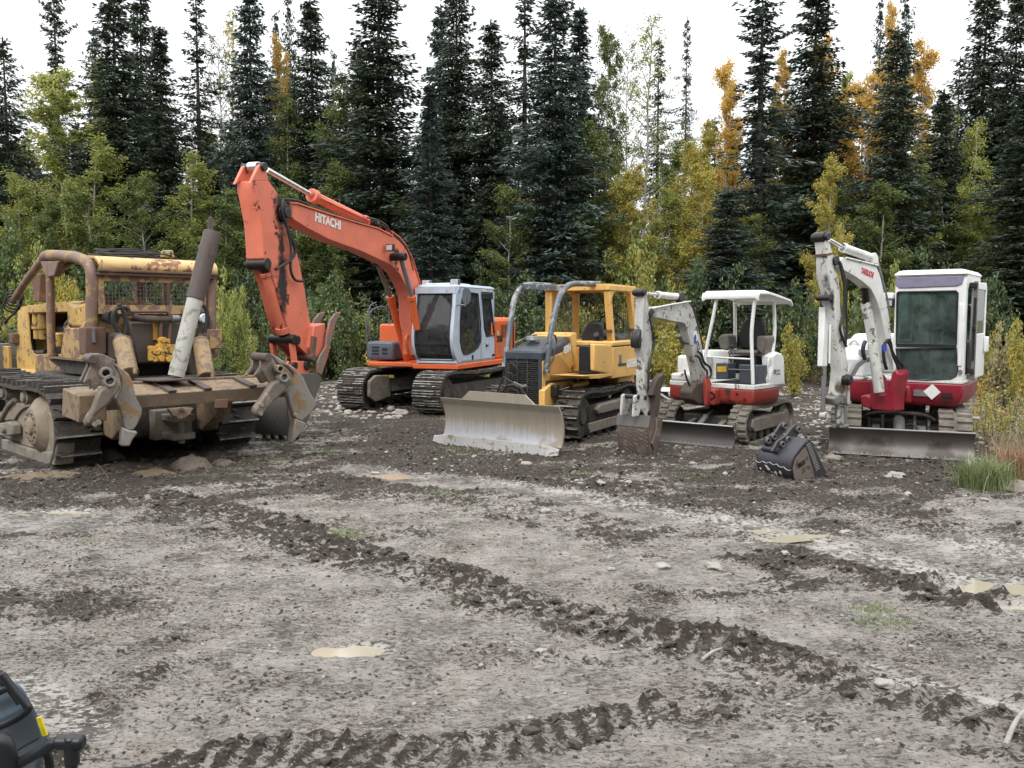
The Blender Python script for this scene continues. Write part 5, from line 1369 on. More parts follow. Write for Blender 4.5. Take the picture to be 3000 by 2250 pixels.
# lamps, mirror
for px, py, yy in ((382, 172, YR + .05), (845, 155, YL - .12)):
    q = up.S(*CC([(px, py)])[0], yy)
    l_ = H.part('cab_lamp', MB().box(q.x - .08, q.x + .04, yy - .1, yy + .1, q.z - .07, q.z + .08).cyl((q.x, yy, q.z - .15), (q.x, yy, q.z - .06), .03), M['hit_grey'], up, cab, bevel=.015) if False else H.part('cab_lamp', MB().box(q.x - .08, q.x + .04, yy - .1, yy + .1, q.z - .07, q.z + .08).cyl((q.x, yy, q.z - .16), (q.x, yy, q.z - .06), .03), M['hit_grey'], up, bevel=.015)
    H.part('lamp_lens', MB().box(q.x + .04, q.x + .05, yy - .085, yy + .085, q.z - .055, q.z + .065), M['lens'], up, l_, bevel=.005)
mq = up.S(*CC([(1035, 372)])[0], YL + .22); ms_ = up.S(*CC([(870, 520)])[0], YL)
mr = MB(); N = 20
mr.prism([(mq.x, mq.y + .10 * math.cos(2 * math.pi * i / N), mq.z + .19 * math.copysign(abs(math.sin(2 * math.pi * i / N)) ** .7, math.sin(2 * math.pi * i / N))) for i in range(N)], 0, mq.x - .02, mq.x + .02)
mro = H.part('mirror', mr, M['hit_grey'], up, bevel=.008)
H.part('mirror_arm', MB().tube([ms_, ms_ + Vector((.02, .14, .01)), mq + Vector((.03, -.02, -.20)), mq + Vector((.035, 0, 0))], .014, 8, 5), M['steel'], up, mro)
# inside the cab
seat = MB().box(-.35, .15, .50, 1.0, 1.42, 1.55).box(-.42, -.28, .52, .98, 1.5, 2.2).box(-.4, -.3, .62, .88, 2.2, 2.42)
H.part('seat', seat, M['vinyl'], up, cab, bevel=.04)
H.part('cab_floor', MB().box(xr + .06, 1.2, YR + .05, YL - .06, 1.14, 1.17).box(-.4, .3, YR + .08, .48, 1.2, 1.65).box(-.4, .2, 1.02, YL - .06, 1.2, 1.62), M['black'], up, cab, bevel=.02)
H.part('control_lever', MB().tube([(.3, .4, 1.6), (.36, .4, 1.85)], .02).tube([(.25, 1.1, 1.6), (.32, 1.1, 1.85)], .02).tube([(.75, .7, 1.17), (.7, .7, 1.75)], .012).tube([(.75, .82, 1.17), (.7, .82, 1.75)], .012).box(.68, .9, .4, .55, 1.75, 1.95), M['black'], up, cab)
# decals on the engine cover
for txt, px, sz, mt, bo in (('ZAXIS', (1525, 1112), .19, 'black_letter', .012), ('160', (1548, 1220), .16, 'grey_letter', .005), ('LC', (1565, 1305), .13, 'grey_letter', .004)):
    q = up.S(*CC([px])[0], 1.236)
    t_ = text_mb(txt, sz, (q.x, 1.236, q.z), (-1, 0, 0), (0, 0, 1), .002, bo, sx=.72)
    H.part('lettering', t_, M[mt], up)
q = up.S(*CC([(1545, 980)])[0], 1.236)
H.part('sticker', MB().prism([(q.x, 0, q.z + .09), (q.x + .06, 0, q.z), (q.x, 0, q.z - .09), (q.x - .06, 0, q.z)], 1, 1.232, 1.237), M['green_mark'], up)
q = up.S(*CC([(1278, 296)])[0], YL + .008)
H.part('lettering', text_mb('HITACHI', .07, (q.x, YL + .008, q.z), (-1, 0, 0), (0, 0, 1), .002, .003), M['white_letter'], up, cab)
# ------------------------------------------------------------------ small yellow dozer with straight blade
D = Thing('bulldozer', (.85, 15.6, 0), -118, 'small yellow bulldozer with a wide dull steel blade, dark hood and curved roof sweeps', 'bulldozer')
jd = D.fr
C3 = crop(1460, 800, .1989); CB = crop(1240, 1060, .208); C4 = crop(1230, 780, .3616)
jt = Frame(jd.M @ Vector((-.17, .03, 0)), -118)
undercarriage(D, jt, 3.0, .735, .43, .385, .035, .415, .04, .165, .045, 1, 21, [M['track'], M['track_edge']], rollers=5)
D.part('rail_guard', MB().prism([(-1.0, 0, .13), (.98, 0, .13), (1.05, 0, .30), (-1.0, 0, .30)], 1, .93, .955), M['frame_mud'], jt, bevel=.01)
D.part('rail_guard', MB().prism([(-.9, 0, .40), (.55, 0, .40), (.65, 0, .50), (.5, 0, .58), (-.9, 0, .60)], 1, .80, .95), M['frame_mud'], jt, bevel=.03)
D.part('belly_pan', MB().box(-1.5, 1.4, -.38, .42, .38, 1.05), M['under'], jd, bevel=.03)
# hood
YH_ = .40; YM = -.28; GX_ = 1.5
zt_f = jd.F(*C3([(635, 1150)])[0], GX_).z
hb = jd.S(*C3([(1060, 935)])[0], YH_)
xb, zb = .42, hb.z
hood = MB()
def hz(x): return zt_f + (zb - zt_f) * (GX_ - x) / (GX_ - xb)
hood.loft([[(x, YM, hz(x) - .24), (x, YM, hz(x) - .05), (x, YM + .06, hz(x)), (x, YH_ - .06, hz(x)), (x, YH_, hz(x) - .05), (x, YH_, hz(x) - .16 - .05 * (GX_ - x))] for x in (GX_, 1.2, .8, xb)])
D.part('hood', hood, M['jd_dark'], jd, bevel=.012)
sp = S(C3, jd, [(700, 1230), (780, 1190), (1075, 1010), (1120, 1250), (1165, 1590), (1165, 1640)], YH_)
D.part('side_panel', MB().prism([Vector((GX_, 0, .55)), Vector((GX_, 0, zt_f - .17)), Vector((xb, 0, zb - .22)), Vector((.26, 0, .95)), Vector((.30, 0, .55))], 1, YH_ - .05, YH_ + .006).prism([Vector((GX_, 0, .55)), Vector((GX_, 0, zt_f - .2)), Vector((xb, 0, zb - .22)), Vector((.3, 0, .55))], 1, YM, YM + .05), M['jd_yellow'], jd, bevel=.01)
D.part('engine_door', MB().prism(S(C3, jd, [(762, 1260), (890, 1200), (1130, 1500), (1120, 1615), (770, 1700)], YH_ + .01), 1, YH_ + .004, YH_ + .016), M['jd_panel'], jd, bevel=.006)
gl = MB(); holed(gl, [(GX_, YM, .5), (GX_, YH_, .5), (GX_, YH_, zt_f - .02), (GX_, YM, zt_f - .02)], [(GX_, YM + .035, .52), (GX_, YH_ - .055, .52), (GX_, YH_ - .055, zt_f - .14), (GX_, YM + .035, zt_f - .14)], 0, GX_ - .02, GX_ + .035)
D.part('grille_frame', gl, M['jd_dark'], jd, bevel=.02)
g = MB()
for k in range(26):
    z = .54 + k * (zt_f - .16 - .54) / 26
    for y0, y1 in ((YM + .04, YM + .22), (YM + .235, YM + .41), (YM + .425, YH_ - .06)):
        dz = .008 * math.sin(k * 1.7 + y0 * 9)
        g.bar((GX_ + .01, y0, z + dz), (GX_ + .01, (y0 + y1) / 2, z - .006), .012, .005); g.bar((GX_ + .01, (y0 + y1) / 2, z - .006), (GX_ + .01, y1, z + dz * .5), .012, .005)
for y in (YM + .228, YM + .418): g.box(GX_, GX_ + .03, y - .008, y + .008, .52, zt_f - .14)
D.part('grille', g, M['grille'] if 'grille' in M else M['steel'], jd)
D.part('radiator', MB().box(GX_ - .05, GX_ - .02, YM + .04, YH_ - .06, .5, zt_f - .1), M['black'], jd)
# cowl
cw_ = S(C3, jd, [(1050, 930), (1085, 900), (1130, 960), (1155, 1050), (1150, 1150), (1200, 1280), (1195, 1340), (1215, 1480), (1190, 1590), (1165, 1600), (1140, 1350), (1070, 1010)], YH_ + .03)
D.part('cowl', MB().prism(cw_, 1, -.36, YH_ + .03), M['jd_yellow'], jd, bevel=.015)
top_c = cw_[1]
D.part('dash', MB().box(.05, .40, -.33, YH_, 1.2, top_c.z + .03), M['jd_yellow'], jd, bevel=.04)
# platform, step, rear body
D.part('platform', MB().box(-.55, 1.10 - .75, -.65, .98, 1.04, 1.09), M['jd_yellow'], jd, bevel=.01)
pf = S(C3, jd, [(1195, 1510), (1660, 1475), (1690, 1505), (1500, 1555), (1345, 1560), (1340, 1530), (1200, 1525)], .98)
D.part('step', MB().prism(pf, 1, .45, .985), M['jd_yellow'], jd, bevel=.01)
D.part('step_grating', MB().box(pf[1].x + .03, min(pf[0].x, .95) - .02, .62, .95, pf[0].z + .012, pf[0].z + .03), M['grease'], jd)
fp = S(C3, jd, [(1412, 1045), (1600, 1052), (1690, 1080), (1700, 1500), (1412, 1440)], .98)
D.part('seat_pedestal', MB().prism(fp, 1, .90, .985), M['jd_yellow'], jd, bevel=.02)
D.part('dark_gap_box', MB().box(fp[0].x - .5, fp[0].x - .01, jd.F(*C3([(1178, 1200)])[0], fp[0].x).y, .90, 1.09, fp[0].z - .03), M['vinyl'], jd, bevel=.02)  # added black box standing in for the dark gap behind the seat pedestal
rb = S(C3, jd, [(1690, 1010), (2030, 985), (2040, 1060), (2040, 1480), (1960, 1500), (1705, 1505)], 1.0)
zr = rb[0].z; xr_ = rb[0].x
rbx = -1.78
D.part('rear_body', MB().prism([Vector((xr_, 0, 1.0)), Vector((xr_, 0, zr - .10)), Vector((rbx, 0, zr - .10)), Vector((rbx - .08, 0, zr - .25)), Vector((rbx - .05, 0, 1.12)), Vector((rbx + .3, 0, .98))], 1, -.65, 1.0), M['jd_yellow'], jd, bevel=.02)
D.part('rear_body_lid', MB().box(rbx - .03, xr_ + .02, -.66, 1.01, zr - .085, zr), M['jd_yellow'], jd, bevel=.02)
D.part('drawbar_housing', MB().box(-1.75, -.9, .3, .85, .75, 1.02), M['jd_yellow'], jd, bevel=.03)
D.part('latch', MB().box(xr_ - .42, xr_ - .31, 1.0, 1.012, 1.26, 1.42), M['steel'], jd, bevel=.005)
q = jd.S(*C3([(1895, 1388)])[0], 1.004)
D.part('lettering', text_mb('DEERE', .20, (q.x, 1.004, q.z), (-1, 0, 0), (0, 0, 1), .004, .010, sx=.95), M['white_letter'], jd)
D.part('stripe', MB().prism(S(C3, jd, [(1762, 1335), (1890, 1320), (1885, 1362), (1768, 1378)], 1.003), 1, 1.0, 1.004), M['jd_dark'], jd)
q0_ = jd.S(*C3([(962, 1205)])[0], YH_ + .012); q1_ = jd.S(*C3([(1068, 1135)])[0], YH_ + .012)
tm = text_mb('450H', .16, (0, 0, 0), (1, 0, 0), (0, 1, 0), .004, .010); wd = max(v[0] for v in tm.v); dd = (q1_ - q0_); k_ = dd.length / wd; dd.normalize()
uu = Vector((0, 0, 1)) - dd * dd.z; uu.normalize()
tm.v = [tuple(q0_ + dd * v[0] * k_ + uu * v[1] * 1.1 + Vector((0, .004 - v[2], 0))) for v in tm.v]
D.part('lettering', tm, M['white_letter'], jd)
# seat and controls
st = jd.F(*C3([(1360, 860)])[0], -.75)
D.part('seat', MB().prism([(p.x, p.y, p.z) for p in Fp(C3, jd, [(1215, 1030), (1225, 900), (1290, 760), (1340, 715), (1500, 712), (1535, 760), (1540, 900), (1530, 1030)], -.75)], 0, -.86, -.74), M['vinyl'], jd, bevel=.04)
D.part('seat', MB().box(-.78, -.30, st.y - .26, st.y + .26, 1.50, 1.62), M['vinyl'], jd, bevel=.05)
D.part('armrest', MB().box(-.7, -.3, st.y - .46, st.y - .34, 1.62, 1.72), M['vinyl'], jd, bevel=.03)
cl = S(C3, jd, [(1480, 1040), (1470, 960), (1440, 900)], .62)
D.part('control_lever', MB().cyl(cl[0], cl[1], .10, .07).cyl(cl[1], cl[2], .025, .05), M['black'], jd)
D.part('black_panel', MB().prism(Fp(C3, jd, [(1175, 1045), (1415, 1055), (1405, 1345), (1210, 1340)], -.2), 0, -.24, -.2), M['black'], jd, bevel=.02)
D.part('air_cap', MB().cyl((.95, -.05, 1.70), (.95, -.05, 1.78), .13, .11, 20).cyl((.95, -.05, 1.6), (.95, -.05, 1.70), .05), M['steel'], jd, bevel=.01)
D.part('hood_rail', MB().tube(S(C3, jd, [(270, 1090), (250, 1030), (290, 1005), (470, 930), (600, 905), (660, 930)], -.24), .014, 8, 4), M['jd_sweep'], jd)
D.part('grab_rail', MB().tube(S(C3, jd, [(735, 1330), (790, 1310), (815, 1240), (830, 1130), (855, 1000), (840, 930), (815, 915)], .46), .016, 8, 4), M['jd_dark'], jd)
D.part('grab_rail', MB().tube(S(C3, jd, [(660, 1110), (680, 1050), (740, 1010)], .44), .014, 8, 4), M['jd_dark'], jd)
fs_ = jd.F(*C3([(1820, 940)])[0], -1.1)
D.part('rear_cushion', MB().prism([(-1.0, 0, zr + .0), (-1.0, 0, zr + .10), (-1.25, 0, zr + .06), (-1.5, 0, zr + .13), (-1.62, 0, zr + .10), (-1.65, 0, zr)], 1, .2, .8), M['jd_dark'], jd, bevel=.02)
D.part('wire_reel', MB().ring((-1.72, .35, zr + .25), (-1.74, .35, zr + .25), .28, .255), M['rubber'], jd)
# roof structure
YA, YB = .76, -.42
rx0 = jd.S(*C3([(1050, 220)])[0], YA).x; rx0 = -.40; rx1 = -1.86; zr0 = 2.595; zr1 = 2.70
D.part('rops_roof', MB().box(rx1, rx0, YB - .05, YA + .05, zr1 - .02, zr1 + .012), M['jd_yellow'], jd, bevel=.006)
bm_ = MB().box(rx1, rx0, YA - .03, YA + .07, zr0, zr1 - .004).box(rx1, rx0, YB - .07, YB + .03, zr0, zr1 - .004).box(rx1, rx1 + .10, YB + .03, YA - .03, zr0, zr1 - .004).box(rx0 - .1, rx0, YB + .03, YA - .03, zr0, zr1 - .004)
D.part('rops_beam', bm_, M['jd_yellow'], jd, bevel=.012)
def post(pts, y, w_=.055, d_=.065, name='rops_post', mat='jd_yellow'):
    P = S(C3, jd, pts, y)
    mb = MB(); mb.bar(P[0], P[-1], d_, w_, up=(0, 1, 0)); return D.part(name, mb, M[mat], jd, bevel=.012)
post([(1608, 262), (1668, 1085)], YA); post([(1925, 262), (2005, 985)], YA)
def gus(pts, y, t=.05): D.part('rops_gusset', MB().prism(S(C3, jd, pts, y), 1, y - t, y + t), M['jd_yellow'], jd, bevel=.01)
gus([(1650, 258), (1740, 258), (1665, 290), (1640, 380), (1632, 300)], YA); gus([(1830, 258), (1960, 258), (1975, 420), (1940, 400), (1905, 300)], YA)
for x in (-.5, rx1 + .12):
    b_ = 1.55 if x < -1 else 1.2
    D.part('rops_post', MB().bar((x, YB, zr0), (x - .04, YB - .02, b_), .055, .065, up=(0, 1, 0)), M['jd_yellow'], jd, bevel=.012)
D.part('rops_gusset', MB().prism([(-.55, 0, zr0), (-.95, 0, zr0), (-.7, 0, zr0 - .08), (-.57, 0, zr0 - .3)], 1, YB - .04, YB + .04).prism([(rx1 + .15, 0, zr0), (rx1 + .5, 0, zr0), (rx1 + .26, 0, zr0 - .08), (rx1 + .14, 0, zr0 - .3)], 1, YB - .04, YB + .04), M['jd_yellow'], jd, bevel=.01)
ms = MB()
n1, n2 = 26, 22
for i in range(n1 + 1):
    y = YB + .05 + (YA - YB - .1) * i / n1; ms.box(rx1 + .05, rx1 + .056, y - .003, y + .003, zr, zr0)
for i in range(n2 + 1):
    z = zr + (zr0 - zr) * i / n2; ms.box(rx1 + .056, rx1 + .062, YB + .05, YA - .05, z - .003, z + .003)
D.part('rear_screen', ms, M['wire'], jd)
ms = MB()
for i in range(22):
    x = rx1 + .15 + 1.0 * i / 21; ms.box(x - .003, x + .003, YB - .03, YB - .024, 1.6, zr0)
for i in range(n2 + 1):
    z = 1.6 + (zr0 - 1.6) * i / n2; ms.box(rx1 + .15, rx1 + 1.15, YB - .024, YB - .018, z - .003, z + .003)
D.part('side_screen', ms, M['wire'], jd)
for x0_, c_ in ((1668, 860), (2005, 840)):
    p = jd.S(*C3([(x0_ - 55 if x0_ < 1900 else 1985, c_)])[0], YA)
    D.part('post_band', MB().box(p.x - .075, p.x + .075, YA - .07, YA + .062, p.z - .03, p.z + .03), M['rust_dark'], jd)
# sweeps
def sweep(pts, ys_, name='brush_sweep'):
    n = len(pts); P = [jd.S(*C3([pts[i]])[0], ys_[0] + (ys_[1] - ys_[0]) * i / (n - 1)) for i in range(n)]
    return D.part(name, MB().tube(P, .052, 14, 6), M['jd_sweep'], jd), P
a_, P1 = sweep([(705, 1450), (728, 1250), (765, 950), (808, 700), (850, 500), (905, 340), (965, 240), (1040, 180), (1120, 158), (1300, 158), (1500, 162)], (.44, .52))
b_, P2 = sweep([(90, 1388), (118, 1180), (155, 920), (188, 650), (225, 430), (275, 300), (345, 215), (420, 178), (500, 170), (640, 178), (800, 190)], (-.34, -.40))
D.part('sweep_bracket', MB().obox(P1[0] + Vector((0, -.04, 0)), (.05, 0, 0), (0, .10, 0), (0, 0, .03)), M['jd_sweep'], jd, bevel=.01)
D.part('sweep_crossbar', MB().bar(P1[6] + Vector((0, 0, .02)), P2[6] + Vector((.0, 0, .02)), .03, .05), M['jd_sweep'], jd, bevel=.008)
D.part('sweep_gusset', MB().prism([P2[5] + Vector((0, 0, 0)), P2[6] + Vector((0, 0, .03)), P2[6] + Vector((-.32, 0, .04)), P2[6] + Vector((-.12, 0, -.04))], 1, -.40, -.36), M['jd_sweep'], jd)
D.part('sweep_clamp', MB().obox(P1[-1] + Vector((-.02, 0, -.01)), (.10, 0, 0), (0, .06, 0), (0, 0, .05)), M['grease'], jd, bevel=.01)
D.part('sweep_clamp', MB().obox(P2[-1] + Vector((.05, 0, 0)), (.10, 0, 0), (0, .05, 0), (0, 0, .045)), M['grease'], jd, bevel=.01)
# blade
bf = Frame((-.29, 13.4, 0), -127.5)
def bx(z): return -.02 - .13 * math.sin(math.pi * min(1, max(0, (z - .0) / .80)) ** .9) + (.0 if z < .7 else .02)
rows = []
for i in range(15):
    z = .13 + (.77 - .13) * i / 14
    rows.append([(bx(z), -1.16 + 2.39 * j / 24, z) for j in range(25)])
D.part('blade', MB().sheet(rows, (-.035, 0, 0)), M['jd_blade'], bf, ang=50)
tp_ = bx(.77)
D.part('blade_top_plate', MB().prism([(0, .80, .76), (0, -.70, .76), (0, -.52, .91), (0, .60, .91)], 0, tp_ - .03, tp_ + .004), M['jd_blade'], bf)
D.part('cutting_edge', MB().loft([[(.055, y, -.01), (.015, y, .165), (-.02, y, .165), (.02, y, -.01)] for y in (-1.01, 1.02)]), M['jd_edge'], bf, bevel=.004)
for y0, y1, nm in ((-1.27, -1.015, 0), (1.025, 1.26, 1)):
    D.part('end_bit', MB().loft([[(.06, y, -.015 if abs(y) < 1.2 else .03), (.02, y, .17 if abs(y) < 1.2 else .13), (-.02, y, .165 if abs(y) < 1.2 else .13), (.02, y, -.01 if abs(y) < 1.2 else .03)] for y in (y0, (y0 + y1) / 2 + (0.08 if nm else -.08), y1)]), M['jd_edge'], bf, bevel=.006)
D.part('blade_frame', MB().bar((-.3, .75, .35), (-.9, .45, .45), .06, .07).bar((-.3, -.75, .35), (-.9, -.3, .45), .06, .07).box(-.36, -.24, -.9, .9, .25, .50), M['jd_yellow'], bf, bevel=.02)
P = S(C4, jd, [(1095, 1010), (1215, 975), (1350, 945)], .52)
D.part('cylinder', MB().cyl(P[1], P[2], .055, n=16).cyl(P[1], P[1] + (P[2] - P[1]) * .12, .068, n=16), M['jd_yellow'], jd, bevel=.005)
D.part('cylinder_rod', MB().cyl(P[0], P[1], .026, n=14), M['chrome'], jd)
D.part('cylinder_mount', MB().obox(P[0], (.07, 0, 0), (0, .06, 0), (0, 0, .10)).box(P[0].x - .12, P[0].x + .1, .38, .46, .55, P[0].z + .1), M['grease'], jd, bevel=.02)
D.part('frame_rail', MB().prism([(GX_ + .05, 0, .45), (GX_ + .05, 0, .9), (1.25, 0, 1.0), (.3, 0, .95), (.3, 0, .7)], 1, .36, .47), M['jd_yellow'], jd, bevel=.02)
# winch line and hoses heaped in front of the grille
CBs = lambda pts, x: Fp(CB, jd, pts, x)
for pts, x, r in (([(1120, 190), (1170, 60), (1250, 30), (1320, 90), (1330, 200), (1290, 270)], 1.62, .012), ([(1130, 200), (1180, 150), (1240, 165), (1260, 230), (1240, 270)], 1.66, .010),
                  ([(1040, 430), (1080, 330), (1130, 220), (1170, 240), (1260, 290), (1330, 330), (1400, 400), (1450, 480)], 1.70, .016), ([(1100, 440), (1180, 350), (1270, 320), (1370, 360), (1400, 450)], 1.75, .020),
                  ([(1130, 440), (1180, 400), (1240, 380), (1320, 410), (1350, 460)], 1.78, .012), ([(1060, 430), (1150, 350), (1290, 330), (1340, 370)], 1.8, .010)):
    D.part('hydraulic_hose', MB().tube(CBs(pts, x), r, 8, 6), M['rubber'], jd)
vb = jd.F(*CB([(1330, 330)])[0], 1.68)
D.part('hose_coupling', MB().obox(vb, (.03, 0, 0), (0, .09, -.03), (0, .012, .03)).cyl(vb + Vector((0, .08, -.03)), vb + Vector((0, .16, .0)), .03), M['steel'], jd, bevel=.005)
# ------------------------------------------------------------------ small red and white excavator with open canopy
T = Thing('excavator', (3.87, 15.15, 0), -128, 'small red and white excavator with open canopy and rusty bucket resting on the mud', 'excavator')
us = Frame((3.87, 15.15, 0), -132)
CV = crop(1760, 820, .25316); CW = crop(1760, 1100, .25316)
def tF(pts, x, c=CV): return Fp(c, us, pts, x)
def tS(pts, y, c=CV): return S(c, us, pts, y)
undercarriage(T, T.fr, 2.15, .645, .31, .275, .035, .30, .03, .105, .02, 1, 61, [M['rubber_track'], M['rubber_track']], rubber=True, rollers=5)
T.part('cross_frame', MB().box(-.6, .75, -.5, .5, .22, .42).cyl((0, 0, .4), (0, 0, .62), .33, n=28), M['under'], bevel=.02)
T.part('track_panel', MB().prism([(-.66, 0, .18), (.66, 0, .18), (.80, 0, .28), (.75, 0, .40), (-.75, 0, .40)], 1, .72, .78), M['frame_mud'], bevel=.015)
rows = []
for i in range(11):
    z = .0 + .37 * i / 10
    x = 1.63 - .09 * math.sin(math.pi * i / 10) + (.02 if i == 10 else 0)
    rows.append([(x, -.80 + 1.6 * j / 12, z) for j in range(13)])
T.part('dozer_blade', MB().sheet(rows, (-.025, 0, 0)), M['blade_dark'], ang=60)
T.part('blade_lip', MB().cyl((1.635, -.80, .375), (1.635, .80, .375), .014, n=10), M['scratch'])
wb = MB()
for k in range(60):
    y = -.78 + 1.56 * k / 59
    wb.box(1.632, 1.640, y - .004, y + .004, .035, .035 + .02 + .014 * ((k * 7) % 3) / 2)
wb.box(1.632, 1.640, -.79, .79, .030, .037)
T.part('blade_weld', wb, M['scratch'])
for y in (-.32, .32):
    T.part('blade_arm', MB().bar((1.50, y, .15), (.6, y * .8, .34), .045, .045), M['frame_mud'], bevel=.01)
T.part('blade_cylinder', MB().cyl((1.35, 0, .20), (.9, 0, .42), .05, n=16).cyl((.9, 0, .42), (.62, 0, .50), .026, n=12), M['steel'], bevel=.005)
# upper body
def plan(z, k=0.0, x0=.80):
    P_ = [(x0, -.62), (x0, .88), (.45, .92), (-.15, .88), (-.55, .70), (-.76, .35), (-.80, 0), (-.76, -.35), (-.55, -.68), (0, -.84), (.45, -.84), (.70, -.78)]
    return [(x * (1 - k), y * (1 - k), z) for x, y in P_]
T.part('body_base', MB().loft([plan(.63, .10), plan(.68, .03), plan(.74, 0), plan(.90, 0)]), M['tb_red'], us, bevel=.02)
T.part('body_sill', MB().loft([plan(.903, -.005), plan(.985, -.005)]), M['tb_white'], us, bevel=.012)
T.part('floor', MB().box(-.1, .76, .08, .84, .985, 1.0), M['black'], us)
hp = [(-.12, -.80), (-.12, .60), (-.20, .88), (-.50, .74), (-.73, .38), (-.78, 0), (-.73, -.38), (-.52, -.70)]
eng = T.part('engine_hood', MB().loft([[(x, y, z) for x, y in hp] if k == 0 else [(x * (1 - k) - .02, y * (1 - k), z) for x, y in hp] for z, k in ((.985, 0), (1.38, 0), (1.48, .05), (1.50, .12))]), M['tb_clean'], us, bevel=.03)
T.part('engine_grille', MB().box(-.80, -.70, .46, .66, 1.05, 1.40), M['black'], us, eng, bevel=.01)
T.part('left_cover', MB().prism(tS([(1985, 880), (2040, 838), (2095, 850), (2122, 900), (2132, 1215), (1962, 1232), (1948, 1150), (1990, 1000)], .90), 1, .70, .905), M['tb_clean'], us, bevel=.025)
T.part('right_tank', MB().box(-.1, .45, -.80, -.36, .985, 1.42), M['tb_white'], us, bevel=.05)
T.part('right_nose', MB().box(.45, .78, -.72, -.30, .985, 1.12), M['tb_white'], us, bevel=.04)
T.part('tank_cap', MB().cyl((.15, -.55, 1.42), (.15, -.55, 1.50), .05, n=14), M['tb_white'], us)
T.part('front_box', MB().prism(tF([(1330, 962), (1470, 965), (1470, 1150), (1330, 1150)], .60), 0, .30, .60), M['tb_dark'], us, bevel=.015)
T.part('warning_sticker', MB().prism(tF([(1346, 1002), (1452, 1000), (1452, 1062), (1346, 1064)], .605), 0, .60, .606), M['sticker'], us)
T.part('side_box', MB().prism(tS([(1800, 985), (1960, 985), (1955, 1200), (1800, 1245)], .82), 1, .50, .84), M['tb_dark'], us, bevel=.02)
T.part('step_rail', MB().tube(tS([(1940, 1130), (1935, 1000), (1940, 920), (1975, 890)], .91), .014, 8, 3), M['tb_white'], us)
# seat and consoles
sp_ = tF([(1560, 795), (1580, 640), (1620, 520), (1655, 445), (1710, 425), (1850, 432), (1885, 500), (1893, 640), (1870, 800), (1720, 815)], -.02)
T.part('seat', MB().prism(sp_, 0, -.14, -.02), M['vinyl'], us, bevel=.05)
T.part('seat', MB().prism(tF([(1475, 830), (1500, 810), (1790, 815), (1800, 860), (1490, 865)], .30), 0, -.05, .36), M['tb_console'], us, bevel=.03)
T.part('seat_base', MB().prism(tF([(1490, 880), (1800, 880), (1800, 1080), (1510, 1080)], .22), 0, -.05, .24), M['black'], us, bevel=.02)
T.part('console', MB().prism(tF([(1370, 650), (1420, 628), (1480, 640), (1490, 780), (1460, 820), (1390, 800), (1362, 720)], .22), 0, -.08, .24), M['tb_console'], us, bevel=.03)
T.part('console', MB().prism(tF([(1808, 650), (1925, 645), (1930, 700), (1880, 880), (1800, 790)], .22), 0, -.08, .24), M['tb_console'], us, bevel=.03)
for pts in ([(1448, 620), (1480, 560)], [(1910, 640), (1900, 575)], [(1500, 790), (1462, 1130)], [(1545, 790), (1502, 1130)]):
    T.part('control_lever', MB().cyl(*tF(pts, .38), .012, n=8), M['steel'] if pts[0][1] > 700 else M['black'], us)
T.part('lever_knob', MB().prism(tF([(1480, 760), (1560, 755), (1580, 790), (1500, 800)], .38), 0, .33, .39), M['black'], us, bevel=.01)
# canopy
cz = []
for x, z in ((.86, 2.44), (.88, 2.49), (.84, 2.545), (.5, 2.55), (.0, 2.49), (-.35, 2.44), (-.40, 2.40), (-.42, 2.36)):
    cz.append([(x, y, z - (.035 if abs(y - .45) > .46 else 0)) for y in (-.07, -.05, .0, .45, .88, .95, .97)])
T.part('canopy_roof', MB().sheet(cz, (.0, 0, -.03)), M['tb_clean'], us, ang=60)
def ps(pts, r, nm='canopy_post', y=None, x=None, m='tb_clean', k=4):
    P_ = tS(pts, y) if y is not None else tF(pts, x)
    return T.part(nm, MB().tube(P_, r, 12, k), M[m], us)
ps([(1345, 195), (1290, 480), (1230, 760), (1212, 900), (1216, 985)], .028, x=.78)
ps([(1785, 205), (1755, 480), (1745, 650), (1752, 900), (1762, 1210)], .030, x=.78)
ps([(1550, 250), (1555, 500), (1552, 820)], .030, x=-.30)
ps([(2003, 265), (2012, 480), (2010, 640), (1988, 860)], .030, y=.80)
T.part('canopy_beam', MB().tube([tF([(1550, 268)], -.30)[0], tS([(2003, 268)], .80)[0]], .028, 10, 1), M['tb_clean'], us)
ps([(1222, 890), (1500, 905), (1745, 918)], .016, 'front_rail', x=.78, m='tb_white')
ps([(1480, 1035), (1745, 1045)], .012, 'front_rail', x=.6, m='steel')
# boom
hb_ = .075
bp = tS([(560, 400), (560, 345), (600, 318), (760, 300), (900, 275), (1000, 235), (1060, 330), (1105, 480), (1145, 640), (1175, 800), (1205, 960), (1215, 1100), (1200, 1200), (1150, 1240), (1130, 1100), (1090, 940), (1040, 750), (1005, 600), (985, 530), (950, 495), (850, 482), (670, 440), (600, 430)], hb_)
T.part('boom', MB().prism(bp, 1, -hb_, hb_), M['tb_worn'], us, bevel=.008)
T.part('boom_pipe', MB().tube(tS([(600, 330), (760, 295), (980, 258), (1040, 250)], hb_ + .02), .012, 8, 3), M['tb_white'], us)
T.part('boom_pipe', MB().tube(tS([(1010, 245), (1070, 330), (1115, 480), (1155, 640), (1185, 800)], .0), .014, 8, 3), M['rust_dark'], us)
a, b_, c = tS([(540, 155), (655, 172), (925, 198)], .0)
T.part('cylinder', MB().cyl(b_, c, .052, n=18).cyl(b_, b_ + (c - b_) * .07, .062, n=18), M['tb_white'], us, bevel=.004)
T.part('cylinder_rod', MB().cyl(a, b_, .024, n=14), M['chrome'], us)
T.part('cylinder_clevis', MB().prism(tS([(905, 185), (925, 145), (955, 140), (980, 200), (1000, 235), (950, 260), (905, 235)], .05), 1, -.06, .06), M['grease'], us, bevel=.01)
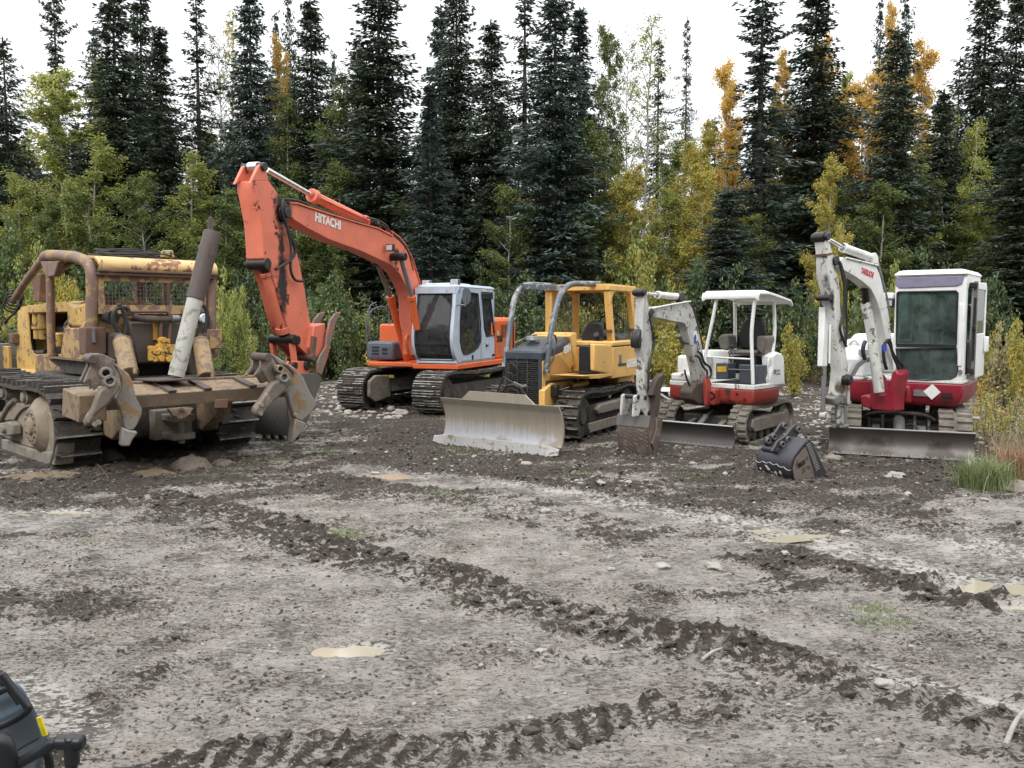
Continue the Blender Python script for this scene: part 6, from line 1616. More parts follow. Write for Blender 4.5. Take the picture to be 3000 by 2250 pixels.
q = tS([(505, 145)], .09)[0]
T.part('arm_end_pin', MB().cyl(q + Vector((0, -.20, 0)), q + Vector((0, .02, 0)), .045, n=18).cyl(q + Vector((0, -.17, 0)), q + Vector((0, -.01, 0)), .058, n=18), M['grease'], us, bevel=.006)
ap = tS([(500, 165), (535, 180), (550, 260), (562, 400), (592, 560), (602, 650), (590, 800), (548, 950), (535, 1060), (555, 1200), (578, 1400), (590, 1560), (535, 1560), (512, 1340), (500, 1100), (515, 950), (480, 820), (478, 640), (490, 400)], hb_)
T.part('arm', MB().prism(ap, 1, -hb_, hb_), M['tb_worn'], us, bevel=.008)
q = tS([(590, 385)], hb_ + .02)[0]; T.part('boom_pin', MB().cyl(q + Vector((0, -.20, 0)), q, .055, n=18), M['grease'], us, bevel=.006)
a, b_, c = tS([(455, 600), (470, 820), (490, 1330)], .0)
T.part('cylinder', MB().cyl(b_, c, .052, n=18).cyl(b_, b_ + Vector((0, 0, -.05)), .06, n=18), M['tb_worn'], us, bevel=.004)
T.part('cylinder_clevis', MB().prism(tS([(480, 560), (500, 640), (490, 780), (440, 790), (430, 700), (450, 600)], .06), 1, -.09, .06), M['grease'], us, bevel=.02)
for pts, y, r in (([(560, 380), (590, 560), (620, 700), (600, 850), (560, 1000), (548, 1180), (560, 1320), (590, 1370), (620, 1360), (632, 1280)], .11, .015), ([(1120, 830), (1160, 860), (1200, 960), (1260, 1010), (1278, 1090), (1240, 1150), (1240, 1200)], .12, .020), ([(1095, 880), (1140, 900), (1180, 1000), (1230, 1060), (1225, 1140)], .14, .018), ([(970, 1040), (985, 1110), (1010, 1180), (1030, 1220)], .02, .016), ([(640, 440), (600, 560), (600, 700)], .1, .012)):
    T.part('hydraulic_hose', MB().tube(tS(pts, y), r, 8, 5), M['rubber'], us)
a, b_, c = tS([(905, 560), (1010, 900), (1110, 1290)], .0)
a, b_, c = tF([(955, 960), (1040, 900), (1105, 1290)], .98)
T.part('cylinder', MB().cyl(b_ + Vector((.05, 0, .05)), c, .05, n=18), M['tb_worn'], us, bevel=.005)
T.part('cylinder_rod', MB().cyl(tS([(900, 640)], 0)[0], b_, .03, n=14), M['steel'], us)
# swing post
T.part('swing_post', MB().prism(tS([(1110, 1190), (1250, 1180), (1240, 1300), (1225, 1460), (1130, 1440), (1060, 1390), (1050, 1300)], .12), 1, -.12, .12), M['rust_dark'], us, bevel=.03)
T.part('post_flange', MB().prism(tF([(1175, 1210), (1195, 1120), (1225, 1200), (1222, 1400), (1215, 1465), (1190, 1440)], 1.12), 0, .95, 1.12), M['tb_red'], us, bevel=.012)
T.part('post_bracket', MB().box(.70, .98, -.20, .26, .62, .90), M['tb_red'], us, bevel=.03)
T.part('bracket_eye', MB().ring((.99, .20, .78), (.97, .20, .78), .07, .045), M['grease'], us)
T.part('counter_bolt', MB().cyl((.80, .58, .82), (.81, .58, .82), .025).cyl((.80, .72, .74), (.81, .72, .74), .022), M['black'], us)
# bucket and thumb
yb_ = .29
bo = tS([(575, 475), (640, 480), (718, 515), (700, 640), (672, 800), (655, 960), (645, 1015), (600, 1010), (578, 920), (560, 760), (552, 600)], yb_, CW)
bk = MB().prism(bo, 1, yb_ - .025, yb_).prism(bo, 1, -yb_, -yb_ + .025)
bk.loft([[(p.x, -yb_ + .01, p.z), (p.x, yb_ - .01, p.z), (p.x - .02, yb_ - .01, p.z), (p.x - .02, -yb_ + .01, p.z)] for p in bo[7:] + bo[:3]])
bucket = T.part('bucket', bk, M['bucket_rust'], us, bevel=.012)
xs_f = [(p.z, p.x) for p in bo[7:] + bo[:1]]
def fx(z):
    xs_f.sort()
    for (z0, x0), (z1, x1) in zip(xs_f[:-1], xs_f[1:]):
        if z0 <= z <= z1: return x0 + (x1 - x0) * (z - z0) / (z1 - z0)
    return xs_f[-1][1] if z > xs_f[-1][0] else xs_f[0][1]
rg = random.Random(4)
zlo, zhi = xs_f[0][0] if xs_f[0][0] < xs_f[-1][0] else xs_f[-1][0], max(q[0] for q in xs_f)
wl = MB()
for k in range(6):
    y = -.24 + .48 * k / 5; z = zhi - .16 - rg.uniform(0, .05)
    n_ = rg.randint(6, 13); P_ = []
    for i in range(n_):
        P_.append((fx(z) + .006, y + (.028 if i % 2 else -.028), z)); z -= .032
    wl.tube(P_, .003, 5)
for k in range(9):
    y = -.27 + .54 * k / 8; z = zlo + .10; wl.tube([(fx(z) + .004, y - .03, z), (fx(z - .03) + .006, y, z - .035), (fx(z) + .006, y + .03, z)], .004, 5)
T.part('weld_beads', wl, M['steel'], us, bucket)
for k in range(4):
    y = -.24 + k * .16
    T.part('bucket_tooth', MB().loft([[(fx(zlo) - .03, y - .04, zlo + .05), (fx(zlo) + .008, y - .04, zlo + .05), (fx(zlo) + .008, y + .04, zlo + .05), (fx(zlo) - .03, y + .04, zlo + .05)], [(fx(zlo) - .05, y - .03, zlo - .06), (fx(zlo) - .035, y - .03, zlo - .06), (fx(zlo) - .035, y + .03, zlo - .06), (fx(zlo) - .05, y + .03, zlo - .06)]]), M['bucket_rust'], us, bucket)
T.part('bucket_plate', MB().loft([[(p.x + .012, -yb_ - .006, p.z + .012), (p.x + .012, yb_ + .006, p.z + .012), (p.x - .01, yb_ + .006, p.z), (p.x - .01, -yb_ - .006, p.z)] for p in (bo[-1] + Vector((.0, 0, -.02)), bo[0], bo[1])]), M['bucket_dark'], us, bucket)
lk = tS([(395, 240), (420, 225), (510, 250), (560, 420), (585, 500), (520, 480), (500, 440), (470, 380), (440, 470), (380, 480), (385, 380)], .12, CW)
T.part('bucket_hanger', MB().prism(lk, 1, .08, .12).prism(lk, 1, -.14, -.10), M['tb_worn'], us, bevel=.01)
T.part('bucket_link', MB().prism(tS([(440, 260), (500, 260), (520, 440), (450, 470)], .05, CW), 1, -.07, .07), M['grease'], us, bevel=.02)
for px, py in ((440, 250), (520, 262), (560, 440)):
    q = tS([(px, py)], .13, CW)[0]; T.part('link_pin', MB().cyl(q + Vector((0, -.30, 0)), q, .036, n=14), M['grease'], us, bevel=.005)
th = tS([(725, 1090), (745, 1100), (740, 1150), (700, 1260), (690, 1400), (680, 1520), (650, 1640), (620, 1600), (640, 1440), (630, 1330), (600, 1340), (610, 1270), (640, 1190), (670, 1130)], .20)
T.part('thumb', MB().prism(th, 1, .10, .20), M['rust_dark'], us, bevel=.01)
th2 = tS([(655, 510), (712, 520), (690, 700), (650, 860), (640, 1010), (625, 1010), (630, 860), (600, 790), (650, 640)], .33, CW)
T.part('side_cutter', MB().prism(th2, 1, .29, .325), M['bucket_rust'], us, bucket, bevel=.008)
# rental marks
q0_, q1_ = tS([(1085, 760), (1135, 830)], hb_ + .004)
dd = (q1_ - q0_).normalized()
q = tS([(1092, 680)], hb_ + .004)[0]
T.part('boom_sticker', MB().prism(tS([(1070, 600), (1110, 590), (1160, 800), (1150, 870), (1100, 780)], hb_ + .003), 1, hb_, hb_ + .004), M['tb_clean'], us)
T.part('boom_logo', MB().prism([(q.x + .035 * math.cos(t), 0, q.z + .07 * math.sin(t)) for t in [2 * math.pi * i / 20 for i in range(20)]], 1, hb_ + .004, hb_ + .008), M['blue'], us)
d2 = (tS([(1150, 850)], hb_)[0] - tS([(1105, 700)], hb_)[0]).normalized(); up2 = Vector((0, 0, 1)) - d2 * d2.z; up2.normalize()
up2 = Vector((d2.z, 0, -d2.x)); up2 = up2 if up2.x < 0 else -up2
for k, txt in enumerate(('United', 'Rentals')):
    p_ = tS([(1112, 705)], hb_ + .006)[0] - up2 * (.055 * k) * 1
    t_ = text_mb(txt, .065, (0, 0, 0), (1, 0, 0), (0, 1, 0), .001, .003)
    t_.v = [tuple(p_ + d2 * v[0] + up2 * v[1] + Vector((0, .002, 0))) for v in t_.v]
    T.part('lettering', t_, M['black_letter'], us)
q = tS([(2015, 1085)], .912)[0]
T.part('cover_logo', MB().ring((q.x, .905, q.z + .03), (q.x, .912, q.z + .03), .04, .022), M['tb_dark'], us)
for k, txt in enumerate(('United', 'Rentals')):
    T.part('lettering', text_mb(txt, .06, (q.x - .05, .907, q.z + .03 - .055 * k), (-1, 0, 0), (0, 0, 1), .001, .002), M['grey_letter'], us)
# boards and debris behind it
for a_, b2, r in (((1945, 1140), (2010, 1128), .05), ((1945, 1152), (2000, 1150), .05)):
    pass
bd = Thing('board_stack', ground_at(1975, 1185), 0, 'white corrugated sheets lying flat behind the small canopy excavator', 'sheet')
p_ = ground_at(1975, 1168)
bdm = MB()
for k in range(3): bdm.box(-.55, .55, -.35 + .24 * k, -.15 + .24 * k, .20 + .012 * k, .235 + .012 * k)
bd.o.location = (p_.x + .2, p_.y, 0); bd.fr = Frame((p_.x + .2, p_.y, 0), -20); bd.o.matrix_world = bd.fr.M
bd.part('sheet', bdm, M['tb_clean'])
bd.part('prop', MB().box(-.5, -.4, -.3, .3, 0, .2), M['rust_dark']); bd.part('prop', MB().box(.4, .5, -.3, .3, 0, .2), M['rust_dark'])
sk = mesh_obj('stick', MB().tube([ground_at(1935, 1155, .12), ground_at(1965, 1172, .10), ground_at(2000, 1175, .06), ground_at(2040, 1180, .02)], .03, 8, 4), M['stone']); tag(sk, 'crooked grey branch lying left of the small canopy excavator', 'branch')
# ------------------------------------------------------------------ larger white and crimson excavator with closed cab
N = Thing('excavator', (6.4, 14.03, 0), -113, 'white and crimson excavator with closed glass cab and folded white boom', 'excavator')
ub = Frame((6.4, 14.03, 0), -127); bb = Frame((5.66, 13.08, 0), -145)
CX = crop(2560, 760, .217); CY = crop(2360, 660, .26525); CZ = crop(2380, 1080, .2803); CP5 = crop(2300, 640, .4821)
undercarriage(N, N.fr, 2.45, .765, .45, .30, .035, .335, .03, .115, .02, 1, 71, [M['rubber_track'], M['rubber_track']], rubber=True, rollers=5)
N.part('cross_frame', MB().box(-.7, .7, -.6, .6, .25, .48).cyl((0, 0, .45), (0, 0, .72), .42, n=28), M['under'], bevel=.02)
N.part('frame_arch', MB().tube([(.75, -.52, .50), (.85, -.3, .60), (.85, .3, .60), (.75, .52, .50)], .03, 8, 4), M['under'])
def n_loc(q): return tuple(q)
MC = (0.050, 0.038, 0.030, 1)
bl1, bl2, bl3 = [N.fr.F(*q, 1.60) for q in ((2560, 1325), (2752, 1330), (2430, 1330))]
M['blade_mud'] = paint('mud_stained_blade', (0.12, 0.105, 0.10), 0.5, wear=0.10, wearcol=(0.14, 0.12, 0.11), dirt=0.3, metal=0.2,
    stains=[((1.6, bl1.y, .10), (.3, .34, .24), MC), ((1.6, bl2.y, .08), (.3, .22, .24), MC), ((1.6, bl3.y, .04), (.3, .22, .12), MC), ((1.6, bl2.y + .15, .02), (.3, .4, .10), MC)])
def b2n(c, pt, y): return tuple(N.fr.I @ (bb.M @ S(c, bb, [pt], y)[0]))
BK_ = (0.02, 0.016, 0.013, 1); BR_ = (0.10, 0.07, 0.05, 1)
M['tb_stained'] = paint('oil_stained_white_paint', (0.60, 0.60, 0.575), 0.45, wear=0.22, wearcol=(0.20, 0.16, 0.125), wscale=7, dirt=0.4, dirtcol=(0.20, 0.17, 0.13), streak=0.4,
    stains=[(b2n(CY, (200, 700), .05), (.13, .13, .22), BK_), (b2n(CY, (290, 880), .085), (.06, .06, .26), BK_), (b2n(CY, (350, 420), .085), (.12, .12, .16), BK_), (b2n(CY, (300, 1050), .085), (.06, .06, .12), BR_), (b2n(CZ, (310, 200), .085), (.12, .12, .14), BR_)])
rows = []
for i in range(11):
    z = .03 + .40 * i / 10
    x = 1.66 - .10 * math.sin(math.pi * i / 10)
    rows.append([(x, -.99 + 1.98 * j / 14, z) for j in range(15)])
N.part('dozer_blade', MB().sheet(rows, (-.03, 0, 0)), M['blade_mud'] if 'blade_mud' in M else M['blade_dark'], ang=60)
N.part('blade_lip', MB().cyl((1.655, -.99, .435), (1.655, .99, .435), .016, n=10), M['steel'])
sc = MB().box(1.664, 1.668, -.97, .97, .036, .044); rg = random.Random(9)
for k in range(46):
    y = rg.uniform(-.95, .9); sc.box(1.662, 1.672, y - rg.uniform(.004, .02), y + rg.uniform(.004, .02), .038, .05 + rg.uniform(0, .03))
N.part('edge_scratches', sc, M['scratch'])
for y in (-.33, .33):
    N.part('blade_arm', MB().bar((1.50, y, .20), (.7, y, .36), .06, .05), M['frame_mud'], bevel=.01)
    N.part('arm_bracket', MB().box(.62, .78, y - .12, y - .08, .30, .58).box(.62, .78, y + .08, y + .12, .30, .58), M['steel'], bevel=.01)
N.part('blade_cylinder', MB().cyl((1.35, 0, .28), (.85, 0, .50), .085, n=18).cyl((.85, 0, .50), (.7, 0, .58), .05, n=12), M['steel'], bevel=.01)
N.part('hydraulic_hose', MB().tube([(.9, .08, .42), (1.1, .2, .46), (1.2, .32, .34), (1.25, .38, .30)], .018, 8, 4), M['under'])
# upper
XF = .88
fR = ub.F(*CX([(1230, 1640)])[0], XF); fL = ub.F(*CX([(250, 1600)])[0], XF)
yR_, yL_ = fL.y, fR.y - .03            # right and left sides of the cab
zb_ = (fR.z + fL.z) / 2
def planb(z, k=0.0):
    P_ = [(XF, -.70), (XF, yL_), (.35, yL_ + .03), (-.6, yL_ - .02), (-1.0, .80), (-1.22, .35), (-1.26, 0), (-1.22, -.35), (-1.0, -.78), (-.3, -.95), (.5, -.92), (.75, -.82)]
    return [(x * (1 - k), y * (1 - k), z) for x, y in P_]
N.part('body_base', MB().loft([planb(.74, .12), planb(.80, .05), planb(.92, .0), planb(1.10, 0)]), M['tb_crimson'], ub, bevel=.02)
N.part('body_deck', MB().loft([planb(1.103, 0), planb(1.15, 0)]), M['tb_white'], ub, bevel=.01)
N.part('rear_hood', MB().loft([[(-.45, -.92, z), (-.45, yL_ - .1, z), (-.95, .75, z), (-1.18, .3, z), (-1.2, -.3, z), (-.98, -.74, z)] for z in (1.15, 1.75)] + [[(-.47, -.85, 1.82), (-.47, yL_ - .15, 1.82), (-.9, .7, 1.82), (-1.1, .28, 1.82), (-1.12, -.28, 1.82), (-.9, -.7, 1.82)]]), M['tb_clean'], ub, bevel=.04)
N.part('right_hood', MB().loft([[(.80, -.84, 1.15), (.80, -.34, 1.15), (-.4, -.34, 1.15), (-.4, -.90, 1.15)], [(.78, -.83, 1.42), (.78, -.34, 1.42), (-.4, -.34, 1.42), (-.4, -.88, 1.42)], [(.55, -.80, 1.66), (.55, -.36, 1.66), (-.4, -.36, 1.70), (-.4, -.85, 1.70)], [(.35, -.75, 1.74), (.35, -.40, 1.74), (-.4, -.40, 1.76), (-.4, -.8, 1.76)]]), M['tb_clean'], ub, bevel=.03)
q = ub.F(*CY([(655, 1400)])[0], .75)
N.part('hood_lamp', MB().box(.70, .80, q.y - .09, q.y + .09, q.z - .05, q.z + .05), M['lens'], ub, bevel=.015)
N.part('handrail', MB().tube(Fp(CY, ub, [(530, 1455), (475, 1448), (468, 1400), (490, 1310), (525, 1275), (560, 1280), (600, 1340)], .55), .022, 10, 4), M['tb_clean'], ub)
# cab
ztop = ub.F(*CX([(1240, 180)])[0], XF - .1).z
XR = XF - 1.25
zt2 = ztop - .02
def yz(pts): return Fp(CX, ub, pts, XF)
w1 = yz([(330, 440), (1110, 425), (1135, 450), (1115, 1150), (305, 1140), (318, 460)]); w2 = yz([(300, 1205), (1118, 1195), (1135, 1500), (1110, 1580), (1040, 1615), (700, 1632), (430, 1615), (350, 1560)])
zm = (w1[4].z + w2[0].z) / 2
cb = MB()
holed(cb, [(XF, yR_, zm), (XF, yL_, zm), (XF, yL_, zt2 - .06), (XF, yL_ - .06, zt2), (XF, yR_ + .06, zt2), (XF, yR_, zt2 - .06)], w1, 0, XF - .05, XF)
holed(cb, [(XF, yR_, zb_ - .02), (XF, yL_, zb_ - .02), (XF, yL_, zm), (XF, yR_, zm)], w2, 0, XF - .05, XF - .001)
do_ = [(XF - .16, yL_, 1.22), (XF - .14, yL_, zt2 - .22), (XF - .22, yL_, zt2 - .15), (XR + .45, yL_, zt2 - .15), (XR + .45, yL_, 1.22)]
holed(cb, [(XF - .05, yL_, zb_ - .02), (XF - .05, yL_, zt2), (XR + .05, yL_, zt2), (XR, yL_, zt2 - .06), (XR, yL_, zb_ - .02)], do_, 1, yL_ - .05, yL_)
holed(cb, [(XF - .05, yR_, zb_ - .02), (XF - .05, yR_, zt2), (XR + .05, yR_, zt2), (XR, yR_, zt2 - .06), (XR, yR_, zb_ - .02)], [(XF - .16, yR_, 1.75), (XF - .16, yR_, zt2 - .2), (XR + .15, yR_, zt2 - .2), (XR + .15, yR_, 1.75)], 1, yR_, yR_ + .05)
holed(cb, [(XR, yR_, zb_), (XR, yL_, zb_), (XR, yL_, zt2 - .04), (XR, yR_, zt2 - .04)], [(XR, yR_ + .12, 1.85), (XR, yL_ - .12, 1.85), (XR, yL_ - .12, zt2 - .2), (XR, yR_ + .12, zt2 - .2)], 0, XR, XR + .04)
cab = N.part('cab', cb, M['tb_clean'], ub, bevel=.018, ang=30)
rr = []
for z, k in ((zt2 - .01, -.01), (zt2 + .02, -.015), (zt2 + .065, .03), (zt2 + .08, .09)):
    rr.append([(XF - k + (.03 if z < zt2 + .03 else 0), yR_ + k, z), (XF - k + (.03 if z < zt2 + .03 else 0), yL_ - k, z), (XR + k, yL_ - k, z), (XR + k, yR_ + k, z)])
N.part('roof', MB().loft(rr), M['tb_clean'], ub, cab, bevel=.03)
vz = yz([(300, 250), (1225, 222), (1195, 330), (1130, 358), (350, 388), (295, 350)])
N.part('visor', MB().prism(vz, 0, XF, XF + .02), M['visor'], ub, cab, bevel=.008)
N.part('cab_glass', MB().prism(w1, 0, XF - .03, XF - .022).prism(w2, 0, XF - .03, XF - .022).box(XF - 1.2, XF - .16, yR_ + .02, yR_ + .028, 1.75, zt2 - .2).box(XR + .015, XR + .022, yR_ + .12, yL_ - .12, 1.85, zt2 - .2), M['glass_green'], ub, cab)
gk = MB().tube([(XF + .004, p.y, p.z) for p in w1 + [w1[0]]], .015, 6).tube([(XF + .002, p.y, p.z) for p in w2 + [w2[0]]], .009, 6)
gk.box(XF - .02, XF + .012, w1[4].y, w1[3].y, w2[1].z - .0, w1[3].z)
N.part('window_gasket', gk, M['black'], ub, cab)
q = ub.F(*CX([(1170, 1515)])[0], XF + .01); N.part('door_stop', MB().cyl(q, q + Vector((.03, 0, 0)), .03, n=14), M['steel'], ub, cab)
q = ub.F(*CX([(1190, 625)])[0], XF + .01); N.part('front_grip', MB().box(XF, XF + .02, q.y - .03, q.y + .03, q.z - .9, q.z + .03), M['tb_clean'], ub, cab, bevel=.01)
N.part('cab_floor', MB().box(XR + .05, XF - .06, yR_ + .05, yL_ - .05, zb_, zb_ + .05), M['black'], ub, cab)
sy = (yR_ + yL_) / 2 + .08
N.part('seat', MB().box(XR + .35, XR + .85, sy - .24, sy + .24, 1.45, 1.58), M['vinyl'], ub, cab, bevel=.05)
N.part('seat', MB().loft([[(XR + .30, sy - w_, z), (XR + .30, sy + w_, z), (XR + .42, sy + w_, z), (XR + .42, sy - w_, z)] for z, w_ in ((1.5, .22), (1.8, .24), (2.15, .19), (2.4, .13), (2.45, .09))]), M['vinyl'], ub, cab, bevel=.03)
N.part('console', MB().box(XR + .4, XR + .95, yR_ + .08, yR_ + .28, 1.2, 1.72), M['tb_console'], ub, cab, bevel=.03)
N.part('console', MB().box(XR + .4, XR + .9, yL_ - .24, yL_ - .08, 1.2, 1.68), M['tb_console'], ub, cab, bevel=.03)
for y in (sy - .08, sy + .06): N.part('control_lever', MB().cyl((XF - .28, y, zb_ + .05), (XF - .24, y, 1.82), .012, n=8).cyl((XF - .24, y, 1.80), (XF - .24, y, 1.88), .022, n=8), M['grey_letter'], ub, cab)
for y in (yR_ + .2, yL_ - .15): N.part('control_lever', MB().cyl((XR + .85, y, 1.7), (XR + .9, y, 1.95), .02, n=8), M['black'], ub, cab)
# open door folded back
yd = yL_ + .10
dA, dB = XF - .34, XR + .02
dr_ = MB(); holed(dr_, [(dA, yd, 1.17), (dA, yd, zt2 - .12), (dB + .06, yd, zt2 - .10), (dB, yd, zt2 - .18), (dB, yd, 1.17)], [(dA - .08, yd, 1.85), (dA - .08, yd, zt2 - .22), (dB + .08, yd, zt2 - .22), (dB + .08, yd, 1.85)], 1, yd - .035, yd)
door = N.part('door', dr_, M['tb_clean'], ub, cab, bevel=.01)
N.part('door_frame', MB().box(dA, dA + .04, yd - .05, yd + .01, 1.15, zt2 - .10), M['tb_console'], ub, door, bevel=.008)
N.part('door_seal', MB().box(dA + .04, dA + .055, yd - .035, yd - .005, 1.45, zt2 - .35), M['black'], ub, door)
N.part('door_glass', MB().box(dB + .08, dA - .08, yd - .02, yd - .014, 1.85, zt2 - .22), M['glass_green'], ub, door)
N.part('door_latch', MB().box(dB + .0, dB + .16, yd, yd + .06, 1.55, 1.80), M['tb_clean'], ub, door, bevel=.02)
for z in (1.25, 1.9, zt2 - .2): N.part('door_hinge', MB().box(dA - .0, dA + .08, yL_, yd, z, z + .08), M['black'], ub, cab, bevel=.01)
N.part('grab_rail', MB().tube([(XF - .18, yL_ + .01, 1.75), (XF - .18, yL_ + .05, 1.78), (XF - .18, yL_ + .05, 2.25), (XF - .18, yL_ + .01, 2.28)], .012, 8, 2), M['steel'], ub, cab)
q = ub.F(*CX([(175, 555)])[0], XF)
N.part('boom_lamp', MB().box(XF - .14, XF + .04, q.y - .13, q.y + .10, q.z + .02, q.z + .12), M['tb_clean'], ub, cab, bevel=.02)
l_ = N.part('cab_lamp', MB().box(XF - .10, XF + .06, q.y - .09, q.y + .11, q.z - .11, q.z + .02), M['black'], ub, cab, bevel=.015)
N.part('lamp_lens', MB().box(XF + .06, XF + .068, q.y - .04, q.y + .09, q.z - .085, q.z + .0), M['lens'], ub, l_)
q = ub.F(*CZ([(1250, 243)])[0], XF + .012)
N.part('diamond_sign', MB().prism([(XF, q.y, q.z + .12), (XF, q.y + .12, q.z), (XF, q.y, q.z - .12), (XF, q.y - .12, q.z)], 0, XF + .004, XF + .010), M['tb_clean'], ub)
q = ub.F(*CZ([(1130, 255)])[0], XF); N.part('plate', MB().box(XF + .001, XF + .008, q.y - .10, q.y + .10, q.z - .05, q.z + .05), M['steel'], ub, bevel=.003)
q = ub.F(*CZ([(1405, 300)])[0], XF); vn = MB()
for k in range(5): vn.box(XF + .001, XF + .006, q.y - .08, q.y + .08, q.z - .06 + k * .028, q.z - .045 + k * .028)
N.part('vent', vn, M['black'], ub)
# swing bracket
sb = Frame((5.66, 13.08, 0), -133)
N.part('swing_mount', MB().prism(Fp(CZ, ub, [(860, 170), (1020, 175), (1030, 370), (860, 345)], XF + .12), 0, XF - .1, XF + .12), M['tb_crimson'], ub, bevel=.04)
q = ub.F(*CZ([(900, 250)])[0], XF + .13); N.part('mount_hole', MB().cyl(q, q + Vector((.004, 0, 0)), .11, n=24), M['black'], ub)
pst = Fp(CZ, bb, [(600, 200), (625, 60), (660, 100), (700, 270), (760, 270), (800, 180), (830, 40), (870, 10), (900, 60), (870, 200), (850, 320), (850, 450), (620, 430), (600, 330)], .18)
N.part('swing_post', MB().prism(pst, 0, -.12, .18), M['tb_crimson'], bb, bevel=.02)
N.part('post_arm', MB().prism(Fp(CZ, bb, [(495, 285), (560, 270), (620, 300), (640, 340), (620, 430), (530, 400), (500, 370)], .14), 0, -.05, .14), M['tb_crimson'], bb, bevel=.03)
# boom
hw = .085
def bS(c, pts, y): return S(c, bb, pts, y)
bp = bS(CY, [(385, 470), (385, 385), (410, 350), (460, 372), (600, 405), (780, 450), (812, 520), (840, 620), (870, 760), (905, 900), (925, 1020), (945, 1200), (960, 1400), (972, 1590), (930, 1600), (905, 1400), (885, 1240), (850, 1050), (820, 930), (795, 850), (770, 790), (720, 700), (640, 630), (540, 560), (440, 505)], hw)
N.part('boom', MB().prism(bp, 1, -hw, hw), M['tb_white'], bb, bevel=.008)
N.part('boom_pipe', MB().tube(bS(CY, [(450, 358), (620, 400), (800, 445)], hw + .01), .014, 8, 3), M['tb_white'], bb)
N.part('boom_pipe', MB().tube(bS(CY, [(805, 430), (850, 600), (900, 800), (935, 1000)], -.02), .016, 8, 3), M['steel'], bb)
a, b_, c = bS(CY, [(262, 158), (410, 245), (708, 352)], .0)
N.part('cylinder', MB().cyl(b_, c, .062, n=20).cyl(b_, b_ + (c - b_) * .08, .072, n=18), M['tb_white'], bb, bevel=.004)
N.part('cylinder_rod', MB().cyl(a, b_, .028, n=14), M['chrome'], bb)
N.part('cylinder_clevis', MB().cyl(c, c + (c - b_) * .08, .045, n=14), M['grease'], bb)
N.part('boom_ear', MB().prism(bS(CY, [(735, 330), (740, 305), (768, 305), (790, 345), (798, 430), (740, 420)], .05), 1, .035, .07).prism(bS(CY, [(735, 330), (740, 305), (768, 305), (790, 345), (798, 430), (740, 420)], .05), 1, -.07, -.035), M['tb_white'], bb, bevel=.008)
q = bS(CY, [(245, 125)], .10)[0]
N.part('arm_end_pin', MB().cyl(q + Vector((0, -.25, 0)), q + Vector((0, .02, 0)), .055, n=18).cyl(q + Vector((0, -.21, 0)), q + Vector((0, -.03, 0)), .075, n=18), M['grease'], bb, bevel=.008)
ap = bS(CY, [(222, 165), (262, 180), (300, 310), (335, 480), (372, 620), (385, 900), (402, 1060), (440, 1330), (468, 1560)], hw) + [bb.S(2484, 1100, hw), bb.S(2480, 1160, hw), bb.S(2458, 1160, hw)] + bS(CY, [(400, 1600), (360, 1350), (335, 1100), (305, 900), (285, 720), (240, 560), (240, 360)], hw)
N.part('arm', MB().prism(ap, 1, -.10, hw), M['tb_stained'] if 'tb_stained' in M else M['tb_worn'], bb, bevel=.008)
N.part('arm_band', MB().prism(bS(CY, [(228, 315), (300, 300), (305, 320), (232, 340)], hw + .004), 1, -.104, hw + .004), M['rust'], bb)
q = bS(CY, [(350, 390)], hw + .03)[0]; N.part('boom_pin', MB().cyl(q + Vector((0, -.24, 0)), q, .07, n=20), M['grease'], bb, bevel=.008)
q = bS(CY, [(275, 800)], hw + .02)[0]; N.part('cylinder_pin', MB().cyl(q + Vector((0, -.22, 0)), q, .045, n=16), M['grease'], bb, bevel=.008)
# bucket cylinder hanging in front of the arm
a, b_, c = Fp(CY, bb, [(198, 840), (203, 905), (205, 1560)], 1.30)
q_ = b_; N.part('cylinder', MB().box(b_.x - .055, b_.x + .055, b_.y - .05, b_.y + .05, c.z, b_.z), M['tb_clean'], bb, bevel=.012)
N.part('cylinder_pipe', MB().cyl((c.x, c.y + .085, c.z + .05), (c.x, c.y + .085, b_.z - .25), .014, n=8), M['tb_clean'], bb)
N.part('cylinder_head', MB().cyl(a + Vector((0, 0, .03)), b_, .055, n=14), M['grease'], bb, bevel=.01)
e = bb.F(*CZ([(122, 455)])[0], 1.30)
N.part('cylinder_rod', MB().cyl((c.x, c.y, c.z), (c.x, c.y, e.z), .035, n=14), M['steel'], bb)
N.part('rod_eye', MB().cyl((e.x, e.y - .05, e.z - .05), (e.x, e.y + .05, e.z - .05), .055, n=16), M['tb_worn'], bb, bevel=.01)
q = bS(CZ, [(405, 120)], hw + .12)[0]; N.part('link_pin', MB().cyl(q + Vector((0, -.30, 0)), q, .065, n=20).cyl(q + Vector((0, -.09, 0)), q + Vector((0, -.03, 0)), .08, n=20), M['grease'], bb, bevel=.01)
lk = bS(CP5, [(520, 840), (470, 850), (430, 880), (400, 930), (385, 960), (405, 970), (425, 950), (450, 905), (490, 875), (520, 870)], .02)
N.part('curved_link', MB().prism(lk, 1, -.02, .03), M['steel'], bb, bevel=.01)
for px in (248, 345):
    P_ = bS(CZ, [(px, 375), (px, 600)], .07 if px > 300 else -.06)
    N.part('coupler_bar', MB().cyl(P_[0], P_[1], .018, n=10).cyl(P_[1] + Vector((-.05, 0, 0)), P_[1] + Vector((.05, 0, 0)), .03, n=10), M['steel'], bb, bevel=.005)
N.part('coupler_plate', MB().prism(bS(CZ, [(262, 390), (325, 390), (330, 580), (262, 580)], .0), 1, -.02, .02), M['tb_worn'], bb, bevel=.01)
N.part('coupler', MB().prism(bS(CZ, [(215, 310), (260, 285), (380, 290), (410, 360), (370, 385), (300, 370), (240, 385)], .08), 1, -.10, .08), M['steel'], bb, bevel=.02)
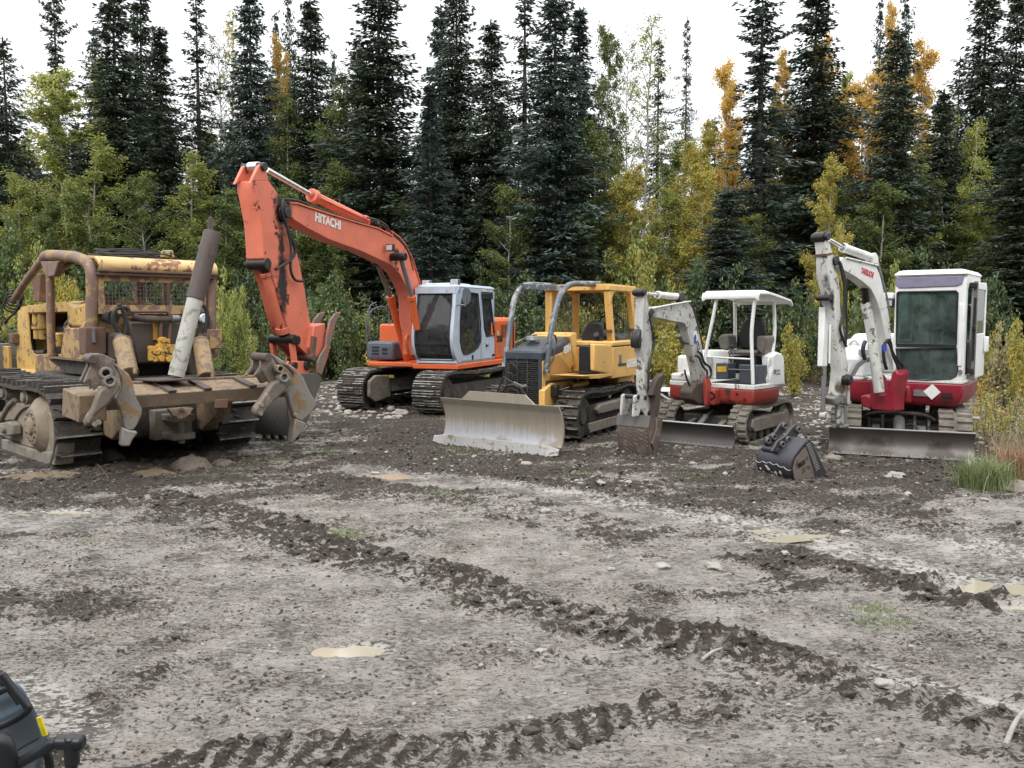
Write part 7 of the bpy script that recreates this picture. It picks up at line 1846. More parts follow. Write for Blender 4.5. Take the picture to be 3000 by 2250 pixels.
q = bS(CZ, [(400, 358)], .12)[0]; N.part('link_pin', MB().cyl(q + Vector((0, -.26, 0)), q, .03, n=12), M['steel'], bb)
N.part('side_plate', MB().bar(*bS(CZ, [(225, 60), (230, 370)], -.08), .015, .02).bar(*bS(CZ, [(378, 160), (378, 370)], .12), .012, .018), M['tb_worn'], bb)
# boom cylinder in front
a, b_, c = Fp(CY, bb, [(665, 860), (745, 1300), (790, 1659)], .30)
c = bb.F(*CZ([(700, 255)])[0], .30)
N.part('cylinder', MB().bar(a, b_, .06, .05, up=(1, 0, 0)).cyl(b_, c, .078, n=18), M['tb_worn'], bb, bevel=.012)
N.part('cylinder_rod', MB().cyl(bS(CY, [(650, 700)], 0)[0], a, .05, n=14), M['grease'], bb)
# hoses
for pts, y, r in (([(375, 400), (400, 520), (425, 650), (430, 850), (415, 1000), (380, 1120), (400, 1220), (450, 1340)], .12, .020), ([(390, 420), (440, 620), (450, 900), (455, 1150), (445, 1320)], .10, .016), ([(660, 1280), (640, 1330), (635, 1400), (655, 1480)], .2, .03), ([(880, 1290), (860, 1400), (870, 1500), (895, 1590)], .16, .024), ([(880, 1300), (910, 1265), (940, 1300), (960, 1400), (1020, 1500), (1070, 1560), (1060, 1640)], .16, .022), ([(900, 1280), (935, 1330), (970, 1450), (1010, 1540), (1020, 1600)], .18, .020)):
    N.part('hydraulic_hose', MB().tube(bS(CY, pts, y), r, 8, 5), M['rubber'], bb)
q = bS(CY, [(868, 1355)], .16)[0]; N.part('blue_coupler', MB().cyl(q + Vector((0, 0, -.05)), q + Vector((0, 0, .05)), .036, n=12), M['blue'], bb)
a0, a1 = bS(CY, [(612, 522), (745, 580)], hw + .004)
tm = text_mb('TAKEUCHI', .16, (0, 0, 0), (1, 0, 0), (0, 1, 0), .002, .004); wd = max(v[0] for v in tm.v); dd = (a1 - a0); k_ = dd.length / wd; dd.normalize()
uu = Vector((0, 0, 1)) - dd * dd.z; uu.normalize()
tm.v = [tuple(a0 + dd * v[0] * k_ + uu * v[1] * .72 + Vector((0, .002 - v[2], 0))) for v in tm.v]
N.part('lettering', tm, M['red_letter'], bb)
# branch lying on its track
p0, p1 = N.fr.F(*CZ([(1370, 515)])[0], .95), N.fr.F(*CZ([(1745, 522)])[0], .90)
sk = mesh_obj('stick', MB().tube([N.fr.M @ p0, N.fr.M @ ((p0 + p1) / 2 + Vector((0, 0, .01))), N.fr.M @ p1], .028, 10, 3), M['stone']); tag(sk, 'pale stick lying across the left track of the closed cab excavator', 'stick')
# ------------------------------------------------------------------ loose bucket on the ground
CB2 = crop(2180, 1180, .2732)
g0 = ground_at(2300, 1395)
Bk = Thing('excavator_bucket', (g0.x, g0.y, 0), -150, 'loose black digging bucket with white chalk doodles lying on the mud', 'bucket')
bf_ = Bk.fr
YP = .30
sd = S(CB2, bf_, [(690, 390), (600, 500), (540, 585), (512, 660), (512, 740), (530, 810), (560, 850), (600, 865), (690, 850), (770, 822), (740, 700), (700, 560)], YP)
zmin = min(p.z for p in sd)
shell_ = sd[:10]
mb = MB().prism(sd, 1, YP - .02, YP).prism(sd, 1, -YP, -YP + .02)
mb.loft([[(p.x, -YP, p.z), (p.x, YP, p.z), (p.x - .0 - (.022), YP, p.z + (.0)), (p.x - .022, -YP, p.z)] for p in shell_])
Bk.part('bucket_shell', mb, M['bucket_black'], bf_, bevel=.008)
Bk.part('side_wear_plate', MB().prism(S(CB2, bf_, [(660, 470), (545, 610), (522, 700), (535, 800), (565, 850), (640, 858), (765, 820), (735, 700), (695, 560)], YP + .004), 1, YP, YP + .008), M['bucket_tan'] if 'bucket_tan' in M else M['bucket_dark'], bf_)
Bk.part('edge_plate', MB().prism(S(CB2, bf_, [(690, 390), (712, 400), (880, 745), (850, 790), (770, 822), (700, 560), (660, 460)], YP + .012), 1, YP + .002, YP + .016), M['bucket_black'], bf_)
tt = MB()
for k in range(13):
    px, py = 672 + 8.2 * k, 452 + 22 * k
    P_ = S(CB2, bf_, [(px, py + 12), (px + 38, py - 22)], YP + .022); tt.tube(P_, .0055, 6)
Bk.part('hardfacing_beads', tt, M['steel'], bf_)
Bk.part('cutting_lip', MB().bar(S(CB2, bf_, [(770, 822)], YP)[0], S(CB2, bf_, [(870, 760)], YP)[0], .01, .01).box(sd[9].x - .25, sd[9].x, -YP, YP, zmin + .015, zmin + .045), M['bucket_dark'], bf_)
for y, pts in ((-.02, [(350, 410), (440, 350), (500, 270), (545, 228), (592, 245), (602, 290), (545, 385), (470, 470), (430, 540), (340, 550), (290, 520)]), (-.22, [(212, 440), (222, 375), (330, 310), (385, 225), (425, 200), (455, 225), (450, 280), (390, 340), (335, 410), (300, 470), (260, 480)])):
    ear = Bk.part('hanger_ear', MB().prism(S(CB2, bf_, pts, y), 1, y - .02, y + .02), M['bucket_black'], bf_, bevel=.006)
    hs2 = ((405, 445), (467, 395), (575, 285)) if y > -.1 else ((252, 408), (315, 365), (428, 248))
    for h in hs2:
        q = S(CB2, bf_, [h], y + .025)[0]; Bk.part('pin_boss', MB().ring(q, q + Vector((0, .03, 0)), .045, .022, 18), M['bucket_dark'], bf_, ear, bevel=.004)
q = S(CB2, bf_, [(330, 510)], -.05)[0]; Bk.part('hanger_tube', MB().cyl(q + Vector((-.0, -.20, 0)), q + Vector((0, .08, 0)), .04, n=16), M['bucket_black'], bf_)
# white paint doodles on the shell
def shp(t, y):
    t = t * (len(shell_) - 1); i = min(int(t), len(shell_) - 2); p = shell_[i].lerp(shell_[i + 1], t - i)
    return Vector((p.x + .007, y, p.z))
dd_ = MB()
pts = []
for k in range(61):
    u = k / 60; y = YP - .01 - 2 * YP * u; ph = (u * 6.5) % 1
    pts.append(shp(.42 - .06 * math.sin(u * 2.5) + .025 * abs(math.sin(math.pi * ((u * 5) % 1))), y))
dd_.tube(pts, .0030, 5)
rg = random.Random(2)
for (t, y, r) in ((.50, .10, .026), (.52, .02, .024), (.62, -.14, .018), (.66, .06, .018), (.60, -.22, .02), (.56, -.20, .02), (.50, -.24, .018)):
    for a in (0, 1, 2):
        c, s_ = math.cos(a * 1.047 + y), math.sin(a * 1.047 + y)
        dd_.tube([shp(t - .08 * s_ * r / .02 * .35, y - r * c), shp(t + .08 * s_ * r / .02 * .35, y + r * c)], .003, 4)
for a, b2 in (((.42, -.15), (.50, -.10)), ((.42, -.13), (.49, -.075))): dd_.tube([shp(*a), shp(*b2)], .0035, 4)
for k in range(9): q = shp(.52 + .04 * (k % 3), -.06 + .012 * k); dd_.cyl(q - Vector((.004, 0, 0)), q + Vector((.002, 0, 0)), .004, n=6)
dd_.tube([shp(.70 + .02 * math.sin(k), -.18 + .03 * k) for k in range(13)], .0025, 4)
Bk.part('painted_doodles', dd_, M['white_letter'], bf_)
q = S(CB2, bf_, [(585, 700)], YP + .012)[0]
t_ = text_mb('ESCO', .075, (0, 0, 0), (1, 0, 0), (0, 1, 0), .002, .005, shear=.2)
dx = (S(CB2, bf_, [(655, 640)], YP)[0] - S(CB2, bf_, [(585, 690)], YP)[0]).normalized(); ux = Vector((dx.z, 0, -dx.x)); ux = ux if ux.z > 0 else -ux
t_.v = [tuple(q + dx * v[0] * .7 + ux * v[1] + Vector((0, .002, 0))) for v in t_.v]
Bk.part('lettering', t_, M['black_letter'], bf_)

# ------------------------------------------------------------------ quad bike corner, close to the camera
CQ = crop(0, 1900, .22604)
def q3(pts, Y=2.0): return [at_depth(a, b_, Y) for a, b_ in CQ(pts)]
M['quad'] = paint('slate_blue_plastic', (0.12, 0.165, 0.21), 0.34, dirt=0.25, dirtcol=(0.20, 0.21, 0.21), streak=0.1, vary=.2)
M['quad_black'] = plain('black_textured_bar', (0.012, 0.014, 0.018), 0.42)
Q = Thing('quad_bike', (-1.35, 2.0, 0), 0, 'corner of a slate blue quad bike with black rack bars at the lower left edge', 'quad bike')
W0 = Frame((0, 0, 0), 0)
body = [(-260, 330), (0, 338), (120, 350), (235, 400), (325, 490), (400, 615), (470, 740), (525, 860), (570, 1010), (640, 1170), (560, 1560), (-260, 1800)]
A_ = q3(body, 1.98); B_ = [p + Vector((-.30, .30, -.45)) for p in q3(body, 2.0)]
A2 = [at_depth(a, b_, 1.98 + .05 * ((b_ - 1975) / 275)) for a, b_ in CQ(body)]
Q.part('rear_body', MB().loft([[p + Vector((-.012, .02, -.01)) for p in A2], A2, B_][1:]), M['quad'], W0, bevel=.02)
Q.part('rear_body', MB().loft([[p * 1 for p in q3([(-260, 360), (60, 370), (200, 520), (340, 740), (370, 800), (180, 930), (0, 1010), (-260, 1100)], 1.95)], [p * 1 for p in q3([(-260, 380), (50, 400), (180, 540), (310, 740), (330, 790), (160, 900), (0, 970), (-260, 1060)], 1.93)]]), M['quad'], W0, bevel=.012)
for pts, r, Y in (([(-200, 330), (0, 330), (30, 350), (180, 540), (330, 720), (370, 770), (330, 830), (180, 930), (0, 1010), (-200, 1090)], .009, 1.90), ([(-200, 650), (0, 560), (100, 515), (140, 520)], .008, 1.90), ([(0, 420), (60, 470), (170, 600), (250, 720)], .006, 1.91),
                  ([(-200, 1620), (150, 1530), (400, 1400), (560, 1320), (700, 1230), (900, 1225)], .0125, 1.86), ([(860, 1215), (930, 1235), (935, 1330), (925, 1560), (920, 1800)], .013, 1.86), ([(600, 1330), (640, 1480), (660, 1800)], .010, 1.90)):
    Q.part('rack_bar', MB().tube(q3(pts, Y), r, 14, 5), M['quad_black'], W0)
p = q3([(930, 1350)], 1.86)[0]; Q.part('bar_collar', MB().cyl(p + Vector((0, 0, .04)), p - Vector((0, 0, .03)), .0165, n=18), M['quad_black'], W0, bevel=.006)
p = q3([(890, 1215)], 1.86)[0]; Q.part('bar_collar', MB().cyl(p + Vector((-.03, 0, 0)), p + Vector((.035, 0, 0)), .0165, n=18), M['quad_black'], W0, bevel=.006)
Q.part('seat', MB().tube(q3([(-200, 1200), (0, 1200), (80, 1330), (110, 1560), (100, 1800)], 1.85), .022, 16, 4), M['quad_black'], W0)
st_ = q3([(485, 890), (540, 880), (625, 1110), (565, 1125)], 1.965)
Q.part('yellow_sticker', MB().loft([st_, [p + Vector((0, -.006, 0)) for p in st_]]), M['yellow_sticker'] if 'yellow_sticker' in M else M['sticker'], W0)
Q.part('body_seam', MB().tube(q3([(130, 1370), (300, 1270), (500, 1160)], 1.955), .003, 5), M['black'], W0)
wm = MB()
for k in range(34):
    t = 2 * math.pi * k / 34; c = Vector((-1.22, 2.62, .30)) + Vector((0, .30 * math.cos(t), .30 * math.sin(t)))
    wm.obox(c, (.12, 0, 0), (0, .018 * math.cos(t), .018 * math.sin(t)), (0, -.014 * math.sin(t), .014 * math.cos(t)))
wm.cyl((-1.34, 2.62, .30), (-1.10, 2.62, .30), .285, n=30)
Q.part('wheel', wm, M['rubber'], W0)
# ------------------------------------------------------------------ forest
def leafmat(name, a, b_, c3=None, trans=0.25, rough=0.6):
    m = bpy.data.materials.new(name); m.use_nodes = True
    n = m.node_tree; n.nodes.clear()
    o = n.nodes.new('ShaderNodeOutputMaterial')
    at = n.nodes.new('ShaderNodeAttribute'); at.attribute_name = 'tint'
    oi = n.nodes.new('ShaderNodeObjectInfo')
    c = nmix(n, at.outputs['Fac'], a, b_)
    if c3: c = nmix(n, nramp(n, at.outputs['Fac'], 0.80, 0.92), c, c3)
    c = nmix(n, nmath(n, 'MULTIPLY', oi.outputs['Random'], 0.35), c, tuple(q * 0.6 for q in a))
    df = n.nodes.new('ShaderNodeBsdfDiffuse'); n.links.new(c, df.inputs[0])
    tr = n.nodes.new('ShaderNodeBsdfTranslucent'); n.links.new(c, tr.inputs[0])
    gl = n.nodes.new('ShaderNodeBsdfGlossy'); gl.inputs['Roughness'].default_value = 0.45; gl.inputs[0].default_value = (.6, .65, .7, 1)
    m1 = n.nodes.new('ShaderNodeMixShader'); m1.inputs[0].default_value = trans
    m2 = n.nodes.new('ShaderNodeMixShader'); m2.inputs[0].default_value = 0.045
    n.links.new(df.outputs[0], m1.inputs[1]); n.links.new(tr.outputs[0], m1.inputs[2])
    n.links.new(m1.outputs[0], m2.inputs[1]); n.links.new(gl.outputs[0], m2.inputs[2])
    n.links.new(m2.outputs[0], o.inputs[0])
    return m
L = {}
L['spruce'] = leafmat('spruce_needles', (0.027, 0.040, 0.023), (0.062, 0.086, 0.050), (0.115, 0.145, 0.100), 0.10)
L['spruce_blue'] = leafmat('blue_spruce_needles', (0.028, 0.044, 0.035), (0.068, 0.098, 0.070), (0.13, 0.165, 0.135), 0.10)
L['green'] = leafmat('green_birch_leaves', (0.09, 0.125, 0.03), (0.19, 0.235, 0.065), (0.34, 0.32, 0.08), 0.42)
L['lime'] = leafmat('yellow_green_leaves', (0.22, 0.26, 0.055), (0.42, 0.44, 0.13), (0.60, 0.50, 0.12), 0.45)
L['yellow'] = leafmat('yellow_leaves', (0.24, 0.26, 0.06), (0.66, 0.52, 0.11), (0.50, 0.34, 0.08), 0.42)
L['orange'] = leafmat('orange_birch_leaves', (0.52, 0.36, 0.07), (0.80, 0.50, 0.13), (0.60, 0.54, 0.17), 0.45)
L['dark'] = leafmat('dark_shrub_leaves', (0.055, 0.086, 0.034), (0.14, 0.185, 0.075), (0.36, 0.34, 0.10), 0.3)
L['shrub'] = leafmat('alder_leaves', (0.085, 0.125, 0.042), (0.20, 0.255, 0.095), (0.48, 0.42, 0.09), 0.35)
L['pale'] = leafmat('pale_dry_leaves', (0.28, 0.25, 0.14), (0.46, 0.40, 0.22), (0.50, 0.38, 0.08), 0.30)
M['bark'] = mudmat('spruce_bark', (0.055, 0.045, 0.038), (0.10, 0.085, 0.07), (0.035, 0.03, 0.026), 0.9, 0.5, 9)
M['bark_pale'] = mudmat('birch_bark', (0.26, 0.24, 0.21), (0.36, 0.34, 0.30), (0.08, 0.07, 0.06), 0.85, 0.3, 9)

class Leaves:
    """many small leaf faces with a random tint each, built with numpy speed in mind"""
    def __init__(s): s.v = []; s.f = []; s.t = []
    def quad(s, c, d, sd, t):
        b = len(s.v); s.v += [c - d - sd * .35, c - sd * 0 + sd, c + d, c - sd]; s.f.append((b, b + 1, b + 2, b + 3)); s.t.append(t)
    def mesh(s, name, mat):
        me = bpy.data.meshes.new(name); n = len(s.v)
        me.vertices.add(n); me.vertices.foreach_set('co', np.array([tuple(q) for q in s.v], dtype=np.float32).ravel())
        nf = len(s.f); me.loops.add(nf * 4); me.loops.foreach_set('vertex_index', np.arange(n, dtype=np.int32))
        me.polygons.add(nf); me.polygons.foreach_set('loop_start', np.arange(0, nf * 4, 4, dtype=np.int32)); me.update(calc_edges=True)
        a = me.attributes.new('tint', 'FLOAT', 'FACE'); a.data.foreach_set('value', np.array(s.t, dtype=np.float32))
        me.materials.append(mat); return me
def rv(rg):
    while True:
        q = Vector((rg.uniform(-1, 1), rg.uniform(-1, 1), rg.uniform(-1, 1)))
        if .1 < q.length < 1: return q.normalized()
def spruce(seed, H_=15.0, R_=1.55, dens=1.0, gap=0.0, droop=.25, low=.06, arms=0, taper=.8, top=.0):
    rg = random.Random(seed); lv = Leaves(); wood = MB(); z = low * H_
    bend = rg.uniform(-.15, .15)
    def tx(z): return bend * math.sin(z / H_ * 2.6)
    wood.tube([(tx(q), 0, q) for q in [H_ * k / 8 for k in range(9)]], [.15 * (1 - k / 8) + .012 for k in range(9)], 8)
    while z < H_ - .15:
        u = (H_ - z) / H_
        nb = max(3, int(rg.uniform(5.5, 8.5) * dens * (0.9 + .25 * min(1, u * 2.5))))
        a0 = rg.uniform(0, 6.28); z0 = z
        for k in range(nb):
            z = min(H_ - .1, max(.2, z0 + rg.uniform(-.16, .16)))
            nz = noise.noise(Vector((z * .55, seed * 3.1, 0))) + .6 * noise.noise(Vector((z * 1.7, math.cos(a0 + k), seed)))
            env = R_ * (.085 + .90 * min(1, u / .66) ** taper) * (1.0 + .50 * nz)
            if gap and noise.noise(Vector((z * .8, seed, 0))) > .35 - gap: env *= .42
            a = a0 + 6.283 * k / nb + rg.uniform(-.35, .35)
            Lb = env * rg.uniform(.55, 1.12) * (1.45 if arms and rg.random() < arms else 1)
            dirh = Vector((math.cos(a), math.sin(a), 0))
            sl = -droop * rg.uniform(.4, 1.5) if u > .15 else rg.uniform(.1, .8)
            base = Vector((tx(z), 0, z)); n = max(3, int(Lb / .115)); tip = rg.uniform(.1, .3)
            pts = [base + dirh * (Lb * i / n) + Vector((0, 0, Lb * (sl * (i / n) + tip * (i / n) ** 2.5))) for i in range(n + 1)]
            if rg.random() < .5: wood.tube([pts[0], pts[n // 2], pts[-1]], [.022, .014, .005], 3, caps=False)
            side = dirh.cross(Vector((0, 0, 1))); tn = rg.random()
            for i in range(1, n + 1):
                if rg.random() > .93: continue
                w_ = (.12 + .24 * Lb * (1 - abs(i / n - .45))) * rg.uniform(.7, 1.1)
                for sgn in (-1, 1, 0):
                    for rep in range(3):
                        o_ = pts[i] + side * sgn * w_ * rg.uniform(.25, .95) + Vector((0, 0, -abs(sgn) * w_ * .30 - rg.uniform(0, .09)))
                        d = (side * sgn * .8 + dirh * .8 + Vector((0, 0, rg.uniform(-.9, .15))) + rv(rg) * .35).normalized() * rg.uniform(.055, .115)
                        sd_ = d.cross(rv(rg)).normalized() * rg.uniform(.016, .034)
                        t = min(1, max(0, .5 * tn + .45 * rg.random() + (.22 if i > n * .75 else -.05)))
                        lv.quad(o_, d, sd_, t)
        z = z0 + rg.uniform(.17, .26) / dens ** .5
    for k in range(14): lv.quad(Vector((tx(H_), 0, H_ - .35 + .03 * k)), Vector((rg.uniform(-.05, .05), rg.uniform(-.05, .05), .09)), rv(rg) * .03, .4)
    return lv, wood
def birch(seed, H_=12.0, R_=1.5, n=26000, stems=1, sparse=0, ls=.052, low=.12, conic=.8):
    rg = random.Random(seed); lv = Leaves(); wood = MB(); tips = []
    for s_ in range(stems):
        off = Vector((rg.uniform(-.3, .3), rg.uniform(-.3, .3), 0)) * (stems - 1); lean = Vector((rg.uniform(-.05, .05), rg.uniform(-.05, .05), 0)) * (3 if stems > 1 else 1)
        Hs = H_ * (1 if s_ == 0 else rg.uniform(.7, .95))
        tr = [off + lean * (Hs * k / 8) ** 1.2 * .3 + Vector((rg.uniform(-.05, .05), rg.uniform(-.05, .05), Hs * k / 8)) for k in range(9)]
        wood.tube(tr, [.075 * (1 - k / 8.5) + .008 for k in range(9)], 7)
        nb = int(50 / stems + 8)
        for k in range(nb):
            u = low + (1 - low) * k / nb; i = min(7, int(u * 8)); base = tr[i].lerp(tr[i + 1], u * 8 - i)
            env = R_ * (math.sin(math.pi * min(1, max(.05, (1 - u) / conic * .62 + .08)))) ** .8 * rg.uniform(.55, 1.15)
            a = rg.uniform(0, 6.28); d = Vector((math.cos(a), math.sin(a), rg.uniform(.5, 1.3)))
            P_ = [base, base + d * env * .5, base + d * env * .8 + Vector((0, 0, -.05)), base + Vector((d.x, d.y, d.z * .8)) * env]
            wood.tube(P_, [.022, .014, .009, .004], 4, caps=False)
            for q in range(10): tips.append((P_[0].lerp(P_[3], rg.uniform(.25, 1.05)) + rv(rg) * .28 * rg.random(), .08 + .42 * rg.random() ** 1.5, rg.random()))
    for k in range(n):
        c, r, t = rg.choice(tips)
        if sparse and (hash((round(c.x, 2), seed)) % 10) < sparse: 
            if rg.random() < .85: continue
        p = c + rv(rg) * r * rg.random() ** .5
        d = rv(rg); d.z = -abs(d.z) * .7; d = d.normalized() * ls * rg.uniform(.7, 1.25)
        lv.quad(p, d, d.cross(rv(rg)).normalized() * ls * .62, min(1, max(0, .55 * t + .5 * rg.random())))
    return lv, wood
def shrub(seed, H_=2.6, R_=1.3, n=5200, ls=.052, stems=11, up=.8):
    rg = random.Random(seed); lv = Leaves(); wood = MB(); cl = []
    for s_ in range(stems):
        a = rg.uniform(0, 6.28); r = R_ * rg.uniform(.15, .95); h = H_ * rg.uniform(.55, 1.0) * (1 - .35 * r / R_)
        P_ = [Vector((math.cos(a) * .1, math.sin(a) * .1, 0)), Vector((math.cos(a) * r * .45, math.sin(a) * r * .45, h * .55)), Vector((math.cos(a) * r, math.sin(a) * r, h))]
        wood.tube(P_, [.022, .014, .005], 5, 3)
        for k in range(9):
            t = rg.uniform(.15, 1.02); q = P_[0].lerp(P_[1], t * 2) if t < .5 else P_[1].lerp(P_[2], t * 2 - 1)
            cl.append((q + rv(rg) * .22, rg.uniform(.14, .32), rg.random()))
    for k in range(n):
        c, r, t = rg.choice(cl); p = c + rv(rg) * r * rg.random() ** .45
        if p.z < 0: p.z = abs(p.z)
        d = (rv(rg) + Vector((0, 0, .2))).normalized() * ls * rg.uniform(.7, 1.3)
        lv.quad(p, d, d.cross(rv(rg)).normalized() * ls * .55, min(1, max(0, .55 * t + .5 * rg.random())))
    return lv, wood
PROTO = {}
def proto(key, fn, H_, R_, mat, bark, **kw):
    lv, wd = fn(H_=H_, R_=R_, **kw)
    PROTO[key] = (lv.mesh('crown', mat), mesh_obj('trunk', wd, M[bark], recalc=False), H_, R_)
    o = PROTO[key][1]; m_ = o.data; bpy.data.objects.remove(o); PROTO[key] = (PROTO[key][0], m_, H_, R_)
for k, kw in (('sA', dict(seed=1, dens=1.15)), ('sB', dict(seed=2, dens=1.2, droop=.35)), ('sC', dict(seed=3, dens=.8, gap=.35, arms=.10)), ('sD', dict(seed=4, dens=.9, gap=.15, arms=.05, taper=.7)), ('sE', dict(seed=5, dens=.62, gap=.3, arms=.2, low=.12)), ('sF', dict(seed=6, dens=1.1, taper=1.1, droop=.3))):
    proto(k, spruce, 15.0, 1.55, L['spruce'], 'bark', **kw)
for k, kw in (('bA', dict(seed=11)), ('bB', dict(seed=12, stems=2)), ('bC', dict(seed=13, sparse=5, n=11000, ls=.04)), ('bD', dict(seed=14, conic=1.0, n=20000))):
    proto(k, birch, 12.0, 1.5, L['green'], 'bark_pale', **kw)
for k, kw in (('hA', dict(seed=21)), ('hB', dict(seed=22, stems=15)), ('hC', dict(seed=23, stems=8, n=3600)), ('hD', dict(seed=24, stems=10, ls=.065))):
    proto(k, shrub, 2.6, 1.3, L['shrub'], 'bark', **kw)
rgt = random.Random(77)
def put(name, key, px, top, Y, half_px, label, cat, group, mat=None, base_z=None, rot=None):
    p = at_depth(px, 930, Y); zt = at_depth(px, top, Y).z; gz = ground_z(p.x, Y) - .05 if base_z is None else base_z
    cr, tr, H_, R_ = PROTO[key]
    root = bpy.data.objects.new(name, None); col.objects.link(root); root.empty_display_size = .5
    root.location = (p.x, Y, gz); root.rotation_euler = (0, 0, rgt.uniform(0, 6.28) if rot is None else rot)
    s = half_px * Y / FPX / R_; root.scale = (s, s, (zt - gz) / H_)
    for nm, me_ in (('trunk', tr), ('crown', cr)):
        o = bpy.data.objects.new(nm, me_); col.objects.link(o); o.parent = root
        if nm == 'crown' and mat:
            o.material_slots[0].link = 'OBJECT'; o.material_slots[0].material = L[mat]
    tag(root, label, cat, group); return root
GS = 'spruces along the forest edge'
S_ = [  # kind, x, top y, depth, half width px, label, material
 ('sB', -15, 170, 37, 95, 'dark spruce cut by the left edge of the picture', None), ('sD', 45, 112, 36, 92, 'dark pointed spruce second from the left edge', None),
 ('sC', 197, -45, 42, 82, 'tall gappy spruce with a bare stretch of trunk, above the ripper dozer front', None), ('sD', 306, 78, 48, 62, 'smaller distant spruce between two tall ones at upper left', None),
 ('sA', 372, -35, 36, 118, 'dense broad dark spruce left of the leaning pole', None), ('sB', 447, -30, 40, 90, 'tall dark spruce touching the dense broad one at upper left', None),
 ('sF', 500, 82, 36, 105, 'lower dense spruce directly behind the leaning pole', None), ('sE', 602, -50, 41, 100, 'open spruce with see-through crown left of the orange boom top', None),
 ('sA', 758, -25, 38, 98, 'tall blue green spruce behind the top of the orange boom', 'spruce_blue'), ('sD', 826, 33, 50, 40, 'slim distant spruce rising over the orange birch at upper left', None),
 ('sD', 862, -15, 46, 42, 'very slim spruce just right of the orange birch at upper left', None), ('sB', 922, 0, 38, 100, 'dense dark spruce above the orange boom lettering', None),
 ('sD', 990, 148, 50, 34, 'small far spruce tip right of the dense one over the orange boom', None), ('sA', 1130, -90, 34, 148, 'massive dark spruce behind the bend of the orange boom', None),
 ('sC', 1058, 108, 45, 55, 'thin spruce half hidden left of the massive one', None), ('sF', 1262, 250, 31.5, 92, 'short thick blue green spruce above the grey cab', 'spruce_blue'),
 ('sB', 1302, 18, 40, 78, 'tall spruce right behind the short thick blue green one', 'spruce_blue'), ('sA', 1345, -70, 37, 102, 'very tall spruce above the hood of the small dozer', None),
 ('sB', 1437, 58, 36, 98, 'spruce with a dense lower crown above the dozer roof sweeps', None), ('sE', 1538, -70, 38, 118, 'tall open spruce showing its trunk in the middle of the skyline', None),
 ('sA', 1632, -45, 32.5, 128, 'largest front spruce in the middle, bushy to the ground', 'spruce_blue'), ('sF', 1692, 28, 35, 105, 'blue green spruce leaning on the largest middle one', 'spruce_blue'),
 ('sE', 1922, 112, 44, 70, 'scraggly dark spruce among pale birches right of the middle', None), ('sE', 2000, 50, 46, 44, 'isolated pencil thin spruce against the sky', None),
 ('sC', 2215, -30, 34, 150, 'big spruce with ragged outstretched arms above the small canopy excavator', 'spruce_blue'), ('sA', 2130, 560, 30, 110, 'low wide spruce skirt behind the canopy excavator boom', 'spruce_blue'),
 ('sB', 2368, -60, 36, 125, 'tall spruce with orange leaves showing along its right side', None), ('sD', 2550, -5, 46, 40, 'thin far spruce left of the tall orange birch', None),
 ('sD', 2622, -25, 44, 52, 'thin far spruce right of the tall orange birch', None), ('sA', 2603, 78, 33, 105, 'spruce framed by orange and gold birch leaves', None),
 ('sE', 2782, 165, 40, 62, 'small thin spruce left of the black mass at upper right', None), ('sA', 2745, 262, 34, 88, 'shorter dark spruce above the closed cab', None),
 ('sA', 2862, -60, 38, 108, 'huge black green spruce at the upper right', None), ('sB', 2937, -25, 37, 90, 'twin spruce next to the huge one at the upper right', None),
 ('sB', 2975, 270, 30, 120, 'dense dark spruce at the right edge behind the closed cab', None), ('sF', 3045, 20, 34, 110, 'spruce cut by the right edge of the picture', None),
 ('sF', 205, 560, 40, 95, 'low dark spruce behind the yellow green birch at left', None), ('sF', 640, 500, 39, 105, 'low dark spruce between the pole and the orange arm', None),
 ('sA', 1000, 420, 43, 110, 'low dark spruce behind the orange boom lettering', None), ('sB', 2450, 380, 40, 105, 'mid height dark spruce behind the yellow birch left of the closed cab', None)]
for k, x, t, Y, hw_, lb, mt in S_: put('spruce_tree', k, x, t, Y, hw_ * 1.42, lb, 'spruce', GS, mt)
GB = 'birches among the spruces'
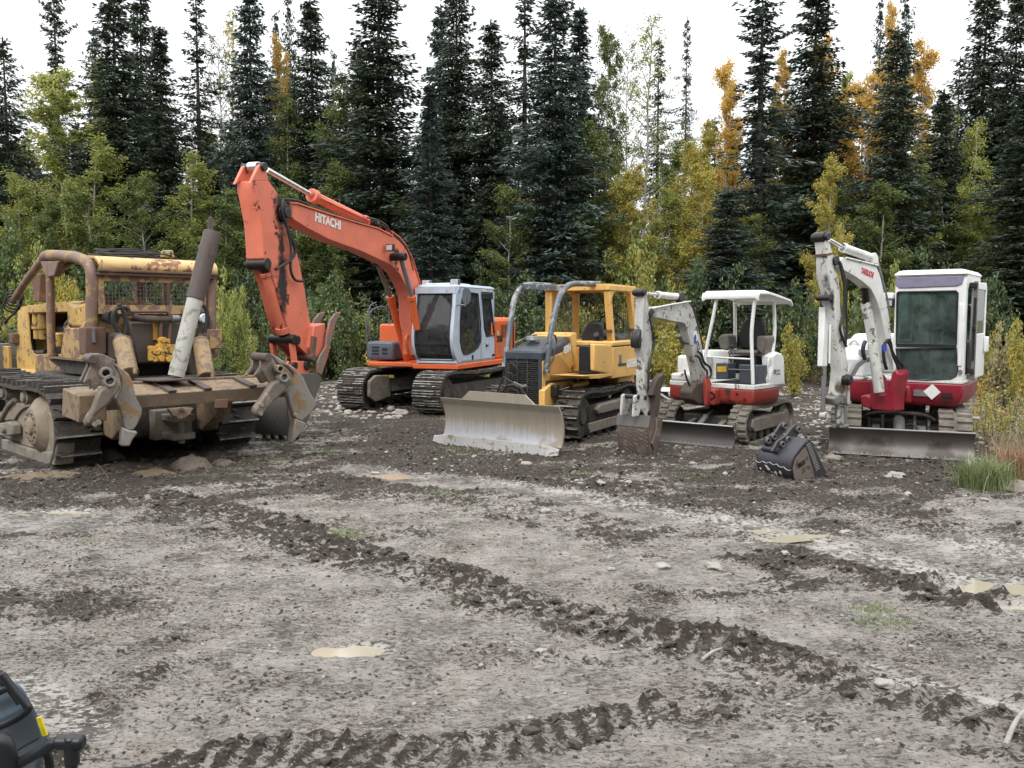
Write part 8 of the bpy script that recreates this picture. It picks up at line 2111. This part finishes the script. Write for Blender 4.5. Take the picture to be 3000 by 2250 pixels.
B_ = [('bA', 212, 225, 35, 105, 'yellow green birch left of the roof of the ripper dozer', 'lime'), ('bB', 270, 420, 34, 95, 'leafy yellow green birch just above the ripper dozer roof', 'lime'),
 ('bD', 325, 195, 40, 50, 'bright yellow green birch top between two dark spruces at left', 'lime'), ('bC', 690, 48, 44, 70, 'thin pale birch with a sparse golden top', 'yellow'), ('bC', 665, 120, 42, 65, 'sparse bluish grey birch beside the golden topped one', 'green'),
 ('bD', 838, 118, 39, 42, 'orange birch spire left of the dense spruce over the boom', 'orange'), ('bD', 842, 285, 37, 70, 'green birch below the orange spire', 'green'),
 ('bA', 1010, 255, 36, 88, 'round green birch right of the orange boom top', 'green'), ('bD', 1062, 150, 47, 34, 'narrow yellowish birch top left of the massive spruce', 'lime'),
 ('bD', 1770, 85, 38, 66, 'tall narrow green birch right of the middle spruces', 'green'), ('bC', 1880, 66, 40, 92, 'pale airy birch with golden tip against the sky', 'lime'), ('bC', 1825, 130, 43, 60, 'twiggy pale birch behind the tall narrow green one', 'green'),
 ('bA', 2128, 200, 37, 62, 'orange birch showing left of the ragged spruce', 'orange'), ('bD', 2290, 160, 38, 45, 'orange leaves between the two tall spruces at right', 'orange'), ('bA', 2405, 125, 38.5, 58, 'orange birch behind the right side of the tall spruce', 'orange'), ('bB', 2300, 300, 37.5, 60, 'golden birch low between the two tall right hand spruces', 'yellow'),
 ('bD', 2570, 18, 40, 42, 'tall golden orange birch spire at right', 'orange'), ('bA', 2525, 240, 38, 78, 'orange gold birch left of the framed spruce', 'orange'), ('bA', 2665, 150, 38, 66, 'gold birch right of the framed spruce', 'orange'), ('bB', 2690, 300, 37, 70, 'yellow green birch right below the gold one', 'lime'), ('bD', 2450, 230, 41, 50, 'yellow green birch between the orange ones at right', 'lime'),
 ('bA', 2412, 485, 29, 62, 'bright yellow young birch above the white boom', 'yellow'), ('bB', 2840, 360, 33, 62, 'green birch glowing between dark spruces at right', 'lime'), ('bA', 2560, 560, 30, 90, 'olive green birch directly behind the closed cab', 'green'),
 ('bA', 2050, 380, 35, 70, 'yellow birch below the pencil thin spruce', 'yellow'), ('bB', 1985, 440, 34, 80, 'golden bushy birch right of the dozer roof', 'yellow'), ('bB', 600, 560, 35, 80, 'green birch behind the leaning pole', 'green'), ('bA', 100, 560, 37, 75, 'yellow green birch low at the left edge', 'lime')]
for k, x, t, Y, hw_, lb, mt in B_: put('birch_tree', k, x, t, Y, hw_ * 1.25, lb, 'birch', GB, mt)
# deeper ranks that close the forest
for i in range(58):
    x = -120 + 3240 * (i + rgt.uniform(.2, .8)) / 58
    lo = 270 + rgt.uniform(-60, 230)
    if 1740 < x < 2080: lo = 560 + rgt.uniform(0, 120)
    if 560 < x < 720 or 2180 < x < 2420 or 1180 < x < 1600: lo += 60
    put('spruce_tree', rgt.choice(['sA', 'sB', 'sF', 'sD']), x, lo, rgt.uniform(47, 60), rgt.uniform(62, 92), 'dim spruce deep in the forest behind the front rank', 'spruce', 'dim spruces deep in the forest')
for i in range(30):
    x = -120 + 3240 * (i + rgt.uniform(.2, .8)) / 30
    put('shrub', rgt.choice(['hA', 'hB', 'hC']), x, 700 + rgt.uniform(-60, 60), rgt.uniform(40, 46), rgt.uniform(100, 140), 'shadowy shrub between the trunks inside the forest', 'shrub', 'shadowy shrubs inside the forest', 'dark')
# shrubs along the edge of the yard
GR = 'shrubs along the forest edge'
H_ = [(20, 640, 32, 90, 'green shrub at the far left edge', 'shrub'), (120, 690, 30, 75, 'yellow green shrub left of the ripper dozer roof', 'lime'), (60, 800, 27, 60, 'small yellow leaved shrub left of the dozer brace', 'yellow'), (240, 640, 31, 110, 'wide green shrub behind the ripper dozer roof', 'shrub'),
 (200, 760, 27, 70, 'olive and orange shrub seen through the dozer roof posts', 'yellow'), (400, 690, 32, 100, 'dark shrub behind the dozer roof mesh', 'dark'), (540, 700, 31, 95, 'dark green shrub right of the mesh', 'shrub'), (655, 700, 28, 62, 'bright yellow green shrub right of the leaning pole', 'lime'),
 (690, 860, 25, 55, 'yellow shrub low right of the dozer cylinder', 'lime'), (760, 740, 31, 85, 'dark green shrub behind the orange arm', 'dark'), (860, 760, 30, 75, 'deep green shrub right of the orange arm', 'dark'), (950, 760, 29, 90, 'green shrub under the orange boom', 'shrub'),
 (1010, 800, 28, 85, 'pale green shrub under the bend of the orange boom', 'shrub'), (1080, 850, 29, 70, 'dark shrub left of the grey cab', 'dark'), (1135, 920, 25, 38, 'small yellow bush between boom cylinders and tool box', 'yellow'), (1150, 740, 32, 75, 'dark shrub behind the orange boom foot', 'dark'),
 (1270, 720, 32, 85, 'dark glossy shrub above the grey cab roof', 'dark'), (1400, 740, 31, 85, 'dark glossy shrub between grey cab and dozer sweeps', 'dark'), (1480, 760, 30, 90, 'dark shrub seen through the dozer sweeps', 'dark'), (1450, 900, 25, 34, 'little yellow bush behind the orange engine cover', 'yellow'),
 (1560, 800, 29, 90, 'dark shrub behind the dozer hood', 'dark'), (1630, 900, 24, 40, 'yellow bush behind the dozer hood', 'yellow'), (1700, 720, 31, 100, 'yellow green shrub seen through the dozer roof', 'lime'), (1790, 560, 33, 95, 'tall yellow shrub above the dozer roof', 'yellow'), (1850, 640, 31, 105, 'broad green and yellow shrub right of the dozer roof', 'lime'),
 (1900, 720, 28, 85, 'yellowing shrub above the small excavator boom', 'yellow'), (1960, 700, 30, 90, 'green shrub above the canopy excavator boom', 'shrub'), (1990, 880, 24, 75, 'yellow brown shrub inside the arch of the small excavator boom', 'yellow'), (2050, 760, 29, 90, 'dark shrub left of the canopy', 'dark'),
 (2140, 760, 29, 85, 'dark shrub behind the canopy', 'dark'), (2230, 760, 29, 85, 'dark shrub behind the canopy seat', 'dark'), (2330, 740, 28, 85, 'dark green shrub right of the canopy', 'dark'), (2330, 950, 22, 38, 'yellow bush right of the canopy excavator', 'yellow'), (2440, 640, 27, 55, 'yellow shrub behind the white boom tip', 'yellow'),
 (2430, 800, 26, 80, 'dark shrub behind the white arm', 'dark'), (2520, 760, 24, 70, 'green shrub between white boom and closed cab', 'shrub'), (2610, 770, 24, 30, 'thin sapling with drooping pale leaves by the closed cab', 'lime'), (2700, 700, 28, 95, 'dark shrub behind the closed cab', 'dark'), (2860, 700, 27, 90, 'dark shrub right of the closed cab', 'dark'),
 (2950, 870, 19, 62, 'pale leaved bush right of the closed cab', 'pale'), (3000, 940, 18, 55, 'yellow leaved bush at the right edge', 'yellow'), (2905, 960, 21, 48, 'twiggy yellow bush just right of the closed cab', 'yellow'), (1240, 900, 27, 50, 'dark shrub hidden behind the grey cab', 'dark'), (1340, 980, 27, 60, 'low shrub behind the orange excavator', 'shrub'), (60, 960, 26, 80, 'low olive shrub behind the old dozer blade', 'shrub'), (760, 960, 26, 70, 'low dark shrub behind the right ripper shank', 'dark'), (640, 960, 25, 50, 'low green shrub right of the dozer cylinder', 'shrub')]
for i, (x, t, Y, hw_, lb, mt) in enumerate(H_): put('shrub', ('hA', 'hB', 'hC', 'hD')[i % 4], x, t, Y, max(62, hw_ * 1.2), lb, 'shrub', GR, mt)
GL = 'low leafy bushes along the yard edge'
for i in range(46):
    x = -40 + 3080 * (i + rgt.uniform(.1, .9)) / 46
    put('shrub', rgt.choice(['hA', 'hB', 'hC', 'hD']), x, rgt.uniform(850, 960), rgt.uniform(27.5, 30), rgt.uniform(55, 95), 'low leafy bush in the continuous growth along the yard edge', 'shrub', GL, rgt.choice(['shrub', 'shrub', 'green', 'lime', 'dark', 'yellow']))
for i in range(26):
    x = -60 + 3120 * (i + rgt.uniform(.1, .9)) / 26
    put('birch_tree', rgt.choice(['bA', 'bB', 'bD']), x, rgt.uniform(400, 640), rgt.uniform(39, 45), rgt.uniform(70, 110), 'green and yellow birch filling a gap behind the front trees', 'birch', 'birches filling the forest behind the front trees', rgt.choice(['green', 'green', 'lime', 'yellow', 'green']))
YB = [(60, 520, 'lime'), (150, 600, 'green'), (300, 560, 'green'), (430, 520, 'green'), (560, 470, 'lime'), (655, 560, 'green'), (720, 520, 'green'), (900, 560, 'green'), (985, 500, 'green'), (1190, 600, 'lime'), (1490, 560, 'green'), (1745, 380, 'green'), (1770, 520, 'lime'), (1850, 500, 'yellow'), (1950, 560, 'lime'), (2060, 500, 'yellow'), (2180, 640, 'green'), (2480, 560, 'green'), (2690, 480, 'lime'), (2780, 520, 'green'), (2900, 560, 'lime')]
for x, t, mt in YB: put('birch_tree', rgt.choice(['bA', 'bB', 'bD']), x, t, rgt.uniform(31.5, 34), rgt.uniform(80, 105), 'young %s birch standing in front of the dark spruces' % {'lime': 'yellow green', 'green': 'green', 'yellow': 'golden'}[mt], 'birch', 'young birches in front of the spruces', mt)
# weeds and grasses at the yard's edge
def weed(seed, h=.8, col_='yellow'):
    rg = random.Random(seed); lv = Leaves(); wd = MB()
    for s_ in range(3):
        a = rg.uniform(0, 6.28); top_ = Vector((math.cos(a) * .12, math.sin(a) * .12, h * rg.uniform(.7, 1)))
        wd.tube([Vector((0, 0, 0)), top_ * .5 + Vector((.02, 0, 0)), top_], [.006, .004, .002], 4)
        for k in range(26):
            t = rg.uniform(.15, 1); p = top_ * t; d = rv(rg); d.z = rg.uniform(-.2, .6); d = d.normalized() * .035 * rg.uniform(.6, 1.2)
            lv.quad(p + d, d, d.cross(rv(rg)).normalized() * .016, rg.random())
    return lv, wd
for k in range(3):
    lv, wd = weed(50 + k); o = mesh_obj('stem', wd, M['bark'], recalc=False); PROTO['w%d' % k] = (lv.mesh('leaves', L['yellow']), o.data, .8, .3); bpy.data.objects.remove(o)
def weeds(n, x0, x1, y0, y1, label, mats, h0=.5, h1=1.0):
    for i in range(n):
        c = ground_at(rgt.uniform(x0, x1), rgt.uniform(y0, y1)); cr, tr, _, _ = PROTO['w%d' % (i % 3)]
        root = bpy.data.objects.new('weed', None); col.objects.link(root); s = rgt.uniform(h0, h1)
        root.location = (c.x, c.y, ground_z(c.x, c.y) - .02); root.scale = (s, s, s); root.rotation_euler = (0, 0, rgt.uniform(0, 6))
        for nm, me_ in (('stem', tr), ('leaves', cr)):
            o = bpy.data.objects.new(nm, me_); col.objects.link(o); o.parent = root
            if nm == 'leaves': o.material_slots[0].link = 'OBJECT'; o.material_slots[0].material = L[rgt.choice(mats)]
        tag(root, label, 'weed', label)
weeds(60, 2850, 3010, 1130, 1330, 'yellowing weed in the gravel right of the closed cab', ['yellow', 'lime', 'pale', 'orange'], .5, 1.1)
weeds(45, 2280, 2420, 1060, 1130, 'weed between the two mini excavators', ['yellow', 'lime', 'pale'], .6, 1.3)
weeds(60, 780, 1130, 1080, 1110, 'weed at the forest edge under the orange boom', ['yellow', 'lime', 'shrub'], .8, 1.6)
weeds(40, 1640, 2000, 1085, 1130, 'weed behind the small dozer', ['yellow', 'lime', 'pale'], .7, 1.3)
def blades(n, fn, h0, h1, w_, name, mat, lab, bend=.5):
    rg = random.Random(n); lv = Leaves()
    for k in range(n):
        x, y = fn(rg); z = ground_z(x, y) - .01; h = rg.uniform(h0, h1); a = rg.uniform(0, 6.28); b_ = Vector((math.cos(a), math.sin(a), 0)) * h * rg.uniform(.1, bend)
        p = Vector((x, y, z)); q = p + b_ * .35 + Vector((0, 0, h * .6)); r = p + b_ + Vector((0, 0, h * .92)); s_ = b_.cross(Vector((0, 0, 1))).normalized() * w_ / 2
        b0 = len(lv.v); t = rg.random(); lv.v += [p - s_, p + s_, q + s_ * .8, q - s_ * .8, q - s_ * .8, q + s_ * .8, r + s_ * .1, r - s_ * .1]; lv.f += [0, 0]; lv.t += [t, t]
    o = bpy.data.objects.new(name, lv.mesh(name, mat)); col.objects.link(o); return o
L['grass'] = leafmat('bright_grass', (0.15, 0.20, 0.075), (0.30, 0.36, 0.15), (0.42, 0.42, 0.24), 0.35)
L['straw'] = leafmat('dry_straw', (0.30, 0.22, 0.12), (0.50, 0.42, 0.26), (0.55, 0.50, 0.38), 0.30)
L['russet'] = leafmat('russet_grass', (0.27, 0.15, 0.08), (0.40, 0.25, 0.14), None, 0.30)
gc = ground_at(2885, 1432)
def disc(c, r): return lambda rg: (c.x + r[0] * rg.gauss(0, .45), c.y + r[1] * rg.gauss(0, .45))
o = blades(900, disc(gc, (.32, .25)), .18, .46, .010, 'grass_clump', L['grass'], '', .9); tag(o, 'bright green grass clump at the right front of the closed cab excavator', 'grass clump')
g2 = ground_at(2965, 1405); o = blades(420, disc(g2, (.24, .25)), .22, .50, .010, 'grass_clump', L['russet'], '', .8); tag(o, 'russet brown grass clump right of the bright green one', 'grass clump')
g3 = ground_at(2965, 1360); o = blades(300, disc(g3, (.35, .3)), .3, .6, .009, 'grass_clump', L['straw'], '', .7); tag(o, 'tall pale straw tuft behind the green and russet clumps', 'grass clump')
def patch(spots):
    P_ = [(ground_at(a, b_), r) for a, b_, r in spots]
    def f(rg):
        c, r = rg.choice(P_); return c.x + r * rg.gauss(0, .5), c.y + r * .6 * rg.gauss(0, .5)
    return f
o = blades(5200, patch([(700, 1372, .55), (760, 1340, .5), (830, 1350, .4), (980, 1330, .3), (1000, 1560, .30), (1310, 1318, .3), (1370, 1322, .25), (2040, 1395, .35), (2560, 1788, .20), (1290, 1450, .2), (1350, 1462, .15), (1700, 1395, .2), (930, 1322, .3), (1020, 1575, .2), (2600, 1830, .25), (600, 1400, .3)]), .015, .045, .006, 'moss_grass', L['grass'], '', .9); tag(o, 'thin short grass sprouting in patches on the mud', kind='stuff')
o = blades(9000, lambda rg: (rg.uniform(-22, 24), rg.uniform(29, 36)), .2, .75, .022, 'tall_grass', L['straw'], '', .7); tag(o, 'tall dry grass along the forest edge', kind='stuff')
o = blades(6000, lambda rg: (rg.uniform(-22, 24), rg.uniform(28.5, 36)), .2, .55, .022, 'undergrowth', L['shrub'], '', .9); tag(o, 'low green undergrowth along the forest edge', kind='stuff')
o = blades(2600, lambda rg: tuple(ground_at(rg.uniform(2250, 2440), rg.uniform(1050, 1120))[:2]), .15, .55, .015, 'tall_grass', L['straw'], '', .7); tag(o, 'dry grass between the two mini excavators', kind='stuff')
o = blades(1800, lambda rg: tuple(ground_at(rg.uniform(2270, 2420), rg.uniform(1070, 1110))[:2]), .15, .5, .018, 'tall_grass', L['lime'], '', .7); tag(o, 'green grass between the two mini excavators', kind='stuff')
o = blades(1500, lambda rg: tuple(ground_at(rg.uniform(2840, 3040), rg.uniform(1080, 1280))[:2]),   .08, .35, .010, 'tall_grass', L['straw'], '', .7); tag(o, 'dry grass right of the closed cab excavator', kind='stuff')

# the forest goes on round the clearing behind the camera (it shades the yard and shows in the cab glass)
for i in range(46):
    a = math.radians(190 + 160 * (i + rgt.uniform(.1, .9)) / 46); r = rgt.uniform(17, 26)
    cr, tr, H_, R_ = PROTO[rgt.choice(['sA', 'sB', 'sF', 'sD'])]
    root = bpy.data.objects.new('spruce_tree', None); col.objects.link(root); root.location = (r * 1.15 * math.cos(a), 4 + r * math.sin(a), 0); s = rgt.uniform(1.3, 1.8)
    root.scale = (s, s, rgt.uniform(.8, 1.05)); root.rotation_euler = (0, 0, rgt.uniform(0, 6))
    for nm, me_ in (('trunk', tr), ('crown', cr)):
        o = bpy.data.objects.new(nm, me_); col.objects.link(o); o.parent = root
    tag(root, 'spruce on the near side of the clearing, outside the picture', 'spruce', 'spruces behind the viewer')
